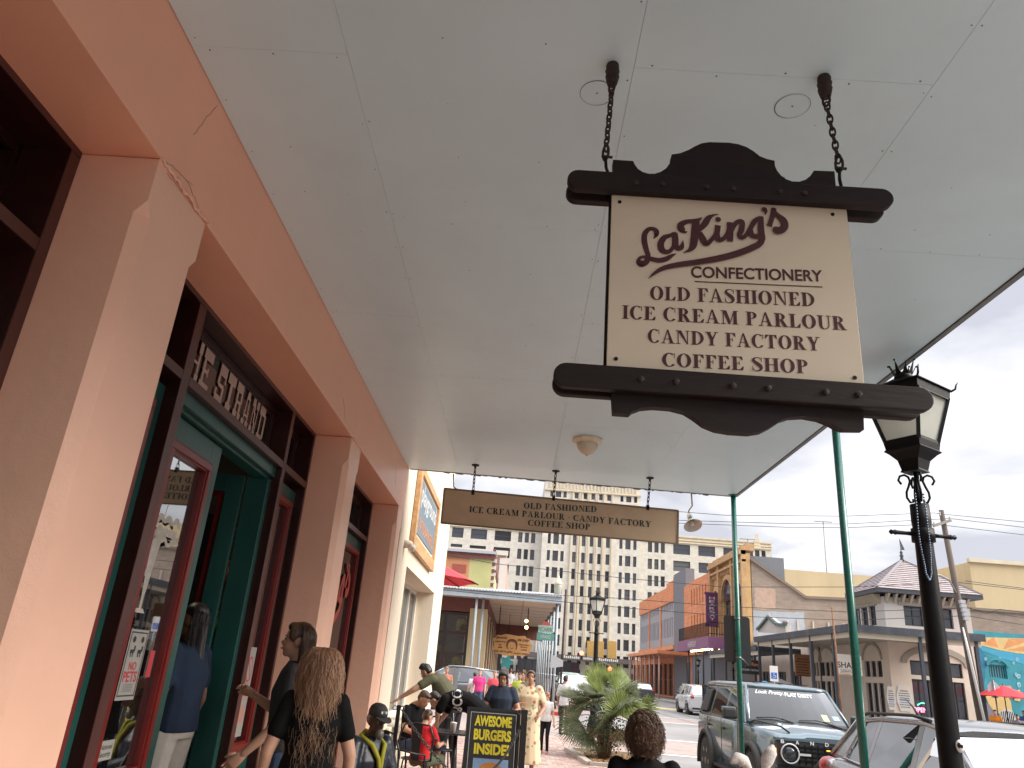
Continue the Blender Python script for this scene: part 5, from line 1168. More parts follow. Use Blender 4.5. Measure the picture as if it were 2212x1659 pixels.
for k in range(16):
    cx_, cy_, r_ = rb.uniform(1640,2190), rb.uniform(560,1000), rb.uniform(10,28)
    if 1740 < cx_ < 2080 and 640 < cy_ < 930: continue
    mural([(cx_+r_*math.cos(a*.7), cy_+r_*1.2*math.sin(a*.7)) for a in range(9)], (.35,.55,.62)); mural([(cx_+2+r_*.6*math.cos(a*.7), cy_+r_*.75*math.sin(a*.7)) for a in range(9)], (.06,.36,.46))
mural([(1720,1060),(1780,960),(1900,960),(1990,1040),(2040,1130),(2060,1250),(1960,1290),(1850,1280),(1780,1220)], (.60,.42,.17))
mural([(1950,1000),(1990,930),(2040,930),(2070,990),(2060,1100),(2000,1080)], (.55,.33,.30))
mural([(2070,1040),(2150,970),(2170,1040),(2160,1130),(2090,1120)], (.62,.46,.20))
mural([(2040,980),(2060,970),(2075,1000),(2055,1020)], (.03,.03,.05))
mural([(1900,1270),(1960,1230),(2050,1240),(2110,1320),(2100,1400),(1900,1400)], (.5,.5,.5))
for k in range(7): mural([(1915+k*28,1250+abs(k-2)*6),(1928+k*28,1250+abs(k-2)*6),(1915+k*26,1400),(1898+k*26,1400)], (.02,.02,.025))
mural([(1520,1240),(1640,1130),(1760,1160),(1860,1300),(1880,1400),(1540,1400)], (.18,.17,.20)); mural([(1560,1290),(1660,1180),(1720,1240),(1640,1330)], (.28,.27,.3))
# ---------------- opposite side of the street, seen in the glass
RB = thing('opposite_arcade_building', 'tan parapet building with a dark awning across the street, mirrored in the door glass', 'building', (20,-2,0))
rc = [(-26+k*4, -23.4+k*4) for k in range(12)]
gridwall(RB, FX(19.2), -28, 22, 0, 6.4, rc, [(.2,3.4)], .3, pk_)
for (a, c) in rc: window(RB, FX(19.2), a, c, .2, 3.4, .15, 3, 2, None, dkf, frame=.08)
MB().box(19.55,30,-28,22,0,6.4).build('building_mass', slabm, RB)
MB().box(15.4,19.19,-28,22,4.1,4.45).build('awning', slate, RB)
for k in range(11): y = -26+k*4.7; MB().tube([(15.6,y,0),(15.6,y,4.1)],.08,8).build('awning_post', iron, RB)
# ================================================================ arcade building beyond the side street
AX, AY = -1.5, 40.6
MA = thing('arcade_shop_building', 'yellow and orange corner shop with a tin arcade roof on pale blue posts', 'building', (AX,AY,0))
lime = mat('lime_stucco', (.47,.45,.20), .8, var=.08, scale=1.2, dirt=.2, dirtcol=(.3,.28,.14)); peach = mat('orange_stucco', (.52,.24,.12), .8, var=.08, scale=1.2, dirt=.2, dirtcol=(.35,.18,.1))
yel = mat('yellow_stucco', (.52,.44,.27), .8, var=.07, scale=1, dirt=.2, dirtcol=(.35,.29,.18)); ox = mat('oxblood_trim', (.16,.06,.05), .7, var=.2); paleblue = mat('pale_blue_post', (.36,.42,.46), .5, var=.1, scale=3)
A_ = lambda x, y: at(x, y, AY)
xs_ = A_(1008,1400).x; zt_u = A_(1050,1197).z; xsplit = A_(1013,1230).x; xr_ = A_(1062,1200).x
XR_ = AX
b = MB(); b.box(-12,xsplit,AY,AY+.4,5.0,zt_u); b.build('upper_wall', peach, MA)
b = MB(); b.box(xsplit,XR_,AY,AY+.4,5.0,zt_u); b.box(XR_-.4,XR_,AY+.4,52,5.0,zt_u-.01); b.build('upper_wall', lime, MA)
p, q = A_(978,1218), A_(1006,1238)
MB().box(p.x,q.x,AY-.03,AY,q.z,p.z).build('red_panel', mat('red_panel', (.33,.08,.06), .8, var=.1), MA); MB().box(p.x-3.4,p.x-.5,AY-.03,AY,q.z,p.z).build('red_panel', MT['red_panel'], MA)
b = MB(); b.box(-12,XR_+.12,AY-.12,AY,zt_u-.28,zt_u); b.box(XR_,XR_+.12,AY,52,zt_u-.28,zt_u); b.build('cornice', ox, MA)
MB().box(-12,XR_+.25,AY-.25,AY+.6,zt_u,zt_u+.14).build('coping', mat('tin_pale', (.45,.47,.50), .4, .3), MA)
b = MB()
for k in range(7): b.box(XR_,XR_+.22,AY+.1,AY+.45,5.15+k*.36,5.15+k*.36+.2)
b.build('quoin', mat('quoin_white', (.6,.55,.5), .7), MA)
b = MB()
for k in range(7): b.box(XR_,XR_+.16,AY+.05,AY+.4,5.33+k*.36,5.33+k*.36+.18)
b.build('quoin_base', ox, MA)
# ground floor piers on the street face, receding piers on the sidewalk face
b = MB(); b.box(xs_,XR_,AY,AY+.9,0,4.5); b.build('corner_pier', yel, MA); MB().box(xs_-.12,XR_+.12,AY-.1,AY+1.0,0,1.35).build('pier_plinth', ox, MA)
b = MB(); b.box(-12,XR_,AY+.05,AY+.9,4.3,5.0); b.build('lintel', ox, MA)
window(MA, FY_(AY+.05), -6.2, xs_-.02, 1.2, 4.25, .2, 3, 3, glassmat('shopfront_glass', alpha=.12, spec=.35), mat('dark_brown_frame', (.04,.025,.02), .5), 'shop_window', .12)
MB().box(-12,xs_-.02,AY+.1,AY+.5,0,1.2).build('stall_riser', ox, MA); MB().box(-12,-6.2,AY+.1,AY+.5,1.2,4.3).build('side_wall', yel, MA)
rb = random.Random(21)
for k in range(14):
    x = -2.2-rb.random()*3.2; z = 1.4+rb.random()*2.5; c = ((.5,.2,.2),(.1,.35,.4),(.5,.42,.15),(.5,.25,.35),(.2,.35,.15),(.55,.5,.45))[k%6]
    b = MB(); b.prism([(x-.25,AY+.5,z),(x+.25,AY+.5,z),(x+.22,AY+.5,z+.5),(x+.1,AY+.5,z+.56),(x-.1,AY+.5,z+.56),(x-.22,AY+.5,z+.5)], (0,.08,0)); o = b.build('beach_bag', mat('bag_cloth_%d'%(k%6), c, .8, var=.5, scale=8), MA)
MB().box(-12,XR_-1.2,AY+1.2,74,0,4.9).build('shop_mass', slabm, MA)
for k in range(14):
    y = AY+1.8+k*2.4; MB().box(XR_-.35,XR_,y,y+.8,0,4.4).build('sidewalk_pier', yel if k%2 else ox, MA)
    window(MA, lambda u,v,w_: Vector((XR_-w_,u,v)), y+.82, y+2.38, .5, 3.6, .3, 2, 2, None, MT['dark_brown_frame'], 'shop_window', .08)
MB().box(XR_-.4,XR_,AY+.9,75,4.4,4.99).build('side_lintel', ox, MA)
# tin arcade roof
cX1 = 2.15; cY0 = 38.3; cz_ = 5.0
b = MB(); b.prism([(-12,cY0,cz_),(cX1,cY0,cz_),(cX1,75,cz_),(-12,75,cz_)], (0,0,.12))
b.build('arcade_soffit', mat('soffit_cream', (.50,.44,.36), .7, var=.08, scale=.6), MA)
b = MB()
for k in range(15): y = cY0+.1+k*2.5; b.box(XR_+.02,cX1-.02,y,y+.05,cz_-.012,cz_-.001)
b.box(.3,.36,cY0+.1,74,cz_-.014,cz_-.002); b.build('soffit_batten', mat('batten_dark', (.3,.26,.21), .7), MA)
b = MB(); b.box(-12,cX1+.05,cY0-.06,cY0,cz_-.12,cz_+.2); b.box(cX1,cX1+.06,cY0,75,cz_-.12,cz_+.2); b.build('gutter', paleblue, MA)
b = MB(); b.prism([(-12,cY0-.15,cz_+.2),(cX1+.15,cY0-.15,cz_+.2),(cX1+.15,AY,cz_+.55),(-12,AY,cz_+.55)], (0,0,.03))
b.prism([(XR_,AY,cz_+.55),(cX1+.15,AY,cz_+.21),(cX1+.15,75,cz_+.21),(XR_,75,cz_+.55)], (0,0,.03)); b.build('tin_roof', MT['tin_pale'], MA)
b = MB()
for k in range(60): x = -7+k*.155; b.prism([(x-.04,cY0-.16,cz_+.23),(x,cY0-.16,cz_+.29),(x+.04,cY0-.16,cz_+.23)], (0,.5,.07))
b.build('tin_corrugation', MT['tin_pale'], MA, kind='stuff')
px_ = at(1030,1300,cY0+.3).x
posts = [(px_,cY0+.2),(px_+.32,cY0+.6)]+[(cX1-.12,cY0+.25+k*3.6) for k in range(9)]
for (x, y) in posts: b = MB(); b.tube([(x,y,0),(x,y,cz_-.01)], .062, 10); b.lathe((x,y,1.5),[(.064,0),(.075,.02),(.075,.08),(.064,.1)],10); b.build('arcade_post', paleblue, MA)
b = MB(); b.box(XR_,cX1,60,60.2,3.9,4.9); b.build('cross_beam', ox, MA)
BK = thing('brick_corner_building', 'pale red brick building edge with white trim behind the arcade roof', 'building', (AX-2,58,0))
b = MB(); p, q = at(1062,1220,58), at(1093,1220,58); b.box(p.x-6,q.x,58,75,5.2,at(1080,1194,58).z); b.build('brick_wall', brickmat('pink_brick', (.42,.25,.20), (.47,.29,.24), (.4,.3,.26), .4, .13, 'XZ', ms=.02), BK)
b = MB(); b.box(q.x-.5,q.x+.05,57.9,58,5.2,at(1080,1205,58).z); b.box(p.x-6,q.x+.1,57.8,58,at(1080,1194,58).z-.2,at(1080,1194,58).z+.15); b.build('trim', mat('quoin_white', (.6,.55,.5), .7), BK)
# hanging cartoon-shaped tan shop sign (a plain smiling face stands in the middle)
JS = thing('scalloped_gift_shop_sign', 'scalloped orange wooden sign with brown script around a smiling face under the arcade', 'sign', (.1,44,3.2))
YJ = 44; pc_ = at(1106,1394,YJ); hw_ = (at(1147,1394,YJ).x-at(1065,1394,YJ).x)/2; hh_ = (at(1106,1372,YJ).z-at(1106,1417,YJ).z)/2
P_ = []
for k in range(72): a = 2*math.pi*k/72; r_ = 1+.055*math.cos(11*a); P_.append((pc_.x+hw_*r_*math.copysign(abs(math.cos(a))**.55, math.cos(a)), YJ, pc_.z+hh_*r_*math.copysign(abs(math.sin(a))**.6, math.sin(a))))
MB().prism(P_, (0,.06,0)).build('sign_board', mat('orange_board', (.55,.32,.13), .6, var=.1, scale=3), JS)
brn = mat('brown_script', (.12,.05,.025), .6); jf = lambda u,v,h: Vector((pc_.x+u, YJ-.006-h, pc_.z+v))
for s_, cx_, y_, w_, h_ in (('Jamaica',-.62,.26,.62,.2),('everything',-.66,.1,.62,.1),('on',-.66,-.05,.14,.08),('sale',-.66,-.19,.24,.1),('me crazy',.62,.2,.66,.17),('Extraction',.68,.03,.55,.09),('factory',.68,-.1,.42,.1),('outlet',.68,-.23,.34,.09),('tee shirts gifts',-.45,-.42,1.0,.12),('jewelry fashion',.55,-.46,.9,.11)):
    text('sign_script', s_, jf, brn, JS, width=w_, height=h_, cx=cx_, y0=y_, shear=.3, off=.03)
flat('smiling_face', disc(0,-.06,.2), lambda u,v,h: jf(u,v,h+.002), mat('face_orange', (.6,.33,.14), .6), JS)
flat('face_lines', stroke([(-.1,-.1,.02),(-.05,-.16,.03),(.05,-.16,.03),(.1,-.1,.02)])+disc(-.07,-.01,.02)+disc(.07,-.01,.02)+stroke([(-.24,-.22,.03),(-.27,0,.08),(-.2,.2,.12),(0,.27,.14),(.2,.2,.12),(.27,0,.08),(.24,-.22,.03)]), lambda u,v,h: jf(u,v,h+.006), brn, JS, lift=1e-4)
chain((pc_.x-.8,YJ+.03,4.98),(pc_.x-.8,YJ+.03,pc_.z+hh_),.12,.012,'chain',rust,JS); chain((pc_.x+.8,YJ+.03,4.98),(pc_.x+.8,YJ+.03,pc_.z+hh_),.12,.012,'chain',rust,JS)
for k, (x, y, z) in enumerate(((.55,41,4.1),(.58,41.4,3.8))): tag(MB().ball((x,y,z),.09,8).build('hanging_bulb', MT['warm_bulb']), 'upper warm bulb glowing under the arcade roof' if k == 0 else 'lower warm bulb glowing under the arcade roof', 'bulb')


TS_ = thing('turquoise_hanging_sign', 'small turquoise shaped sign hanging beneath the scalloped orange sign', 'sign', (q.x+.9,50,2.6)); q = at(1055,1346,50)
P_ = [(at(1055,1346,50).x+.9*0+(.36+.08*math.cos(5*a))*math.cos(a)+0, 50, q.z+(.36+.08*math.cos(5*a))*math.sin(a)) for a in [2*math.pi*k/30 for k in range(30)]]
dxm = at(918+.16275*1085,1215+.16275*1325,50)
P_ = [(dxm.x+(.36+.08*math.cos(5*a))*math.cos(a), 50, dxm.z+(.36+.08*math.cos(5*a))*math.sin(a)) for a in [2*math.pi*k/30 for k in range(30)]]
MB().prism(P_, (0,.05,0)).build('sign_board', mat('turquoise_board', (.08,.38,.42), .6), TS_); MB().tube([(dxm.x,50.02,dxm.z+.4),(dxm.x,50.02,4.99)], .015, 6).build('hanger', iron, TS_)

# ================================================================ street furniture
p = at(1205,1262,45.5)
YL = at(1205,1262,45)
TL = thing('street_lamp', 'tall black street lamp with a pale globe lantern beside the arcade posts', 'street lamp', (2.65,40,0))
lx, ly = at(1204,1300,40).x, 40; zt = at(1206,1240,40).z
b = MB(); b.lathe((lx,ly,0),[(.2,0),(.2,.15),(.13,.25),(.11,.9),(.085,1.0),(.06,zt-1.25),(.09,zt-1.22),(.05,zt-1.18)],14); b.build('lamp_shaft', iron, TL)
b = MB(); b.lathe((lx,ly,zt),[(.10,-1.16),(.19,-.95),(.21,-.6),(.2,-.55)],16); b.build('globe', mat('globe_glass', (.55,.55,.45), .3, trans=.4), TL, smooth=True)
b = MB(); b.lathe((lx,ly,zt),[(.22,-.56),(.2,-.45),(.1,-.28),(.05,-.2),(.05,-.12),(.02,-.05),(.01,0)],14); b.build('globe_cap', mat('cap_cream', (.6,.56,.42), .5), TL, smooth=True)
SS = thing('street_name_sign', 'green and white street name signs on the tall lamp under the arcade corner', 'sign', (lx,ly,3.6))
p, q = at(1163,1350,ly-.1), at(1196,1349,ly-.1); sg = mat('sign_green', (.10,.30,.25), .5, var=.1); r_ = at(1163,1362,ly-.1)
MB().box(p.x,q.x,ly-.12,ly-.1,p.z-.36,p.z-.0).build('sign_blade', mat('blade_pale', (.35,.5,.45), .5), SS); MB().box(p.x-.05,q.x+.05,ly-.12,ly-.1,p.z-.72,p.z-.38).build('sign_blade', sg, SS)
text('street_name', 'MECHANIC', lambda u,v,h: Vector(((p.x+q.x)/2+u, ly-.125-h, p.z-.30+v)), mat('street_green', (.03,.16,.12), .5), SS, width=.78, height=.22)
text('street_name', 'STRAND', lambda u,v,h: Vector(((p.x+q.x)/2+u, ly-.125-h, p.z-.63+v)), mat('print_white', (.6,.6,.58), .5), SS, width=.5, height=.16)
flat('red_crest', [[((p.x+q.x)/2+.25*math.cos(math.pi*k/10), p.z+.2*math.sin(math.pi*k/10)) for k in range(11)]], lambda u,v,h: Vector((u, ly-.12-h, v)), mat('crest_red', (.45,.1,.08), .5), SS)
MB().box(q.x-.1,lx,ly-.11,ly-.09,p.z-.4,p.z-.3).build('bracket', iron, SS)
p, q = at(1172*1.0,1385,37), at(1166,1520,37)
p0 = at(918+.2604*1170, 1134+.2604*535, 36.5); p1 = at(918+.2604*1128, 1134+.2604*1240, 36.5)
tag(MB().tube([(p1.x,36.5,-.1),(p0.x,36.5,p0.z)],.05,8).build('rusty_pipe_pole', rust), 'thin rusty pole standing between the two lamps near the arcade corner', 'pole')
p = at(1198,1420,37); 
SGN = thing('grey_sign_back', 'pale grey back of a street sign on the rusty pole', 'sign', (p.x,36.4,3)); a_, b__ = at(1190,1412,36.4), at(1216,1440,36.4)
MB().prism([(a_.x,36.4,a_.z),(b__.x,36.4,a_.z-.25),(b__.x,36.4,b__.z),(a_.x,36.4,b__.z-.1)], (0,.02,0)).build('sign_plate', mat('grey_alu', (.45,.46,.48), .4, .3), SGN)
# lanterns copied along the far kerbs
for (x, y, lb) in ((at(1813,1500,34.5).x,34.5,'black street lamp with crowned lantern in front of the taco shop sign'),(at(1616,1480,54).x,54,'small black street lamp just right of the far green post'),(at(1484,1450,76).x,76,'farthest black street lamp, left of the purple awning')):
    copy_tree(T2, None, (x,y,-.1), None, lb)
# utility pole and wires
UY = 35.2
up0, up1 = at(2036,1118,UY), at(2122,1570,UY); wd_ = mat('weathered_pole', (.10,.075,.06), .85, var=.3, scale=6, stretch=(1,1,.1))
UP = thing('utility_pole', 'leaning dark wooden utility pole with a crossarm, white conduit and street light arm', 'utility pole', (up1.x,UY,-.15))
b = MB(); d_ = (up0-up1)/((up0.z-up1.z)); base = up1+d_*(-.15-up1.z); b.tube([base, up0+d_*.35],[.17,.11],12); b.build('pole', wd_, UP)
ca_, cb_ = at(2016,1136,UY-.15), at(2054,1124,UY-.15); b = MB(); b.obox(ca_, cb_, .1, .13); b.build('crossarm', mat('crossarm_wood', (.3,.27,.24), .8, var=.2), UP)
b = MB()
for (x, y) in ((2018,1131),(2052,1120),(2030,1110)): p = at(x,y,UY-.15); b.lathe((p.x,p.y,p.z-.1),[(.03,0),(.05,.06),(.03,.1),(.05,.14),(.02,.2)],8)
b.build('insulator', mat('porcelain', (.4,.38,.36), .3), UP)
c0, c1 = at(2080,1355,UY-.2), at(2128,1565,UY-.2); b = MB(); b.tube([c1, c0.lerp(c1,.3), c0],[.06,.06,.035],8); b.build('conduit', mat('white_pvc', (.6,.6,.58), .5), UP)
b = MB(); q = at(2068,1285,UY); b.tube([at(2068,1285,UY),at(2050,1252,UY-.6),at(2030,1242,UY-1.1),at(2012,1243,UY-1.4)],.035,8); b.build('light_arm', mat('mast_grey', (.25,.26,.28), .5), UP)
q = at(2008,1243,UY-1.5); MB().ball((q.x,q.y,q.z),(.32,.14,.09),10).build('lamp_head', mat('grey_alu', (.45,.46,.48), .4, .3), UP)
b = MB()
for k in range(5): p = at(2078+k*2.2,1300+k*9,UY-.2); b.cbox(p,(.22,.18,.16))
b.build('pole_hardware', mat('grey_alu', (.45,.46,.48), .4, .3), UP)
wm = mat('wire_black', (.02,.02,.022), .6)
def wire(pts, label, Y=UY, r=.014):
    P_ = [at(x,y,Y) for x,y in pts]; out = []
    for i in range(len(P_)-1):
        for k in range(8):
            t = k/8; q = P_[i].lerp(P_[i+1], t); out.append(q)
    out.append(P_[-1]); tag(MB().tube(out, r, 5).build('overhead_wire', wm), label, 'wire', 'overhead wires')
for pts, lb in (([(1000,1092),(1465,1105),(1565,1113),(1825,1115),(2018,1108),(2030,1110),(2300,1136)],'topmost overhead wire crossing the pale sky to the crossarm'),
    ([(1000,1108),(1465,1124),(1700,1131),(1825,1132),(2052,1120),(2300,1150)],'second overhead wire below the top one in the sky'),
    ([(1000,1116),(1465,1130),(1700,1139),(1825,1140),(2018,1132),(2300,1166)],'third overhead wire, the lowest drawn against the sky'),
    ([(900,1185),(1064,1217),(1348,1249),(1566,1268),(1836,1268),(2070,1258),(2300,1284)],'wire crossing the middle of the tower windows'),
    ([(900,1262),(1033,1277),(1348,1293),(1566,1310),(1836,1322),(2086,1313),(2212,1335)],'wire running across the orange facade and turret windows'),
    ([(900,1268),(1033,1282),(1348,1313),(1566,1330),(1836,1340),(2088,1330),(2212,1350)],'wire running just under the turret windows'),
    ([(2086,1310),(2130,1325),(2160,1316),(2300,1335)],'slack cable drooping right of the wooden pole'),
    ([(2086,1255),(2140,1262),(2300,1282)],'wire meeting the pole above the street light arm')): wire(pts, lb)
# rusty pipe pole, stop sign back, accessible sign, traffic signals
p0, p1 = at(1797,1312,36), at(1820,1560,36); tag(MB().tube([(p1.x,36,p1.z-.6),(p0.x,36,p0.z)],.045,8).build('rusty_pole', mat('rust_brown', (.22,.11,.06), .8, var=.4, scale=5)), 'slim rust brown pole standing before the corner porch', 'pole')
p = at(2147,1490,36.4); ST = thing('stop_sign', 'grey back of an octagonal stop sign by the mural', 'road sign', (p.x,36.4,0))
MB().prism([(p.x+.37*math.cos(R(22.5+45*k))*.8, 36.4, p.z+.37*math.sin(R(22.5+45*k))) for k in range(8)], (0,.01,0)).build('sign_plate', mat('grey_alu', (.45,.46,.48), .4, .3), ST); MB().tube([(p.x,36.36,-.1),(p.x,36.36,p.z+.4)],.03,8).build('sign_post', steel, ST)
p = at(1672,1455,33); AS = thing('accessible_parking_sign', 'small white sign with a blue wheelchair square above the blue truck roof', 'road sign', (p.x,33,0))
MB().box(p.x-.17,p.x+.17,33,33.01,p.z-.3,p.z+.3).build('sign_plate', mat('board_white', (.62,.6,.58), .6), AS)
MB().box(p.x-.12,p.x+.12,32.992,32.998,p.z-.2,p.z+.04).build('blue_square', mat('sign_blue', (.02,.10,.45), .5), AS)
flat('wheelchair_symbol', disc(-.01,.0,.018)+stroke([(-.01,-.02,.02),(0,-.08,.02),(.05,-.08,.02),(.07,-.14,.02)])+ring(0,-.11,.06,.06,.014,.014,150,360), lambda u,v,h: Vector((p.x+u, 32.99-h, p.z+v)), mat('print_white', (.6,.6,.58), .5), AS, lift=1e-4)
MB().tube([(p.x,33.03,-.1),(p.x,33.03,p.z+.3)],.03,8).build('sign_post', steel, AS)
redl = mat('signal_red', (.7,.05,.03), .4, emit=(1,.06,.03), es=6)
for (x, y, lb) in ((1256,1411,'traffic signal showing red on the mast arm before the tower entrance'),(1317,1445,'lower traffic signal showing red right of the lamp shaft')):
    Y = 118; p = at(x,y,Y); T = thing('traffic_signal', lb, 'traffic light', (p.x,Y,p.z-.7)); MB().cbox((p.x,Y,p.z-.35),(.4,.3,1.15)).build('signal_housing', mat('board_black', (.02,.02,.022), .5), T, bevel=.03)
    MB().ball((p.x,Y-.2,p.z),(.30,.08,.30),10).build('red_lamp', redl, T)
p, q = at(1318,1438,118.3), at(1272,1418,118.3); b = MB(); b.tube([(p.x,118.3,0),p,at(1290,1425,118.3),q],.09,8); tag(b.build('signal_mast', mat('mast_grey', (.25,.26,.28), .5)), 'grey curved mast arm that carries the red traffic signals', 'mast')
p, q = at(1312,1440,60), at(1322,1360,60)
# umbrellas
def umbrella(x, y, zc, r, m, label, hz=.55, rot=0, cat='parasol', group=None):
    T = thing('patio_umbrella', label, cat, (x,y,0), group=group)
    b = MB(); n = 8; R1 = [(x+r*math.cos(R(k*45+rot)), y+r*math.sin(R(k*45+rot)), zc-hz) for k in range(n)]; RM = [(x+r*.5*math.cos(R(k*45+rot)), y+r*.5*math.sin(R(k*45+rot)), zc-hz*.42) for k in range(n)]
    sub = []
    for Rg, dip in ((RM,0),(R1,.05)):
        o = []
        for k in range(n):
            p, q = Vector(Rg[k]), Vector(Rg[(k+1)%n]); o += [p, (p+q)/2+Vector((0,0,dip*.5))]
        sub.append(o)
    for k in range(16):
        b.poly([(x,y,zc), sub[0][k], sub[0][(k+1)%16]]); b.poly([sub[0][k], sub[1][k], sub[1][(k+1)%16], sub[0][(k+1)%16]])
    b.build('canopy_cloth', m, T, recalc=True)
    b = MB()
    for k in range(n): b.tube([(x,y,zc-.12),(R1[k][0],R1[k][1],R1[k][2]-.015)],.012,5)
    b.build('rib', iron, T); MB().tube([(x,y,0),(x,y,zc+.06)],.022,8).build('umbrella_pole', MT['brass'] if x < 0 else iron, T); return T
redc = mat('red_canvas', (.62,.03,.045), .75, var=.06)
umbrella(-2.62, 20.6, 4.30, 1.55, redc, 'red patio umbrella jutting past the corner of the cream building', .58, 8)
p = at(2166,1480,36.6); umbrella(p.x, 36.6, p.z, 1.15, redc, 'red umbrella standing in front of the fish mural', .5, 10)
p = at(2215,1486,37.5); umbrella(p.x+.5, 37.5, p.z, 1.15, redc, 'second red umbrella cut by the right frame edge', .5, 30)
p = at(1672,1466,40); umbrella(p.x, 39, p.z, 1.3, mat('charcoal_canvas', (.06,.06,.065), .8), 'charcoal umbrella behind the blue truck roof', .55, 20)
p = at(1640,1470,44); umbrella(p.x, 43, p.z, .8, mat('blue_canvas', (.03,.28,.45), .8), 'small bright blue umbrella left of the charcoal one', .35, 5)
# planting bed and fan palm
BED = [(1.38,18.9),(1.62,16.1),(3.12,16.1),(3.12,18.9)]
b = MB()
for i in range(4): p, q = BED[i], BED[(i+1)%4]; b.obox((p[0],p[1],.03),(q[0],q[1],.03),.14,.08)
tag(b.build('bed_kerb', mat('kerb_pale', (.40,.36,.31), .85, var=.15, scale=3)), kind='structure')
mulch = mat('mulch', (.30,.18,.09), .9, var=.5, scale=30, bump=.5, bscale=60); rb = random.Random(6)
b = MB(); b.poly([(x,y,.012) for x,y in [(1.45,18.8),(1.68,16.2),(3.05,16.2),(3.05,18.8)]])
for k in range(1500):
    x, y = rb.uniform(1.7,3.05), rb.uniform(16.2,18.8); a = rb.uniform(0,3.14); l_, w_ = rb.uniform(.02,.05), rb.uniform(.006,.015); z = .014+rb.random()*.03
    b.poly([(x-l_*math.cos(a)-w_*math.sin(a),y-l_*math.sin(a)+w_*math.cos(a),z),(x-l_*math.cos(a)+w_*math.sin(a),y-l_*math.sin(a)-w_*math.cos(a),z+rb.uniform(-.01,.02)),(x+l_*math.cos(a)+w_*math.sin(a),y+l_*math.sin(a)-w_*math.cos(a),z+.01),(x+l_*math.cos(a)-w_*math.sin(a),y+l_*math.sin(a)+w_*math.cos(a),z)])
tag(b.build('wood_mulch', mulch, recalc=False), 'wood chip mulch in the planting bed', 'mulch', kind='stuff')
def leafmat(name, c1, c2):
    m = mat(name, c1, .42, var=0); n = m.node_tree; p = n.nodes['Principled BSDF']; t = n.nodes.new('ShaderNodeTexCoord'); z = n.nodes.new('ShaderNodeTexNoise'); z.inputs['Scale'].default_value = 5; n.links.new(t.outputs['Object'], z.inputs[0])
    c = n.nodes.new('ShaderNodeValToRGB'); c.color_ramp.elements[0].color = (*c1,1); c.color_ramp.elements[1].color = (*c2,1); c.color_ramp.elements[0].position = .35; c.color_ramp.elements[1].position = .65; n.links.new(z.outputs[0], c.inputs[0]); n.links.new(c.outputs[0], p.inputs['Base Color'])
    tr_ = n.nodes.new('ShaderNodeBsdfTranslucent'); n.links.new(c.outputs[0], tr_.inputs[0]); mxs = n.nodes.new('ShaderNodeMixShader'); mxs.inputs[0].default_value = .4; out = n.nodes['Material Output']; n.links.new(p.outputs[0], mxs.inputs[1]); n.links.new(tr_.outputs[0], mxs.inputs[2]); n.links.new(mxs.outputs[0], out.inputs[0]); return m
lf_b = leafmat('palm_leaf_bright', (.15,.20,.05), (.25,.30,.09)); lf_d = leafmat('palm_leaf_dull', (.085,.11,.05), (.17,.19,.10)); lf_s = leafmat('shrub_leaf', (.035,.055,.03), (.08,.11,.055)); lf_s.node_tree.nodes['Principled BSDF'].inputs['Roughness'].default_value = .8
PT = thing('fan_palm', 'low fan palm with bright green spiky leaves in the planting bed', 'palm', (2.05,17.6,0))
def fan(base, hub, aim, side, L_, spread, n, m, rb, droop=.25):
    base, hub, aim, side = Vector(base), Vector(hub), Vector(aim).normalized(), Vector(side).normalized(); side = (side-aim*side.dot(aim)).normalized(); nn = aim.cross(side)
    b = MB(); mid = (base+hub)/2+Vector((0,0,.06)); b.tube([base, mid, hub],[.016,.012,.009],5)
    for k in range(n):
        a = R(-spread/2+spread*k/(n-1)); d_ = aim*math.cos(a)+side*math.sin(a); L2 = L_*(.72+.28*math.cos(a*.8))*rb.uniform(.9,1.05); w_ = L2*.017+.004
        s2 = (nn.cross(d_)).normalized(); fold = nn*rb.choice((-1,1))*w_*.5; prev = None
        for j, (t, ww) in enumerate(((.0,.25),(.35,1.0),(.62,.9),(.85,.5),(1,.04))):
            c = hub+d_*L2*t+Vector((0,0,-droop*L2*t*t*rb.uniform(.5,1.4)))
            cur = [c-s2*w_*ww, c+fold*ww, c+s2*w_*ww]
            if prev: b.poly([prev[0],prev[1],cur[1],cur[0]]); b.poly([prev[1],prev[2],cur[2],cur[1]])
            prev = cur
    return b.build('palm_leaf', m, PT, recalc=False)
rb = random.Random(12); Bs = (2.1,17.6,.75)
def PL(px, py, Y=17.6): return at(px, py, Y)
specs = [((1340,1545),(1345,1495),.72,200,lf_b,0),((1330,1490),(1335,1440),.50,110,lf_b,.1),((1298,1500),(1290,1450),.62,90,lf_b,0),((1385,1532),(1430,1515),.42,150,lf_b,.1),
    ((1262,1530),(1225,1520),.50,170,lf_d,.2),((1255,1560),(1215,1580),.48,170,lf_d,-.1),((1240,1510),(1220,1480),.42,120,lf_d,.3),((1275,1500),(1262,1460),.45,120,lf_d,.4),((1270,1585),(1240,1610),.42,160,lf_d,-.3),
    ((1310,1510),(1308,1470),.5,120,lf_d,.5),((1360,1560),(1395,1575),.42,150,lf_d,.3),((1300,1470),(1300,1440),.38,80,lf_b,.6),((1350,1480),(1362,1448),.4,90,lf_b,.5),((1235,1545),(1205,1545),.40,150,lf_d,.5),((1315,1560),(1318,1530),.5,160,lf_d,-.4)]
for (h_, t_, L_, sp, m_, dy_) in specs:
    H_2, T_2 = PL(*h_, 17.6+dy_), PL(*t_, 17.6+dy_*2.2); aim = T_2-H_2
    fan(Bs, H_2, aim, Vector((aim.z, .35, -aim.x)) if abs(aim.z) > .02 else Vector((0,.2,1)), L_*1.22, sp, 46 if sp > 140 else 34, m_, rb, .18 if h_[1] > 1520 else .05)
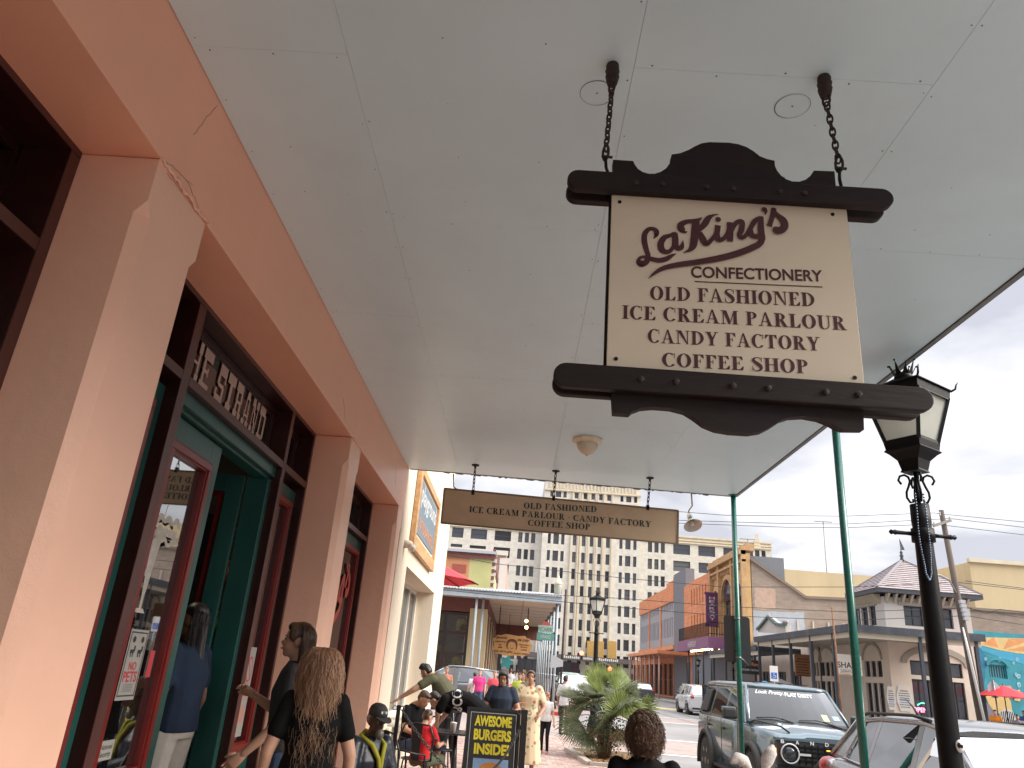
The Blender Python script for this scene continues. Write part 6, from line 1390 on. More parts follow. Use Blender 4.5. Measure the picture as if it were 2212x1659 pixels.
lf_x = leafmat('palm_leaf_dead', (.20,.12,.05), (.30,.20,.10))
for k in range(15):
    a = rb.uniform(0,6.28); up = rb.uniform(.1,.8); H_2 = Vector((2.1+.42*math.cos(a), 17.6+.42*math.sin(a), 1.0+up*.5)); fan(Bs, H_2, (math.cos(a), math.sin(a), up*1.3-.1), (-math.sin(a), math.cos(a), .3), rb.uniform(.45,.62), 150, 34, rb.choice((lf_b,lf_d,lf_d)), rb, .25)
for k in range(6):
    a = rb.uniform(0,6.28); H_2 = Vector((2.1+.3*math.cos(a), 17.55+.3*math.sin(a), .62)); fan(Bs, H_2, (math.cos(a)*.5, math.sin(a)*.5, -.8), (-math.sin(a), math.cos(a), 0), .42, 120, 22, lf_x, rb, .1)
b = MB(); b.lathe((2.08,17.6,0),[(.17,0),(.15,.2),(.17,.4),(.13,.6),(.16,.78),(.06,.9)],12); b.build('palm_trunk', mat('palm_fibre', (.16,.10,.055), .95, var=.5, scale=20, bump=.8, bscale=40), PT)
for k in range(60):
    pass
SH = MB(); rb = random.Random(15)
for k in range(1500):
    a, u, r_ = rb.uniform(0,6.28), rb.uniform(-1,1), rb.random()**.4; q = math.sqrt(1-u*u)
    c = Vector((2.02+.55*r_*q*math.cos(a), 17.25+.35*r_*q*math.sin(a), .52+.42*r_*u)); 
    if noise.noise(c*5) < -.18: continue
    s_ = rb.uniform(.016,.034); d1_ = Vector((rb.uniform(-1,1),rb.uniform(-1,1),rb.uniform(-.6,1))).normalized(); d2_ = d1_.cross(Vector((rb.uniform(-1,1),rb.uniform(-1,1),rb.uniform(-1,1)))).normalized()
    SH.poly([c-d1_*s_, c+d2_*s_*.6, c+d1_*s_, c-d2_*s_*.6])
SHR = thing('leafy_shrub', 'grey green small leaved shrub around the foot of the fan palm', 'shrub', (2.02,17.25,0)); SH.build('foliage', lf_s, SHR, recalc=False)
b = MB()
for k in range(14): a = rb.uniform(0,6.28); b.tube([(2.02+.08*math.cos(a),17.25+.08*math.sin(a),.01),(2.02+.2*math.cos(a),17.25+.2*math.sin(a),.3),(2.02+.42*math.cos(a),17.25+.3*math.sin(a),.62)],[.014,.01,.005],5)
b.build('branch', mat('bark_brown', (.12,.07,.04), .9), SHR)
p = at(1733,1530,42); rb = random.Random(18)
# ---------------- cafe furniture
blkm = mat('black_powder_coat', (.014,.014,.015), .35, var=.1); 
CT = thing('cafe_table', 'square black metal cafe table on the brick sidewalk', 'table', (-.75,11.3,0))
MB().box(-1.12,-.32,10.95,11.65,.735,.76).build('table_top', mat('table_black', (.03,.03,.032), .25, var=.1), CT, bevel=.008)
b = MB(); b.lathe((-.72,11.3,0),[(.03,.03),(.03,.73)],10); b.build('pedestal', blkm, CT)
for k in range(4): a = R(45+90*k); MB().tube([(-.72,11.3,.1),(-.72+.2*math.cos(a),11.3+.2*math.sin(a),.06),(-.72+.34*math.cos(a),11.3+.34*math.sin(a),.012)],.016,6).build('foot', blkm, CT)
def chair(x, y, rz, label):
    T = thing('cafe_chair', label, 'chair', (x,y,0), rz, 'black metal cafe chairs'); M_ = Matrix.Translation((x,y,0)) @ Matrix.Rotation(rz,4,'Z'); V = lambda *p: M_ @ Vector(p)
    b = MB(); b.lathe(tuple(V(0,0,.44)),[(.0,.012),(.2,.014),(.205,.005),(.2,-.004),(0,-.004)],20); b.build('seat', blkm, T)
    for sx_ in (-1,1):
        for sy_ in (-1,1): MB().tube([V(.15*sx_,.15*sy_,.44),V(.2*sx_,.21*sy_,.01)],.012,6).build('leg', blkm, T)
    b = MB(); b.tube([V(-.2,.16,.44),V(-.22,.2,.72),V(-.16,.23,.86),V(0,.25,.88),V(.16,.23,.86),V(.22,.2,.72),V(.2,.16,.44)],.012,6); b.tube([V(-.22,.2,.72),V(-.25,0,.68),V(-.2,-.16,.66),V(-.18,-.18,.44)],.011,6); b.tube([V(.22,.2,.72),V(.25,0,.68),V(.2,-.16,.66),V(.18,-.18,.44)],.011,6); b.build('chair_frame', blkm, T)
    b = MB(); b.prism([V(-.05,.17,.44),V(.05,.17,.44),V(.07,.245,.87),V(-.07,.245,.87)], V(0,.006,0)-V(0,0,0)); b.build('backrest', blkm, T); return T
chair(-1.16, 10.72, R(178), 'black metal cafe chair the red shirted boy sits on')
chair(-1.15, 9.15, R(130), 'empty black metal cafe chair with curved arms nearest the old man')
chair(-.98, 12.05, R(15), 'black metal cafe chair on the far side of the table')
chair(-.12, 10.9, R(-100), 'black metal cafe chair half hidden behind the burger sign')
CP = thing('drink_cup', 'white foam cup with straw on the cafe table', 'cup', (-.75,11.1,.76)); CPm = mat('foam_white', (.65,.63,.6), .6)
MB().lathe((-.75,11.1,.76),[(.033,0),(.044,.11),(.046,.112)],14).build('cup_body', CPm, CP); MB().lathe((-.75,11.1,.872),[(.047,0),(.047,.012),(.02,.018)],14).build('cup_lid', CPm, CP); MB().tube([(-.75,11.1,.88),(-.765,11.1,1.0)],.004,6).build('straw', CPm, CP)
# sidewalk barrier: posts with eye rings and chains
def stake(x, y, h_, r_, lb):
    T = thing('barrier_post', lb, 'post', (x,y,0), group='black barrier posts with chains'); MB().box(x-r_,x+r_,y-r_,y+r_,0,h_).build('post_shaft', blkm, T, bevel=.004)
    MB().box(x-r_*2.4,x+r_*2.4,y-r_*2.4,y+r_*2.4,0,.03).build('post_foot', blkm, T)
    for s_ in (-1,1):
        b = MB(); c = Vector((x+s_*(r_+.022),y,h_-.03)); pts = [c+Vector((math.cos(R(k*36))*.022,0,math.sin(R(k*36))*.022)) for k in range(11)]; b.tube(pts,.005,5,False); b.build('eye_ring', steel, T)
    return T
stake(-1.18,8.6,1.17,.02,'slim black barrier post just right of the seated old man'); stake(.17,9.2,1.20,.035,'thick black barrier post right of the burger sign')
stake(.12,12.6,1.1,.03,'black barrier post farther back behind the burger sign')
def swag(p, q, sag, lb, r=.0055):
    p, q = Vector(p), Vector(q); b = MB(); n = 44; pts = [p.lerp(q,t/n)+Vector((0,0,-4*sag*(t/n)*(1-t/n))) for t in range(n+1)]
    for i in range(n):
        c = (pts[i]+pts[i+1])/2; d_ = (pts[i+1]-pts[i]); L_ = d_.length*.68; d_.normalize(); a = d_.orthogonal().normalized(); a = a if i%2 else d_.cross(a)
        ps = [c+d_*math.cos(2*math.pi*k/8)*L_+a*math.sin(2*math.pi*k/8)*r*2.4 for k in range(8)]; b.tube(ps+ps[:2], r, 4, False)
    tag(b.build('barrier_chain', mat('chain_steel', (.10,.10,.10), .45, .7)), lb, 'chain', 'chains between barrier posts')
swag((-1.14,8.6,1.12),(.12,8.5,.30),.16,'steel chain sagging from the slim post down past the cafe chair'); swag((.17,9.2,1.12),(.12,12.6,1.02),.18,'steel chain running back from the thick post'); swag((-.2,8.9,.55),(.15,9.2,1.05),.08,'steel chain crossing the front of the burger sign')
# A-frame burger sign
BSn = thing('sidewalk_sign', 'black folding sidewalk sign with yellow words and a burger picture', 'sidewalk sign', (-.14,9.35,0))
sx0, sx1, sy_, zt = -.44, .10, 9.3, 1.16
Msn = Matrix.Translation((-.17,9.3,0)) @ Matrix.Rotation(R(6),4,'Z') @ Matrix.Rotation(R(-5),4,'X')
sv = lambda u, v, h: Msn @ Vector((u, -h, v))
def sbox(x0,x1,z0,z1,h0,h1): b = MB(); b.box(x0,x1,-h1,-h0,z0,z1); bmesh.ops.transform(b.b, matrix=Msn, verts=b.b.verts); return b
sbox(-.29,.29,.05,1.16,-.012,.012).build('sign_panel', mat('board_black', (.02,.02,.022), .5), BSn)
b = MB()
for (a, c, d_, e) in ((-.31,.31,1.15,1.18),(-.31,.31,.03,.06),(-.31,-.28,.06,1.15),(.28,.31,.06,1.15)): b.box(a,c,-.02,.02,d_,e)
bmesh.ops.transform(b.b, matrix=Msn, verts=b.b.verts); b.build('sign_frame', blkm, BSn)
flat('white_border', rect(-.265,.08,-.26,1.13)+rect(.26,.08,.265,1.13)+rect(-.26,1.125,.26,1.13), lambda u,v,h: sv(u,v,.0125+h), mat('print_white', (.6,.6,.58), .5), BSn)
yl_ = mat('print_yellow', (.72,.62,.03), .5)
for i, s_ in enumerate(('AWESOME','BURGERS','INSIDE!')): text('sign_lettering', s_, lambda u,v,h: sv(u,v,.0127+h), yl_, BSn, width=.43 if i < 2 else .40, height=.115, y0=.985-.145*i, off=.045)
def fl(name, polys, col, h): flat(name, polys, lambda u,v,hh: sv(u,v,h+hh), mat('burger_%s' % name, col, .5, var=.15, scale=40), BSn)
fl('picture_sky', rect(-.2,.1,.2,.655), (.22,.35,.55), .0128)
fl('bun', [[(.15*math.cos(math.pi*k/16), .50+.12*math.sin(math.pi*k/16)) for k in range(17)]]+rect(-.15,.46,.15,.5), (.55,.22,.05), .0132)
fl('onion', stroke([(-.17,.455,.012),(-.1,.435,.018),(0,.43,.02),(.1,.435,.018),(.17,.455,.012)])+stroke([(-.17,.455,.01),(-.1,.47,.012),(0,.475,.012),(.1,.47,.012),(.17,.455,.01)]), (.40,.25,.42), .0140)
fl('tomato', stroke([(-.16,.43,.02),(0,.41,.03),(.16,.43,.02)]), (.5,.06,.03), .0136)
fl('lettuce', [[(-.17+.034*k,.40+.018*(k%2)) for k in range(11)]+[(.17-.034*k,.33-.02*(k%3)) for k in range(11)]], (.20,.38,.06), .0134)
fl('patty', rect(-.15,.27,.15,.335), (.10,.04,.02), .0133); fl('bottom_bun', [[(-.15,.27),(.15,.27),(.13,.19),(-.13,.19)]], (.5,.22,.06), .0131); fl('table_leaves', rect(-.2,.1,.2,.2), (.12,.22,.05), .0130)
for s_ in (-1,1): MB().tube([Msn @ Vector((.29*s_,.02,1.12)), Msn @ Vector((.30*s_,.42,.06))],.014,6).build('rear_leg', blkm, BSn)
# bench
BN = thing('wooden_bench', 'pale wooden bench with black iron arms at the foot of the salmon pier', 'bench', (-1.3,7.0,0)); pw_ = mat('bench_wood', (.50,.36,.22), .6, var=.2, scale=8, stretch=(.3,1,3))
Mb = Matrix.Translation((-1.38,6.95,0)) @ Matrix.Rotation(R(-82),4,'Z')
def bb(x0,x1,y0,y1,z0,z1,nm,m,tilt=0):
    b = MB(); b.box(x0,x1,y0,y1,z0,z1); bmesh.ops.transform(b.b, matrix=Mb, verts=b.b.verts); return b.build(nm, m, BN, bevel=.006)
for k in range(4): bb(-.6,.6,-.16+k*.11,-.07+k*.11,.42,.445,'seat_slat',pw_)
for k in range(4): bb(-.6,.6,-.23-.012*k,-.21-.012*k,.50+k*.105,.59+k*.105,'back_slat',pw_)
for s_ in (-.58,.58): b = MB(); b.tube([(s_,.22,0),(s_,.2,.62),(s_,-.15,.66),(s_,-.27,.94)],.018,6); b.tube([(s_,-.2,0),(s_,-.2,.45)],.018,6); bmesh.ops.transform(b.b, matrix=Mb, verts=b.b.verts); b.build('iron_arm', blkm, BN)
# ================================================================ vehicles
rubber = mat('tyre_rubber', (.018,.018,.018), .8, bump=.5, bscale=60, var=.2, scale=20); alloy = mat('alloy_wheel', (.35,.35,.36), .3, .85, var=.1); cabin = mat('car_interior', (.03,.03,.032), .7)
cglass = glassmat('car_glass', alpha=.72, spec=.78, base=(.03,.035,.035)); chrome = mat('chrome_trim', (.6,.6,.6), .15, 1); plas = mat('black_plastic', (.022,.022,.023), .6, var=.1)
wsglass = glassmat('windscreen_glass', alpha=.85, spec=.22, rough=.10, base=(.035,.042,.042))
def wheel(T, M_, x, y, r, w_, spokes=6, rimm=None, knob=False):
    s_ = 1 if x > 0 else -1; V = lambda *p: M_ @ Vector(p)
    b = MB(); b.lathe((0,0,0),[(r*.62,-w_/2),(r*.93,-w_/2),(r,-w_*.36),(r,w_*.36),(r*.93,w_/2),(r*.62,w_/2)],28,'X')
    if knob:
        for k in range(28):
            a = 2*math.pi*k/28
            for q in (-.5,.5): c = Vector((q*w_*.55, math.cos(a+q*.1)*r*1.0, math.sin(a+q*.1)*r*1.0)); b.cbox(c,(w_*.36,.045,.045))
    bmesh.ops.transform(b.b, matrix=M_ @ Matrix.Translation((x,y,r)), verts=b.b.verts); t = b.build('tyre', rubber, T)
    b = MB(); b.lathe((0,0,0),[(r*.64,s_*w_*.46),(r*.60,s_*w_*.50),(r*.58,s_*w_*.3),(.05,s_*w_*.26)],24,'X')
    for k in range(spokes):
        a = 2*math.pi*k/spokes; b.obox((s_*w_*.42,.04*math.cos(a),.04*math.sin(a)),(s_*w_*.46,r*.6*math.cos(a),r*.6*math.sin(a)),r*.16,.03,up=(1,0,0))
    b.lathe((0,0,0),[(.07,s_*w_*.3),(.065,s_*w_*.5),(.02,s_*w_*.52)],14,'X')
    bmesh.ops.transform(b.b, matrix=M_ @ Matrix.Translation((x,y,r)), verts=b.b.verts); b.build('rim', rimm or alloy, t)
def arch_flare(T, M_, x, y, r, rr, m, wdt=.07):
    b = MB(); s_ = 1 if x > 0 else -1; n = 14; rings = []
    for k in range(n+1):
        a = R(-8+196*k/n); c, s2 = math.cos(a), math.sin(a)
        rings.append([Vector((x-s_*.02, y+c*rr, r+s2*rr)), Vector((x+s_*wdt*.6, y+c*rr, r+s2*rr)), Vector((x+s_*wdt, y+c*(rr+.02), r+s2*(rr+.02))), Vector((x+s_*wdt*.8, y+c*(rr+.07), r+s2*(rr+.07))), Vector((x-s_*.02, y+c*(rr+.085), r+s2*(rr+.085)))])
    b.loft(rings); b2 = b
    bmesh.ops.transform(b.b, matrix=M_, verts=b.b.verts); b.build('wheel_arch', m, T)
    b = MB(); b.lathe((0,0,0),[(rr,-.3*s_),(rr,.006*s_)],24,'X'); bmesh.ops.transform(b.b, matrix=M_ @ Matrix.Translation((x,y,r)), verts=b.b.verts); b.build('wheel_well', cabin, T)
def gcar(name, label, loc, rz, paint, W, st, gh, bays, wx, r, clad=True, group=None, detail=True, cat='car', roofm=None):
    """st: lower-body stations (y, z_low, z_shoulder, z_deck, half_width); gh: list of (y_belt, y_top, z_belt, z_top, hw_belt, hw_top) from windscreen to tailgate"""
    T = thing(name, label, cat, loc, rz, group); M_ = Wm[T.name]; b = MB(); rings = []
    for (y, zl, zs, zd, hw) in st:
        h_ = [(0,zl),(hw*.8,zl),(hw*.96,zl+.07),(hw,zl+.22),(hw,(zl+zs)/2+.03),(hw*.985,zs-.12),(hw*.95,zs-.02),(hw*.90,zd-.015 if zd > zs else zs+.0),(hw*.55,zd+.012),(0,zd+.02)]
        rings.append([Vector((x,y,z)) for x,z in h_]+[Vector((-x,y,z)) for x,z in h_[-2:0:-1]])
    b.loft(rings, True, True, True); bmesh.ops.transform(b.b, matrix=M_, verts=b.b.verts); body = b.build('body', paint, T)
    V = lambda *p: M_ @ Vector(p)
    # greenhouse
    def side(i, s_, t, off=0): yb, yt, zb, zt, hb, ht = gh[i]; return Vector((s_*(hb+(ht-hb)*t+off), yb+(yt-yb)*t, zb+(zt-zb)*t))
    pil = MB()
    for i, kind in enumerate(bays):
        for s_ in (-1,1):
            q = [side(i,s_,0),side(i+1,s_,0),side(i+1,s_,1),side(i,s_,1)]
            if kind == 'g':
                c = sum(q, Vector())/4; qi = [c+(p-c)*.985 for p in q]; bb_ = MB(); bb_.prism([M_@p for p in qi], (M_.to_3x3() @ Vector((-s_*.012,0,0)))); bb_.build('side_window', cglass, T)
            else: pil.prism(q, (-s_*.03,0,0))
    n = len(gh); b = MB()
    for s_ in (-1,1):                                   # window surround lines
        pil.tube([side(i,s_,1) for i in range(n)], .028, 6); pil.tube([side(i,s_,0,-.005) for i in range(n)], .016, 6)
        pil.tube([side(0,s_,0),side(0,s_,1)], .032, 6); pil.tube([side(n-1,s_,0),side(n-1,s_,1)], .035, 6)
    bmesh.ops.transform(pil.b, matrix=M_, verts=pil.b.verts); pil.build('pillars', paint, T)
    rings = []
    for i in range(n):
        yb, yt, zb, zt, hb, ht = gh[i]; rings.append([Vector((ht*c, yt, zt+h_)) for c, h_ in ((-1,0),(-.96,.028),(-.7,.05),(0,.062),(.7,.05),(.96,.028),(1,0),(.5,-.01),(-.5,-.01))])
    b.loft(rings); bmesh.ops.transform(b.b, matrix=M_, verts=b.b.verts); b.build('roof', roofm or paint, T)
    for i, nm, gm in ((0,'windscreen',wsglass),(n-1,'rear_window',cglass)):
        q = [side(i,-1,.02),side(i,1,.02),side(i,1,.97),side(i,-1,.97)]; q = [q[0], (q[0]+q[1])/2+Vector((0,-.05 if i == 0 else .04,0)), q[1], q[2], (q[2]+q[3])/2+Vector((0,-.03 if i == 0 else .03,.03)), q[3]]
        b = MB(); vs = [b.b.verts.new(M_@p) for p in q]; b.b.faces.new((vs[0],vs[1],vs[4],vs[5])); b.b.faces.new((vs[1],vs[2],vs[3],vs[4])); b.build(nm, gm, T)
    b = MB(); y0_, y1_ = gh[0][0]+.7, gh[-1][0]-.5
    for yy in (y0_, y0_+.95):
        for s_ in (-.38,.38): b.box(s_-.24,s_+.24,yy,yy+.5,.4,gh[0][2]); b.box(s_-.22,s_+.22,yy+.4,yy+.52,gh[0][2],gh[0][2]+.3); b.box(s_-.11,s_+.11,yy+.42,yy+.5,gh[0][2]+.31,gh[0][2]+.45)
    b.box(-.6,.6,gh[0][0]+.1,gh[0][0]+.4,gh[0][2]-.05,gh[0][2]+.0); bmesh.ops.transform(b.b, matrix=M_, verts=b.b.verts); b.build('cabin', cabin, T)
    for yy in wx:
        for s_ in (-1,1): wheel(T, M_, s_*(W/2-.11), yy, r, .23); arch_flare(T, M_, s_*(W/2-.015), yy, r, r+.06, plas if clad else paint, .035)
    for s_ in (-1,1):
        b = MB(); yb, yt, zb, zt, hb, ht = gh[0]; b.ball((s_*(hb+.14), yb+.15, zb+.08),(.11,.07,.08),12); b.obox((s_*(hb-.02),yb+.18,zb+.02),(s_*(hb+.1),yb+.16,zb+.06),.05,.03); bmesh.ops.transform(b.b, matrix=M_, verts=b.b.verts); b.build('mirror', paint if not clad else plas, T)
    ys0, ysN = st[0][0], st[-1][0]
    for s_ in (-1,1):
        b = MB(); b.ball((s_*W*.36, ys0+.10, st[1][2]-.10),(.17,.10,.07),12); bmesh.ops.transform(b.b, matrix=M_, verts=b.b.verts); b.build('headlight', mat('headlight_glass', (.55,.57,.6), .1, .3), T)
        b = MB(); b.ball((s_*W*.41, ysN-.07, st[-2][2]-.10),(.13,.14,.11),12); bmesh.ops.transform(b.b, matrix=M_, verts=b.b.verts); b.build('tail_light', mat('tail_red', (.45,.02,.02), .2, coat=.5), T)
    b = MB(); b.box(-W*.3,W*.3,ys0-.012,ys0+.1,.42,.60); b.box(-W*.42,W*.42,ysN-.1,ysN+.015,.36,.46); bmesh.ops.transform(b.b, matrix=M_, verts=b.b.verts); b.build('bumper', plas, T)
    b = MB()
    for s_ in (-1,1):
        for i in range(1, n-1):
            if bays[i] != 'g' or bays[i-1] == 'g': continue
            yb = gh[i][0]; b.box(s_*(W/2-.004)-.004, s_*(W/2-.004)+.004, yb-.004, yb+.004, .42, gh[i][2]-.05)
            b.box(s_*(W/2)-.012, s_*(W/2)+.012, gh[i+1][0]-.32, gh[i+1][0]-.14, gh[i][2]-.18, gh[i][2]-.15) if i+1 < n else None
    bmesh.ops.transform(b.b, matrix=M_, verts=b.b.verts); b.build('door_seam', plas, T); return T
ST_SUV = [(-2.28,.32,.66,.70,.70),(-2.22,.24,.82,.86,.84),(-2.0,.2,.90,.97,.90),(-1.5,.2,.95,1.03,.92),(-1.0,.2,.99,1.07,.925),(-.2,.2,1.01,1.0,.925),(.8,.2,1.04,1.03,.925),(1.6,.2,1.07,1.06,.915),(2.05,.22,1.06,1.07,.88),(2.22,.3,1.0,1.02,.80)]
GH_SUV = [(-1.18,-.42,1.04,1.50,.80,.60),(-.86,-.32,1.04,1.53,.81,.61),(.02,.02,1.05,1.575,.815,.62),(.12,.12,1.05,1.575,.815,.62),(1.0,.92,1.06,1.56,.81,.615),(1.1,1.02,1.065,1.555,.805,.61),(1.62,1.42,1.09,1.52,.78,.595),(2.08,1.66,1.10,1.50,.74,.575)]
BAY = ['p','g','p','g','p','g','p']
silver = mat('silver_paint', (.25,.26,.265), .26, .7, coat=.7, var=.03, scale=2); 
V1 = gcar('parked_car', 'silver crossover car at the lower right kerb with a raked roof and red tail light', (4.72,8.0,-.15), 0, silver, 1.86, ST_SUV, GH_SUV, BAY, (-1.38,1.36), .345)
M_ = Wm[V1.name]
for s_ in (-1,1):
    b = MB(); b.tube([(s_*.63,-.1,1.60),(s_*.65,.2,1.635),(s_*.64,1.2,1.61),(s_*.61,1.5,1.565)], .018, 6); bmesh.ops.transform(b.b, matrix=M_, verts=b.b.verts); b.build('roof_rail', plas, V1)
b = MB(); b.tube([(.0,1.35,1.60),(.0,1.5,1.72),(-.02,1.62,1.80)],[.02,.01,.003],6); bmesh.ops.transform(b.b, matrix=M_, verts=b.b.verts); b.build('roof_antenna', plas, V1)
b = MB()
for s_ in (-1,1):
    P_ = [(s_*.822,-.84,1.055),(s_*.828,0,1.06),(s_*.822,1.0,1.07),(s_*.80,1.6,1.10),(s_*.615,1.40,1.515),(s_*.628,.9,1.568),(s_*.636,.05,1.585),(s_*.62,-.3,1.54),(s_*.822,-.84,1.055)]; b.tube(P_, .009, 5)
bmesh.ops.transform(b.b, matrix=M_, verts=b.b.verts); b.build('window_trim', chrome, V1)
# mid-distance vehicles
greyp = mat('grey_paint', (.10,.11,.12), .25, .3, coat=1); whitep = mat('white_paint', (.62,.63,.64), .3, coat=.8); greenp = mat('pale_green_paint', (.30,.42,.38), .3, .3, coat=.8); darkp = mat('graphite_paint', (.12,.13,.15), .3, .6, coat=.8)
def sc_st(k, h_=1): return [(y*k,zl,zs*h_,zd*h_,hw*1.03) for y,zl,zs,zd,hw in ST_SUV]
def sc_gh(k, h_=1): return [(a*k,b_*k,c*h_,d*h_,e*1.03,f*1.05) for a,b_,c,d,e,f in GH_SUV]
V2 = gcar('parked_suv', 'grey SUV parked across the side street with its rear door open', (-2.45,34.6,-.15), R(-90), greyp, 1.92, sc_st(1.12,1.1), sc_gh(1.12,1.1), BAY, (-1.5,1.5), .38, cat='suv')
M2 = Wm[V2.name]
b = MB(); b.prism([(.95,.15,.35),(1.45,-.35,.35),(1.45,-.35,1.15),(.95,.15,1.15)], (.04,.04,0)); b.prism([(.95,.15,1.15),(1.45,-.35,1.15),(1.36,-.26,1.68),(.92,.18,1.68)], (.04,.04,0)); bmesh.ops.transform(b.b, matrix=M2, verts=b.b.verts); b.build('open_door', greyp, V2)
b = MB()
for s_ in (-1,1): b.tube([(s_*.66,-.3,1.75),(s_*.68,.4,1.77),(s_*.64,1.5,1.70)], .02, 6)
bmesh.ops.transform(b.b, matrix=M2, verts=b.b.verts); b.build('roof_rail', chrome, V2)
for (x, y, rz, pt, lb, k, h_) in ((3.9,47,0,whitep,'white SUV facing the camera beyond the fan palm, first in the row',1.08,1.12),(3.9,54,0,greenp,'pale green vehicle just behind the white SUV',1.1,1.2),(12.2,53,180,whitep,'white SUV seen from behind left of the angular truck',1.08,1.1),
    (12.6,78,180,darkp,'dark car far down the street before the orange arcade',1,1),(8.0,96,0,darkp,'distant dark car coming up the middle of the street',1,1),(4.2,64,0,darkp,'dark parked car behind the pale green vehicle',1,1.05)):
    gcar('distant_car', lb, (x,y,-.15), R(rz), pt, 1.9, sc_st(k,h_), sc_gh(k,h_), BAY, (-1.4,1.4), .36, group='cars along the street')
# angular stainless pickup
TK = thing('angular_pickup', 'angular bare steel pickup truck with a peaked roof parked across the street', 'pickup truck', (13.9,62,-.15)); M_ = Wm[TK.name] @ Matrix.Rotation(R(172),4,'Z')
stl = mat('brushed_steel', (.33,.32,.30), .38, .9, var=.08, scale=3)
def tb(b, nm, m, parent=TK, bevel=0): bmesh.ops.transform(b.b, matrix=M_, verts=b.b.verts); return b.build(nm, m, parent, bevel=bevel)
pr_ = [(-2.8,.45),(-2.84,.85),(-2.7,1.02),(-1.25,1.28),(-.15,1.83),(2.75,1.22),(2.84,1.0),(2.8,.45)]
b = MB(); b.prism([(-1.0,y,z) for y,z in [(-2.8,.45),(-2.84,.85),(-2.7,1.02),(-1.25,1.24),(2.75,1.20),(2.84,1.0),(2.8,.45)]], (2.0,0,0)); tb(b,'body',stl,bevel=.02)
b = MB(); b.loft([[(x_*1.0,y,z) for x_,z in ((-.98,1.2),(.98,1.2),(hw,zt_c),(-hw,zt_c))] for y, hw, zt_c in ((-1.3,.9,1.25),(-.15,.66,1.83),(1.2,.72,1.56),(2.75,.95,1.22))],True,True,False); tb(b,'cab',stl)
for s_ in (-1,1): b = MB(); b.prism([(s_*.985,-1.1,1.28),(s_*.975,.95,1.26),(s_*.74,.8,1.58),(s_*.69,-.15,1.76)], (s_*.012,0,0)); tb(b,'side_window',cglass)
b = MB(); b.prism([(-.85,-1.2,1.30),(.85,-1.2,1.30),(.64,-.22,1.81),(-.64,-.22,1.81)], (0,-.01,.012)); tb(b,'windscreen',cglass)
b = MB(); b.box(-.9,.9,2.79,2.86,.95,1.0); tb(b,'light_bar',mat('tail_red',(.45,.02,.02),.2)); b = MB(); b.box(-.92,.92,2.78,2.87,.4,.93); tb(b,'tailgate',plas)
for yy in (-1.85,1.8):
    for s_ in (-1,1): wheel(TK, M_, s_*.9, yy, .44, .26, 5, plas); arch_flare(TK, M_, s_*.99, yy, .44, .52, plas, .06)
# boxy blue-grey off-roader
bpaint = mat('blue_grey_paint', (.11,.165,.195), .25, .35, coat=.9, var=.06, scale=1.2, dirt=.15, dirtcol=(.25,.24,.22))
OFX, OFY, OFZ = 4.82, 12.05, -.15
OT = thing('offroad_suv', 'blue grey boxy off-road SUV with black grille, round lights and lettering on its windscreen', 'suv', (OFX,OFY,OFZ)); M_ = Wm[OT.name]
def ob(b, nm, m, bevel=0, parent=OT, smooth=False): bmesh.ops.transform(b.b, matrix=M_, verts=b.b.verts); return b.build(nm, m, parent, bevel=bevel, smooth=smooth)
HW = .95
rings = []
for y, zl, zs, hw, cr in ((.06,.58,1.14,.86,0),(.18,.55,1.19,.93,.012),(1.0,.5,1.22,.95,.03),(1.48,.48,1.24,.95,.03)):
    h_ = [(0,zl),(hw,zl),(hw+.0,.8),(hw,zs-.14),(hw-.03,zs-.03),(hw-.10,zs),(hw-.2,zs-.005+cr*.4),(.45,zs+cr),(.4,zs+cr+.02),(0,zs+cr+.022)]
    rings.append([Vector((x,y,z)) for x,z in h_]+[Vector((-x,y,z)) for x,z in h_[-2:0:-1]])
b = MB(); b.loft(rings); ob(b,'hood',bpaint)
rings = []
for y, hw, zs in ((1.47,.95,1.24),(2.2,.955,1.245),(3.6,.955,1.25),(4.62,.95,1.25),(4.74,.92,1.22)):
    h_ = [(0,.48),(hw,.48),(hw,.9),(hw-.004,1.06),(hw-.03,zs-.03),(hw-.07,zs),(0,zs)]
    rings.append([Vector((x,y,z)) for x,z in h_]+[Vector((-x,y,z)) for x,z in h_[-2:0:-1]])
b = MB(); b.loft(rings); ob(b,'body',bpaint)
rings = []
for y, hw, zt_c in ((2.02,.70,1.82),(2.10,.73,1.85),(2.5,.745,1.875),(3.9,.745,1.88),(4.55,.74,1.87),(4.66,.72,1.83)):
    rings.append([Vector((x,y,z)) for x,z in ((-hw,zt_c-.10),(-hw,zt_c-.03),(-hw+.05,zt_c),(0,zt_c+.02),(hw-.05,zt_c),(hw,zt_c-.03),(hw,zt_c-.10))])
b = MB(); b.loft(rings); ob(b,'roof',bpaint)
b = MB()
for x in (-.42,0,.42): b.box(x-.012,x+.012,2.2,4.5,1.89,1.905)
b.box(-.62,.62,2.95,2.97,1.885,1.905); ob(b,'roof_seam',plas)
def sd(y, t, s_=-1): yy = y; return Vector((s_*(.905+(.735-.905)*t), yy, 1.25+(1.77-1.25)*t))
b = MB()
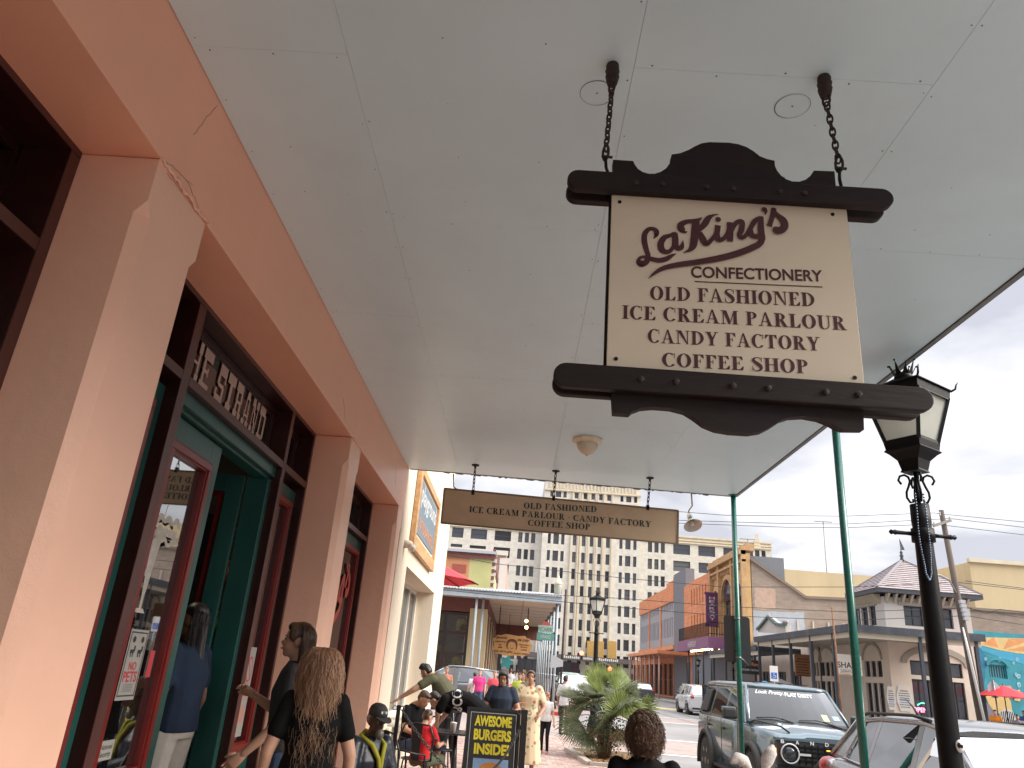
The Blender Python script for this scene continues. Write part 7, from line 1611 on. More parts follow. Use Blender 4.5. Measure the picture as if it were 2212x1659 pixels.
for s_ in (-1,1):
    b.prism([Vector((s_*.90,1.50,1.25)),Vector((s_*.90,1.62,1.25)),sd(2.16,1,s_),sd(2.04,1,s_)], (-s_*.05,0,0))
    for (y0, y1) in ((2.72,2.84),(3.74,3.84),(4.52,4.7)): b.prism([sd(y0,0,s_),sd(y1,0,s_),sd(y1,1,s_),sd(y0,1,s_)], (-s_*.05,0,0))
    b.prism([sd(1.66,-.02,s_),sd(4.7,-.02,s_),sd(4.7,.05,s_),sd(1.66,.05,s_)], (-s_*.05,0,0)); b.prism([sd(2.1,.95,s_),sd(4.7,.95,s_),sd(4.7,1.03,s_),sd(2.1,1.03,s_)], (-s_*.05,0,0))
ob(b,'pillars',bpaint)
for s_ in (-1,1):
    for q in ([(1.66,0),(2.72,0),(2.72,1),(2.16,1)],[(2.84,0),(3.74,0),(3.74,1),(2.84,1)],[(3.84,0),(4.52,0),(4.52,1),(3.84,1)]):
        P_ = [sd(y,.05 if t == 0 else .95,s_) for y,t in q]; b = MB(); b.prism(P_, (-s_*.012,0,0)); ob(b,'side_window',cglass)
    b = MB(); b.prism([sd(3.95,.12,s_),sd(4.42,.12,s_),sd(4.42,.88,s_),sd(3.95,.88,s_)], (s_*.05,0,0)); ob(b,'side_carrier',plas,bevel=.02)
WB, WT = (1.50,1.265), (2.03,1.80)
wsp = lambda u, t, d=0: Vector((u*(.83+(.685-.83)*t), WB[0]+(WT[0]-WB[0])*t-d*.71-.03*(1-u*u), WB[1]+(WT[1]-WB[1])*t+d*.70))
b = MB(); n = 8
for k in range(n): u0, u1 = -1+2*k/n, -1+2*(k+1)/n; b.poly([wsp(u0,0),wsp(u1,0),wsp(u1,1),wsp(u0,1)])
ob(b,'windscreen',wsglass,smooth=True)
b = MB()
for s_ in (-1,1): b.tube([wsp(s_*1.02,-.03),wsp(s_*1.02,1.02)],.03,6)
b.tube([wsp(u/4,1.03) for u in range(-4,5)],.035,6); ob(b,'windscreen_frame',bpaint)
b = MB()
for k in range(n): u0, u1 = -1+2*k/n, -1+2*(k+1)/n; b.poly([wsp(u0,.0,.003),wsp(u1,.0,.003),wsp(u1,.07,.003),wsp(u0,.07,.003)])
b.prism([wsp(-.12,.78,-.02),wsp(.12,.78,-.02),wsp(.16,.98,-.02),wsp(-.16,.98,-.02)],(0,.02,0)); b.box(-.8,.8,1.38,1.5,1.235,1.262); ob(b,'cowl',plas)
for u0, u1 in ((-.85,-.1),(.0,.75)): b = MB(); b.tube([wsp(u0,.10,.02),wsp((u0+u1)/2,.13,.03),wsp(u1,.04,.02)],.009,6); b.tube([wsp(u1-.25,.10,.03),wsp(u1+.1,-.02,.02)],.012,6); ob(b,'wiper',plas)
wt_ = mat('decal_white', (.72,.72,.72), .5)
wf_ = lambda u, v, h: M_ @ wsp(u/.70, v, .004+h)
text('windscreen_lettering', 'PLAY DIRTY', lambda u,v,h: wf_(u, .80+v, h), wt_, OT, width=.48, height=.11, cx=.17, off=.05)
text('windscreen_script', 'Look Pretty.', lambda u,v,h: wf_(u, .79+v, h), wt_, OT, width=.48, height=.15, cx=-.33, shear=.35, off=.012)
b = MB(); b.poly([wsp(.55,.16,.004),wsp(.68,.16,.004),wsp(.68,.34,.004),wsp(.55,.34,.004)]); ob(b,'inspection_sticker',mat('sticker_lime',(.45,.55,.3),.5)); b = MB(); b.poly([wsp(.78,.2,.004),wsp(.92,.2,.004),wsp(.92,.32,.004),wsp(.78,.32,.004)]); ob(b,'toll_sticker',mat('sticker_blue',(.3,.42,.5),.5))
# face
b = MB(); b.box(-.88,.88,-.02,.08,.76,1.10); ob(b,'grille_panel',plas,bevel=.02)
b = MB()
for z in (.84,.90,.96,1.02): b.box(-.6,.6,-.035,-.02,z,z+.018)
for k in range(13): x = -.56+k*.093; b.box(x-.006,x+.006,-.03,-.018,.80,1.06)
ob(b,'grille_bars',mat('gloss_black',(.01,.01,.01),.2))
b = MB(); b.box(-.9,.9,-.03,.07,1.10,1.135); ob(b,'hood_edge',bpaint)
for k, c_ in enumerate('BAND'): text('grille_letter', c_, lambda u,v,h: M_ @ Vector((u, -.032-h, v)), wt_, OT, width=.052 if c_ != 'B' else .05, height=.052, cx=-.80+k*.215, y0=1.062-.001, off=.03)
amber = mat('amber_lens', (.6,.22,.03), .4, emit=(1,.4,.05), es=.8)
for s_ in (-1,1):
    b = MB(); b.lathe((s_*.70,-.02,.93),[(.135,0),(.14,-.02),(.125,-.035),(.118,-.02)],28,'Y',cap=False); b.obox((s_*.58,-.04,.93),(s_*.40,-.04,.93),.012,.03); ob(b,'light_ring',mat('drl_white',(.6,.6,.6),.3))
    b = MB(); b.lathe((s_*.70,-.02,.93),[(.117,0),(.117,-.012),(.02,-.022)],24,'Y'); ob(b,'headlight',mat('headlight_dark',(.08,.09,.10),.08,.5))
    b = MB(); b.box(s_*.90-.012,s_*.90+.012,-.0,.03,.88,.99); ob(b,'side_marker',amber); b = MB(); b.box(s_*.14-.025,s_*.14+.025,-.037,-.03,1.0,1.015); ob(b,'marker_lamp',amber)
b = MB(); b.box(-.92,.92,-.22,.10,.46,.70); b.tube([(-.45,-.2,.70),(-.36,-.24,.86),(.36,-.24,.86),(.45,-.2,.70)],.032,8); ob(b,'bumper',plas,bevel=.02)
for yy in (.95,3.85):
    for s_ in (-1,1): wheel(OT, M_, s_*.86, yy, .43, .28, 6, mat('bronze_wheel',(.16,.14,.12),.4,.6), True); arch_flare(OT, M_, s_*.93, yy, .43, .50, plas, .11)
for s_ in (-1,1):
    b = MB(); b.box(s_*.97-(.0 if s_>0 else .24), s_*.97+(.24 if s_>0 else 0), 1.66,1.80,1.27,1.45); ob(b,'mirror',plas,bevel=.04); b = MB(); b.box(s_*1.10-.115,s_*1.10+.115,1.675,1.79,1.40,1.462); ob(b,'mirror_cap',bpaint,bevel=.02)
    b = MB(); b.obox((s_*.86,1.70,1.26),(s_*1.0,1.72,1.33),.06,.04); ob(b,'mirror_arm',plas)
    for yy in (2.55,3.6): b = MB(); b.obox((s_*.975,yy,1.08),(s_*.975,yy+.15,1.08),.03,.035); ob(b,'door_handle',plas)
    b = MB()
    for yy in (1.75,2.80,3.80): b.box(s_*.955-.004,s_*.955+.004,yy-.004,yy+.004,.5,1.24)
    b.box(s_*.90,s_*.99,1.5,3.4,.42,.47); ob(b,'door_seam',plas)
    b = MB(); b.tube([(s_*.62,.18,1.20),(s_*.70,.30,1.27),(s_*.80,1.25,1.30),(s_*.84,1.4,1.26)],.014,6); ob(b,'trail_sight',plas)
b = MB()
for yy in (2.3,3.3):
    for s_ in (-.38,.38): b.box(s_-.24,s_+.24,yy,yy+.5,.5,1.3); b.box(s_-.22,s_+.22,yy+.4,yy+.52,1.3,1.5); b.box(s_-.12,s_+.12,yy+.42,yy+.5,1.52,1.68)
b.box(-.75,.75,1.55,1.9,1.15,1.24); ob(b,'cabin',cabin)
b = MB(); b.box(-.84,.84,4.68,4.72,1.25,1.78); ob(b,'rear_window',cglass)
# dark sedan parked near, seen only in the glass
gcar('parked_pickup', 'black vehicle parked by the near opposite kerb, seen in the door reflection', (13.3,0.5,-.15), 0, mat('black_paint',(.012,.012,.013),.15,coat=1), 1.95, sc_st(1.1,1.1), sc_gh(1.1,1.12), BAY, (-1.45,1.45), .38, group='cars along the street')
# ================================================================ people
skins = {'light': mat('skin_light', (.50,.29,.20), .5, var=.06, scale=12), 'tan': mat('skin_tan', (.36,.19,.12), .5, var=.06, scale=12), 'brown': mat('skin_brown', (.20,.10,.062), .5, var=.06, scale=12), 'dark': mat('skin_dark', (.065,.033,.022), .45, var=.08, scale=12)}
def cloth(name, col, **k): return mat(name, col, .85, var=.12, scale=9, bump=.35, bscale=14, spec=.15, **k)
eyem = mat('eye_dark', (.02,.015,.012), .3); eyew = mat('eye_white', (.30,.27,.25), .3); lipm = mat('lips', (.28,.09,.07), .5)
def remesh(bm_, name, m, parent, vox, sm=3, **k):
    bmesh.ops.recalc_face_normals(bm_, faces=bm_.faces)
    me = bpy.data.meshes.new(name); bm_.to_mesh(me); bm_.free(); ob = bpy.data.objects.new('tmp', me); C.objects.link(ob)
    r_ = ob.modifiers.new('r','REMESH'); r_.mode = 'VOXEL'; r_.voxel_size = vox; r_.use_smooth_shade = True
    s_ = ob.modifiers.new('s','SMOOTH'); s_.iterations = sm; s_.factor = .5
    dg = bpy.context.evaluated_depsgraph_get(); me2 = bpy.data.meshes.new_from_object(ob.evaluated_get(dg)); bpy.data.objects.remove(ob); bpy.data.meshes.remove(me); me2.materials.clear()
    me2.name = name; return tag(link(name, me2, m, parent, local=True), **k)
def cap(b, p, q, r0, r1, n=10): # tapered capsule
    p, q = Vector(p), Vector(q); b.ball(p, r0, n); b.ball(q, r1, n); 
    if (q-p).length > 1e-4: b.tube([p, q], [r0, r1], n)
def torso(b, pts, n=14):         # pts: (centre, side vector, half width, half depth)
    rings = []
    for i, (c, s_, w_, d_) in enumerate(pts):
        c = Vector(c); s_ = Vector(s_).normalized(); up = (Vector(pts[min(i+1,len(pts)-1)][0])-Vector(pts[max(i-1,0)][0])).normalized(); f = up.cross(s_).normalized()
        rings.append([c+s_*w_*math.copysign(abs(math.cos(2*math.pi*k/n))**.8, math.cos(2*math.pi*k/n))+f*d_*math.copysign(abs(math.sin(2*math.pi*k/n))**.85, math.sin(2*math.pi*k/n)) for k in range(n)])
    b.loft(rings)
BASE = dict(pel=(0,0,.95), wai=(0,0,1.10), che=(0,0,1.28), nk=(0,-.01,1.46), hd=(0,.02,1.60), sL=(-.18,0,1.40), sR=(.18,0,1.40), eL=(-.24,-.02,1.11), eR=(.24,-.02,1.11), wL=(-.25,.06,.87), wR=(.25,.06,.87),
    hL=(-.09,0,.92), hR=(.09,0,.92), kL=(-.10,.02,.50), kR=(.10,.02,.50), aL=(-.10,-.02,.08), aR=(.10,-.02,.08), tL=(-.11,.15,.03), tR=(.11,.15,.03), look=(0,1,0), top=(0,0,1), side=(1,0,0))
def person(label, loc, rz, h_, skin, pose={}, shirt=None, sleeve=.5, shirt_len=.0, trousers=None, leg=1.0, shoes=None, hair=None, hairstyle='short', cap_m=None, vox=.016, female=False, bulk=1.0, group=None, dress=None, face=True, extra=None):
    T = thing('person', label, 'person', loc, rz, group); sc_ = h_/1.74; J = dict(BASE); J.update(pose); J = {k: (Vector(v)*sc_ if k not in ('look','top','side') else Vector(v)) for k, v in J.items()}
    s = sc_; sk = skins[skin]; B_ = bulk
    if female:
        for q in ('sL','sR','eL','eR'):
            if q not in pose: J[q].x *= .86
    look = J['look'].normalized(); top = (J['top']-look*J['top'].dot(look)).normalized(); rt = look.cross(top).normalized(); hd = J['hd']
    sh_side = (J['sR']-J['sL']).normalized(); hip_side = (J['hR']-J['hL']).normalized()
    fw = 1 if not female else .93
    b = MB()
    # body in one piece
    torso(b, [(J['pel']-Vector((0,0,.06*s)),hip_side,.13*s*B_,.10*s*B_),(J['pel'],hip_side,(.165 if female else .155)*s*B_,.115*s*B_),(J['wai'],(hip_side+sh_side),(.125 if female else .14)*s*B_,.10*s*B_),(J['che'],sh_side,.165*s*fw*B_,.115*s*B_),((J['sL']+J['sR'])/2,sh_side,.15*s*fw,.075*s),(J['nk'],sh_side,.055*s,.055*s)])
    cap(b, J['nk']-(J['hd']-J['nk'])*.2, J['hd']-top*.04*s, .055*s, .05*s)
    for q in 'LR':
        cap(b, J['s'+q], J['e'+q], .058*s*B_, .042*s*B_); cap(b, J['e'+q], J['w'+q], .042*s*B_, .027*s); cap(b, J['h'+q], J['k'+q], .088*s*B_, .058*s*B_); cap(b, J['k'+q], J['a'+q], .056*s*B_, .036*s)
        cap(b, J['a'+q]-Vector((0,0,.03*s)), J['t'+q], .038*s, .03*s)
    # head: skull, jaw, nose, ears
    def hb(off, r): 
        c = hd+rt*off[0]*s+look*off[1]*s+top*off[2]*s; bb_ = MB(); bb_.ball((0,0,0),(r[0]*s,r[1]*s,r[2]*s),14); M_ = Matrix((rt,look,top)).transposed().to_4x4(); M_.translation = c
        for f in bb_.b.faces: b.b.faces.new([b.b.verts.new(M_@v.co) for v in f.verts])
        bb_.b.free()
    hb((0,-.01,.03),(.074,.092,.090)); hb((0,.025,-.035),(.056,.066,.072)); hb((0,.088,-.015),(.012,.022,.022)); hb((0,.06,-.085),(.026,.026,.022)); hb((-.072,-.005,-.01),(.012,.022,.032)); hb((.072,-.005,-.01),(.012,.022,.032)); hb((0,.075,-.052),(.028,.018,.016))
    bmesh.ops.remove_doubles(b.b, verts=b.b.verts, dist=1e-5)
    remesh(b.b, 'body', sk, T, vox*.8 if vox > .012 else vox)
    if face:
        for q in (-1,1):
            e = hd+rt*q*.031*s+look*.078*s+top*.008*s; MB().ball(e-look*.004*s,.0105*s,8).build('eye', eyew, T, local=True); MB().ball(e+look*.002*s,.0078*s,8).build('iris', eyem, T, local=True)
            MB().tube([e+top*.018*s-rt*.017*s, e+top*.022*s+look*.006*s, e+top*.018*s+rt*.017*s],.0035*s,5).build('eyebrow', hair or eyem, T, local=True)
        b = MB(); b.tube([hd+rt*-.022*s+look*.086*s-top*.052*s, hd+look*.096*s-top*.054*s, hd+rt*.022*s+look*.086*s-top*.052*s],[.003*s,.0065*s,.003*s],6); b.build('mouth', lipm, T, local=True)
    # hands
    for q, sg_ in (('L',-1),('R',1)):
        w_, e_ = J['w'+q], J['e'+q]; d_ = (w_-e_).normalized(); sd_ = look.cross(d_); sd_ = sd_.normalized() if sd_.length > .1 else rt; nn = d_.cross(sd_).normalized(); b = MB()
        torso(b, [(w_-d_*.01*s,nn,.024*s,.018*s),(w_+d_*.03*s,nn,.034*s,.017*s),(w_+d_*.085*s,nn,.040*s,.014*s),(w_+d_*.10*s,nn,.034*s,.010*s)], 10)
        for k, (o_, l_) in enumerate(((-.028,.062),(-.0095,.074),(.0095,.070),(.028,.055))):
            p0 = w_+d_*.088*s+nn*o_*s; p1 = p0+d_*l_*.45*s+sd_*sg_*.008*s; p2 = p1+(d_*.8+sd_*sg_*.55*-1)*l_*.32*s; p3 = p2+(d_*.5-sd_*sg_*.8)*l_*.25*s; b.tube([p0,p1,p2,p3],[.0088*s,.0082*s,.0075*s,.005*s],6)
        t0 = w_+d_*.03*s+nn*.03*s; b.tube([t0, t0+d_*.03*s+nn*.022*s, t0+d_*.062*s+nn*.026*s],[.011*s,.010*s,.007*s],6); b.build('hand', sk, T, local=True, smooth=True)
    if shirt:
        b = MB(); o = .012*s; hem = J['pel']+(J['pel']-J['wai']).normalized()*(shirt_len*s-.0)
        torso(b, [(hem,hip_side,(.175 if female else .168)*s*B_+o,.125*s*B_+o),(J['pel'],hip_side,(.172 if female else .165)*s*B_+o,.122*s*B_+o),(J['wai'],(hip_side+sh_side),(.138 if female else .152)*s*B_+o,.110*s*B_+o),(J['che'],sh_side,.172*s*fw*B_+o,.122*s*B_+o),((J['sL']+J['sR'])/2+(J['nk']-J['che']).normalized()*.005*s,sh_side,.150*s*fw+o,.082*s+o),(J['nk']-(J['nk']-J['che']).normalized()*.015*s,sh_side,.105*s,.074*s),(J['nk']+(J['nk']-J['che']).normalized()*.012*s,sh_side,.068*s,.066*s)])
        for q in 'LR':
            if sleeve <= 0: cap(b, J['s'+q], J['s'+q]*.9+J['e'+q]*.1, .062*s*B_, .062*s*B_); continue
            if sleeve <= 1: cap(b, J['s'+q], J['s'+q].lerp(J['e'+q],sleeve), .064*s*B_, .064*s*B_)
            else: cap(b, J['s'+q], J['e'+q], .070*s*B_, .060*s*B_); cap(b, J['e'+q], J['e'+q].lerp(J['w'+q],.95), .058*s*B_, .044*s*B_)
        rb_ = random.Random(label)
        for k in range(6):                     # soft folds round the waist
            a = rb_.uniform(0,6.28); c = J['pel'].lerp(J['che'], rb_.uniform(.1,.9)); r_ = .135*s*B_; p = c+hip_side*r_*1.15*math.cos(a)+(hip_side.cross(Vector((0,0,1))))*r_*.85*math.sin(a); b.tube([p-Vector((0,0,.09*s)), p, p+Vector((rb_.uniform(-.05,.05)*s,rb_.uniform(-.05,.05)*s,.09*s))],[.004*s,.016*s,.004*s],6)
        remesh(b.b, 'shirt', shirt, T, vox, 4)
    if dress:
        b = MB(); torso(b, [((J['aL']+J['aR'])/2+Vector((0,0,.12*s)),hip_side,.27*s,.22*s),(J['pel']-Vector((0,0,.3*s)),hip_side,.22*s,.19*s),(J['pel'],hip_side,.185*s*B_,.14*s*B_),(J['wai'],hip_side,.15*s*B_,.12*s*B_),(J['che'],sh_side,.185*s*B_,.14*s*B_),((J['sL']+J['sR'])/2,sh_side,.155*s,.09*s),(J['nk']-Vector((0,0,.03*s)),sh_side,.08*s,.07*s)])
        for q in 'LR': cap(b, J['s'+q], J['s'+q].lerp(J['e'+q],.55), .085*s, .095*s)
        remesh(b.b, 'dress', dress, T, vox, 4)
    if trousers:
        b = MB(); torso(b, [(J['pel']-Vector((0,0,.07*s)),hip_side,.15*s*B_,.12*s*B_),(J['pel'],hip_side,.166*s*B_,.124*s*B_),(J['pel'].lerp(J['wai'],.35),hip_side,.158*s*B_,.118*s*B_)])
        for q in 'LR':
            cap(b, J['h'+q], J['h'+q].lerp(J['k'+q],min(1,leg*2)), .098*s*B_, (.068 if leg > .5 else .082)*s*B_)
            if leg > .5: cap(b, J['k'+q], J['k'+q].lerp(J['a'+q],(leg-.5)*2), .066*s*B_, .046*s)
        remesh(b.b, 'trousers', trousers, T, vox, 3)
    if shoes is not None:
        for q in 'LR':
            b = MB(); cap(b, J['a'+q]-Vector((0,0,.035*s)), J['t'+q], .044*s, .034*s); remesh(b.b, 'shoe', shoes, T, vox, 2)
    if hair:
        b = MB()
        def hh(off, r):
            c = hd+rt*off[0]*s+look*off[1]*s+top*off[2]*s; bb_ = MB(); bb_.ball((0,0,0),(r[0]*s,r[1]*s,r[2]*s),12); M_ = Matrix((rt,look,top)).transposed().to_4x4(); M_.translation = c
            for f in bb_.b.faces: b.b.faces.new([b.b.verts.new(M_@v.co) for v in f.verts])
            bb_.b.free()
        hh((0,-.022,.055),(.080,.088,.076)); hh((0,-.045,.01),(.078,.065,.075))
        if female: hh((0,.035,.088),(.062,.045,.034)); hh((-.06,.02,.04),(.022,.045,.055)); hh((.06,.02,.04),(.022,.045,.055))
        if hairstyle == 'short': hh((0,.05,.085),(.055,.035,.03))
        if hairstyle == 'spiky': hh((0,.045,.11),(.05,.04,.035)); hh((-.02,.0,.125),(.05,.05,.03))
        if hairstyle == 'bun': hh((0,-.10,.07),(.04,.04,.04))
        if hairstyle in ('long','tied'):
            dn = Vector((0,0,-1)); c0 = hd-look*.055*s
            hh((-.055,-.01,-.02),(.028,.05,.08)) if hairstyle == 'long' else None; hh((.055,-.01,-.02),(.028,.05,.08)) if hairstyle == 'long' else None
            wv = .085 if hairstyle == 'long' else .04
            torso(b, [(c0+top*.02*s,rt,.07*s,.05*s),(c0-top*.10*s-look*.02*s,rt,wv*s,.045*s),(c0+dn*.24*s-look*.04*s,rt,wv*.95*s,.035*s),(c0+dn*.36*s-look*.045*s,rt,wv*.5*s,.02*s)], 12)
        bmesh.ops.remove_doubles(b.b, verts=b.b.verts, dist=1e-5); remesh(b.b, 'hair', hair, T, min(vox,.012), 2)
    if cap_m:
        b = MB()
        rings = []
        for t, r_ in ((-.0,.089),(.035,.090),(.07,.078),(.095,.05),(.105,.01)): rings.append([hd+top*(.045+t)*s+rt*r_*.93*s*math.cos(2*math.pi*k/16)+look*(r_*1.08*math.sin(2*math.pi*k/16)-.008)*s for k in range(16)])
        b.loft(rings); P_ = [hd+top*.05*s+rt*.075*s*math.cos(a)+look*(.075+.10*math.sin(a)+0)*s-top*.018*s*math.sin(a) for a in [math.pi*k/10 for k in range(11)]]; b.prism(P_, top*.006*s); b.build('cap', cap_m, T, local=True, smooth=False)
    T['J'] = 0; del T['J']
    return T, J
def hairfmt(name, c1, c2, rough=.42):
    m = mat(name, c1, rough, var=0); n = m.node_tree; p = n.nodes['Principled BSDF']; t = n.nodes.new('ShaderNodeTexCoord'); mp = n.nodes.new('ShaderNodeMapping'); mp.inputs['Scale'].default_value = (60,60,5); z = n.nodes.new('ShaderNodeTexNoise'); z.inputs['Scale'].default_value = 1; z.inputs['Detail'].default_value = 4
    n.links.new(t.outputs['Object'], mp.inputs[0]); n.links.new(mp.outputs[0], z.inputs[0]); c = n.nodes.new('ShaderNodeValToRGB'); c.color_ramp.elements[0].color = (*c1,1); c.color_ramp.elements[1].color = (*c2,1); c.color_ramp.elements[0].position = .35; c.color_ramp.elements[1].position = .65
    n.links.new(z.outputs[0], c.inputs[0]); n.links.new(c.outputs[0], p.inputs['Base Color']); return m
hblack = hairfmt('hair_black', (.008,.006,.006), (.022,.016,.014)); hbrown = hairfmt('hair_brown', (.03,.014,.009), (.085,.04,.022)); hcopper = hairfmt('hair_copper', (.13,.055,.03), (.34,.17,.09)); hgrey = hairfmt('hair_grey', (.12,.11,.10), (.25,.23,.21)); hlight = hairfmt('hair_light_brown', (.14,.075,.035), (.3,.18,.09))
def strands(T, name, m, hd, look, top, s, n, length, wav, rad, rb, spread=(60,300), flow=.3, r0=.0016, thick=.10):
    """long locks rooted over the scalp, falling under gravity with waves"""
    look, top = Vector(look).normalized(), Vector(top).normalized(); rt = look.cross(top).normalized(); b = MB()
    for k in range(n):
        az = R(rb.uniform(*spread)); el = R(rb.uniform(-15,88)); d_ = look*math.cos(az)*math.cos(el)+rt*math.sin(az)*math.cos(el)+top*math.sin(el)
        root = Vector(hd)+top*.025*s+d_*Vector((.078,.09,.09)).x*1.05*s; out = (look*math.cos(az)+rt*math.sin(az)); L_ = length*rb.uniform(.75,1.08)*s; nseg = 16; p = root.copy(); pts = []; rr = []
        ph, ph2, fr = rb.uniform(0,6.28), rb.uniform(0,6.28), rb.uniform(.8,1.25); vel = (d_*.6+out*.5).normalized(); tgt = rb.uniform(.7,1.15)
        for j in range(nseg):
            t = j/(nseg-1); pts.append(p+(rt*math.sin(ph+t*wav*fr)+look*math.cos(ph2+t*wav*fr))*rad*s*min(1,t*2.2)); rr.append(r0*s*(1.0-.65*t)*rb.uniform(.9,1.1))
            vel = (vel*(1-flow)+Vector((0,0,-1))*flow).normalized(); p = p+vel*L_/nseg
            q = p-Vector(hd); hz = Vector((q.x,q.y,0)); lim = thick*s*tgt*(1+.35*max(0,-q.z/s))
            if q.z > 0: lim = min(lim, math.sqrt(max(1e-5, (.125*s)**2-(q.z-.01*s)**2)))
            if hz.length > lim: p -= (hz-hz.normalized()*lim)*.5
            if hz.length < .085*s and -.1*s < q.z < .04*s: p += hz.normalized()*(.085*s-hz.length) if hz.length > 1e-5 else Vector()
        b.tube(pts, rr, 3, False)
    return b.build(name, m, T, local=True, kind=None, recalc=False, smooth=True)
rb = random.Random(33)
# --- near: woman in grey tee, seen in profile
greyT = cloth('grey_tee', (.045,.047,.052)); blackT = cloth('black_tee', (.005,.005,.0055)); navyP = cloth('navy_polo', (.02,.032,.06)); whiteJ = cloth('white_jeans', (.50,.48,.45)); jeans = cloth('blue_jeans', (.06,.09,.15)); blackL = cloth('black_leggings', (.012,.012,.014))
T, J = person('woman with long dark brown hair in a grey tee looking left at the shop window', (-1.53,5.62,.0), R(103), 1.83, 'light', dict(look=(0,1,.02), eL=(-.20,.02,1.12), wL=(-.21,.22,.92), eR=(.20,.06,1.13), wR=(.05,.24,1.24)), greyT, .55, .02, jeans, 1, blkm, hbrown, 'plain', vox=.011, female=True)
strands(T,'hair_locks',hbrown,J['hd'],(0,1,0),(0,0,1),1.05,1200,.50,4,.006,rb,(112,250),.34,.0017,.10)
# --- near: girl with long curly copper hair, back to us
T, J = person('girl in a black tee with long curly copper blonde hair seen from behind', (-1.19,4.95,0), R(18), 1.66, 'light', dict(look=(0,1,-.05), eL=(-.25,-.03,1.10), wL=(-.27,.05,.86), eR=(.26,0,1.10), wR=(.28,.05,.85)), blackT, .6, .04, jeans, 1, blkm, hcopper, 'plain', vox=.011, female=True)
strands(T,'curly_locks',hcopper,J['hd'],(0,1,0),(0,0,1),.96,2500,.68,16,.014,rb,(50,310),.30,.0017,.110)
strands(T,'curl_ends',hairfmt('hair_copper_pale',(.30,.17,.10),(.55,.36,.23)),J['hd'],(0,1,0),(0,0,1),.96,800,.72,20,.017,rb,(90,270),.30,.0013,.122)
# --- near: man in navy polo in the doorway
T, J = person('man in navy polo and white jeans in the doorway, face hidden by the door', (-2.27,5.50,.10), R(82), 1.80, 'brown', dict(look=(-.15,1,-.03), eL=(-.26,-.02,1.12), wL=(-.28,.05,.86)), navyP, .62, .03, whiteJ, 1, blkm, hblack, 'tied', vox=.011, bulk=1.06)
strands(T,'hair_locks',hblack,J['hd'],(-.15,1,-.03),(0,0,1),1.03,900,.40,3,.005,rb,(110,250),.38,.0016,.095)
wt = J['wL']+(J['eL']-J['wL']).normalized()*.03; dd_ = (J['wL']-J['eL']).normalized(); b = MB(); b.tube([wt-dd_*.011, wt+dd_*.011],.036,14); b.build('watch_strap', mat('strap_leather',(.06,.025,.015),.5), T, local=True)
b = MB(); oo = Vector((-1,-.1,.1)).normalized(); b.tube([wt+oo*.028, wt+oo*.042],.022,16); b.build('watch_case', chrome, T, local=True); b = MB(); b.tube([wt+oo*.0425, wt+oo*.0435],.018,16); b.build('watch_face', mat('watch_dial',(.05,.05,.055),.2), T, local=True)
# --- near: child with curly brown hair, back to us
T, J = person('child in a black tee with a mop of curly brown hair, back to the camera', (.76,4.55,0), R(-4), 1.44, 'light', dict(look=(0,1,0)), blackT, .6, .03, jeans, 1, blkm, hbrown, 'plain', vox=.011)
curly = hairfmt('hair_curly_brown',(.045,.024,.015),(.17,.095,.055)); b = MB(); hd = J['hd']; s_ = .83
for k in range(3400):
    az, el = rb.uniform(0,6.28), math.asin(rb.uniform(-.97,1)); d_ = Vector((math.cos(az)*math.cos(el),math.sin(az)*math.cos(el),math.sin(el)))
    if d_.y > .45 and el < .35: continue
    c = hd+Vector((0,-.01,.02))+Vector((d_.x*.105,d_.y*.112,d_.z*.115))*s_*rb.uniform(.85,1.22); a1 = d_.orthogonal().normalized(); a2 = d_.cross(a1); ph = rb.uniform(0,6.28); r_ = rb.uniform(.008,.017); tv = Vector((0,0,-1))*rb.uniform(.012,.04)+d_*rb.uniform(0,.012)
    b.tube([c+(a1*math.cos(ph+t*5.5)+a2*math.sin(ph+t*5.5))*r_+tv*t*1.6 for t in [q/8 for q in range(9)]],[.0023*(1-.6*q/8) for q in range(9)],3,False)
b.build('curly_hair', curly, T, local=True, recalc=False, smooth=True)
# --- near: child with furry ear headband, only the top of the head in frame
T, J = person('child with a pale furry rabbit ear headband at the bottom of the frame', (1.44,4.75,0), R(20), 1.16, 'light', {}, cloth('pink_tee',(.45,.2,.22)), .5, .02, jeans, 1, blkm, hlight, 'long', vox=.014)
fur = mat('ear_fur', (.62,.58,.55), .95, var=.15, scale=60, bump=.8, bscale=160, sheen=.5)
for (pts, rr) in (([(.05,0,.10),(.075,.0,.16),(.10,-.01,.21),(.115,-.01,.245)],[.014,.036,.034,.008]),([(-.04,0,.10),(-.075,.01,.15),(-.12,.01,.165),(-.165,.01,.14)],[.014,.034,.032,.010])):
    b = MB(); P_ = [J['hd']+Vector(p)*1.0 for p in pts]; P2 = []; R2 = []
    for i in range(len(P_)-1):
        for k in range(4): P2.append(P_[i].lerp(P_[i+1],k/4)); R2.append(rr[i]+(rr[i+1]-rr[i])*k/4)
    P2.append(P_[-1]); R2.append(rr[-1]); b.tube(P2,R2,12); 
    for v in b.b.verts: pass
    b.build('furry_ear', fur, T, local=True, smooth=True)
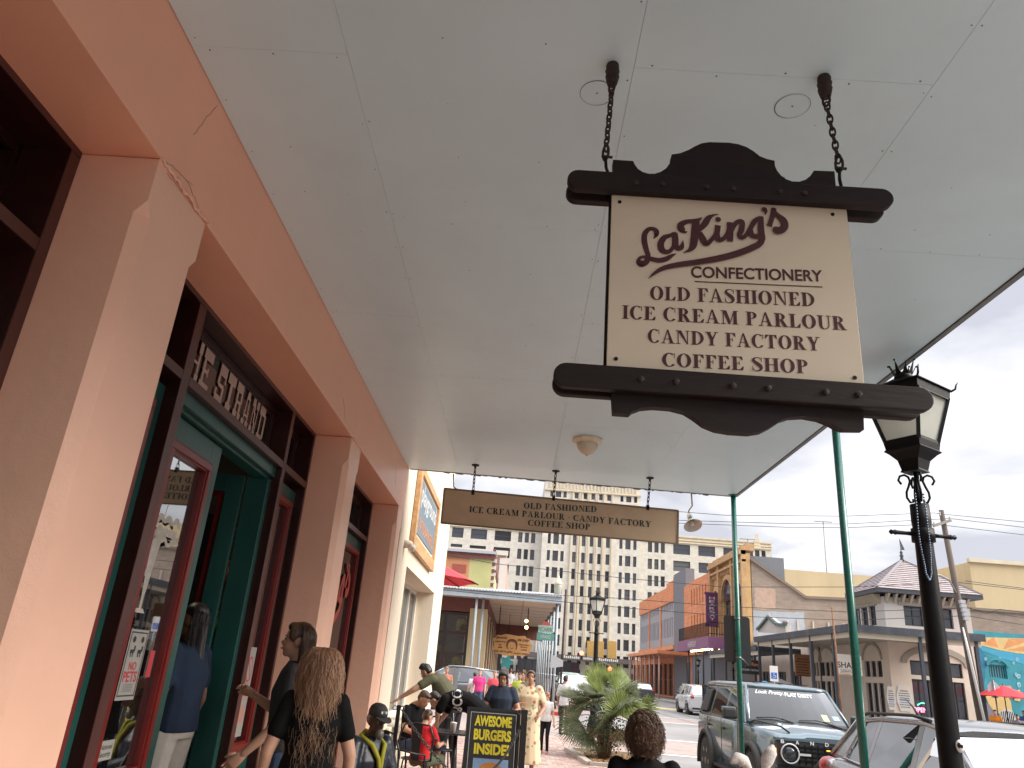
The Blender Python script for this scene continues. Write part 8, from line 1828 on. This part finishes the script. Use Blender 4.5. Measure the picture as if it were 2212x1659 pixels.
# --- seated old man in cap
SIT = dict(pel=(0,0,.50), wai=(0,.02,.65), che=(0,.03,.84), nk=(0,.05,1.02), hd=(0,.09,1.15), sL=(-.18,.04,.96), sR=(.18,.04,.96), eL=(-.25,.10,.70), eR=(.25,.10,.70), wL=(-.12,.30,.62), wR=(.12,.30,.62), hL=(-.1,.02,.48), hR=(.1,.02,.48), kL=(-.14,.44,.50), kR=(.14,.44,.50), aL=(-.14,.42,.09), aR=(.14,.42,.09), tL=(-.14,.57,.04), tR=(.14,.57,.04))
def sit(**k): d = dict(SIT); d.update(k); return d
navyJ = mat('navy_nylon', (.009,.013,.024), .38, var=.2, scale=6, bump=.7, bscale=9)
T, J = person('old bearded man in black cap, navy jacket and yellow hood seated on the bench', (-1.22,7.15,-.02), R(-128), 1.70, 'dark', sit(look=(.15,1,-.22)), navyJ, 1.5, .03, cloth('dark_trousers',(.03,.03,.035)), 1, blkm, hgrey, 'plain', mat('cap_black',(.03,.03,.032),.8), vox=.012, bulk=1.12)
b = MB(); lk = Vector((.15,1,-.22)).normalized(); b.ball(J['hd']+lk*.07-Vector((0,0,.085)),(.04,.035,.045),10); b.build('beard', hairfmt('beard_grey',(.06,.055,.05),(.16,.15,.14)), T, local=True)
yh = cloth('yellow_hood', (.33,.31,.04)); b = MB(); sb_ = J['nk']
b.tube([sb_+Vector((-.10,-.03,.0)),sb_+Vector((0,-.09,.03)),sb_+Vector((.10,-.03,.0)),sb_+Vector((.07,.10,-.06)),sb_+Vector((.02,.14,-.16)),sb_+Vector((0,.155,-.30))],[.022,.026,.025,.022,.02,.014],8); b.tube([sb_+Vector((-.10,-.03,.0)),sb_+Vector((-.07,.10,-.06)),sb_+Vector((-.02,.14,-.16)),sb_+Vector((0,.16,-.36))],[.022,.022,.02,.014],8); b.build('yellow_hood', yh, T, local=True, smooth=True)
flat('cap_print', [q for k in range(3) for q in rect(-.02+.014*k,0,-.010+.014*k,.014)], lambda u,v,h: Wm[T.name] @ (J['hd']+lk*.100+lk.cross(Vector((0,0,1))).normalized()*u*1.6+Vector((0,0,.085+v*1.4))), mat('print_white', (.6,.6,.58), .5), T)
# --- boy in red at the table
T, J = person('boy with cropped hair in a red tee sitting at the cafe table', (-1.13,10.72,.04), R(-28), 1.38, 'light', sit(look=(.35,1,-.35), hd=(0,.13,1.13), wR=(.16,.42,.74), eR=(.24,.16,.72), wL=(-.05,.42,.74), eL=(-.22,.16,.72)), cloth('red_tee',(.55,.025,.03)), .62, .04, cloth('camo_shorts',(.10,.11,.07)), .5, blkm, hbrown, 'plain', vox=.014)
# --- man in black baseball shirt bending over the table
BEND = dict(pel=(0,-.12,.95), wai=(0,.02,1.06), che=(0,.25,1.10), nk=(0,.44,1.10), hd=(0,.56,1.06), sL=(-.19,.36,1.10), sR=(.19,.36,1.10), eL=(-.20,.44,.92), wL=(-.14,.46,.80), eR=(.20,.44,.90), wR=(.14,.48,.80), hL=(-.1,-.12,.92), hR=(.1,-.12,.92), kL=(-.13,-.05,.50), kR=(.13,-.10,.50), aL=(-.14,-.08,.08), aR=(.14,-.16,.08), tL=(-.15,.09,.03), tR=(.15,.0,.03), look=(0,.55,-.8), top=(0,.8,.6))
bbt = cloth('black_jersey',(.005,.005,.0055))
T, J = person('man in a black jersey with white letters bending over the cafe table', (-.56,12.0,0), R(78), 1.80, 'light', BEND, bbt, .75, .05, cloth('black_shorts',(.014,.014,.015)), .52, blkm, hblack, 'short', vox=.014, bulk=1.12)
Mp = Wm[T.name]; sR_ = Mp @ J['sR']; wai_ = Mp @ J['wai']
pcx = [at(x,y,11.70) for x,y in ((968,1532),(984,1536),(984,1508),(968,1505))]
from mathutils.bvhtree import BVHTree
_sh = [c for c in T.children if c.name.startswith('shirt')][0]; _mw = Wm[T.name]; _bv = BVHTree.FromPolygons([_mw @ v.co for v in _sh.data.vertices], [tuple(p.vertices) for p in _sh.data.polygons])
def on_shirt(x, y):                                  # print laid on the cloth surface
    d_ = ray(x, y).normalized(); q = _bv.ray_cast(CAM, d_)[0]
    if q is None: q = _bv.find_nearest(at(x, y, 11.8))[0]
    return q - d_*.006
text('jersey_lettering', 'BCO', lambda u,v,h: on_shirt(986+v*62, 1514-u*100), mat('print_white', (.6,.6,.58), .5), T, width=.50, height=.36, cx=0, y0=-.15, off=.02)
# --- man in olive stretching out
T, J = person('man in an olive tee with dark swept hair leaning over behind the table', (-1.02,13.0,0), R(70), 1.80, 'tan', dict(BEND, hd=(-.02,.40,1.42), nk=(0,.26,1.38), che=(0,.12,1.24), wai=(0,-.02,1.09), sL=(-.19,.20,1.34), sR=(.19,.20,1.34), eL=(-.36,.42,1.16), wL=(-.42,.62,1.02), eR=(.26,.14,1.08), wR=(.28,.1,.86), look=(0,.85,-.6), top=(0,.5,.8)), cloth('olive_tee',(.085,.082,.05)), .6, .05, cloth('dark_trousers2',(.03,.03,.035)), 1, blkm, hblack, 'spiky', vox=.014, bulk=1.12)
# --- seated companion behind the boy
T, J = person('person in black tee and denim shorts seated at the far side of the table', (-1.42,11.75,.04), R(-120), 1.70, 'tan', sit(look=(0,1,-.6), hd=(0,.2,1.10)), blackT, .6, .03, jeans, .5, blkm, hbrown, 'short', vox=.016)
# --- woman in dark blue blouse
T, J = person('woman in a dark blue short sleeved blouse looking down at her hands', (-.13,12.4,-.06), R(176), 1.70, 'tan', dict(look=(0,.9,-.45), eL=(-.27,.04,1.12), wL=(-.15,.26,1.06), eR=(.27,.06,1.10), wR=(.13,.26,1.00), hd=(0,.05,1.585)), cloth('dark_blue_blouse',(.028,.038,.06)), .5, .1, cloth('dark_trousers',(.03,.03,.035)), 1, blkm, hblack, 'long', vox=.013, female=True, bulk=1.15)
# --- woman in floral dress
flm = bpy.data.materials.new('floral_cloth'); flm.use_nodes = True; n_ = flm.node_tree; p_ = n_.nodes['Principled BSDF']; p_.inputs['Roughness'].default_value = .85; t_ = n_.nodes.new('ShaderNodeTexCoord'); v_ = n_.nodes.new('ShaderNodeTexVoronoi'); v_.inputs['Scale'].default_value = 11; n_.links.new(t_.outputs['Object'], v_.inputs['Vector'])
cr_ = n_.nodes.new('ShaderNodeValToRGB'); cr_.color_ramp.interpolation = 'CONSTANT'; cr_.color_ramp.elements[0].color = (.55,.08,.06,1); cr_.color_ramp.elements[1].position = .22; cr_.color_ramp.elements[1].color = (.20,.28,.12,1); e_ = cr_.color_ramp.elements.new(.34); e_.color = (.60,.48,.32,1); n_.links.new(v_.outputs['Distance'], cr_.inputs[0]); n_.links.new(cr_.outputs[0], p_.inputs['Base Color'])
T, J = person('woman in a cream dress with red flowers walking toward the camera', (.34,14.2,-.05), R(172), 1.70, 'tan', dict(look=(-.1,1,0), eR=(.26,.02,1.12), wR=(.12,.24,1.16), eL=(-.26,0,1.1), wL=(-.2,.16,.98)), None, 0, 0, None, 1, blkm, hbrown, 'bun', vox=.014, female=True, bulk=1.12, dress=flm)
# --- girl in white tee, leggings
T, J = person('girl in a white tee and black leggings holding an adult hand on the brick sidewalk', (.80,17.6,0), R(170), 1.24, 'light', dict(look=(.7,1,0), wR=(.40,.05,1.0), eR=(.28,0,1.15), kL=(-.07,.10,.5), aL=(-.08,.02,.08), tL=(-.08,.2,.03)), cloth('white_tee',(.60,.60,.60)), .55, .06, blackL, 1, mat('pink_shoe',(.5,.2,.2),.6), hlight, 'tied', vox=.013, female=True, bulk=.9)
# --- man in white shirt, back to us
T, J = person('man in an untucked white shirt standing with his back turned near the fan palm', (1.72,25.6,-.15), R(-30), 1.76, 'tan', {}, cloth('white_shirt',(.58,.56,.55)), .9, .12, cloth('dark_green_trousers',(.03,.035,.03)), 1, blkm, hblack, 'short', vox=.016)
# --- passers-by under the arcade
crowd = [(1075,30,'tan','white_cap',(.5,.5,.5),'man in a white cap and tan tee under the arcade'),(1088,32,'light',None,(.45,.3,.25),'long haired woman in a salmon top near the scalloped sign'),(1066,29,'light',None,(.55,.08,.10),'shopper in a red top by the open car door'),(1100,44,'light',None,(.50,.5,.55),'shopper in a pale lavender top under the arcade'),
    (1108,46,'tan',None,(.35,.4,.5),'shopper in a pale blue top under the arcade'),(1120,28,'tan',None,(.36,.42,.05),'woman in a lime green top behind the floral dress'),(1127,42,'light',None,(.30,.16,.12),'tall person with copper hair under the arcade'),(1137,27,'tan','camo_cap',(.17,.15,.11),'man in camouflage shirt and cap behind the floral dress'),
    (1093,52,'light',None,(.2,.2,.25),'small figure in grey far under the arcade'),(1114,55,'light',None,(.5,.45,.4),'small figure in cream far under the arcade'),(1131,50,'brown',None,(.10,.30,.32),'small figure in teal far under the arcade'),(1033,31,'light',None,(.6,.05,.2),'person in bright pink leaning into the open car'),(1022,31.5,'light',None,(.5,.52,.55),'person in pale grey beside the open car door'),
    (1290,33,'tan',None,(.03,.03,.035),'person in black behind the fan palm leaves'),(960,30,'tan',None,(.40,.16,.10),'person with dark hair behind the olive shirted man')]
hm = [hblack, hbrown, hlight, hcopper]
for i, (px, Y, sk_, cp, col, lb) in enumerate(crowd):
    x = at(px,1500,Y).x; person(lb, (x,Y,-.15 if 23.5 < Y < 37 else 0), R(180 if i%3 else 20), 1.72 if i%4 else 1.6, sk_, dict(kL=(-.10,.10,.5), aL=(-.1,.08,.08), tL=(-.1,.25,.03)) if i%2 else {}, cloth('crowd_top_%d'%i, col), .55, .05, jeans if i%2 else blackL, 1, blkm, hm[i%4], 'long' if i%3 == 1 else 'short', cap_m=mat('cap_%d'%i,(.5,.5,.5) if cp == 'white_cap' else (.08,.08,.06),.8) if cp else None, vox=.024, female=i%3 == 1, face=Y < 35, group='passers-by near the arcade')
for (px, py, Y, col, lb) in ((2148,1530,36.2,(.60,.20,.03),'diner in an orange tee below the red umbrella by the mural'),(2196,1540,36.9,(.35,.35,.38),'diner in grey below the red umbrella by the mural'),(2210,1532,38.5,(.08,.15,.4),'diner in blue at the right frame edge by the mural')):
    p = at(px,py,Y); person(lb, (p.x,Y,p.z-1.30), R(150), 1.7, 'light', sit(), cloth('diner_%d'%px, col), .55, .03, jeans, 1, blkm, hbrown, 'short', vox=.024, face=False, group='diners by the mural')
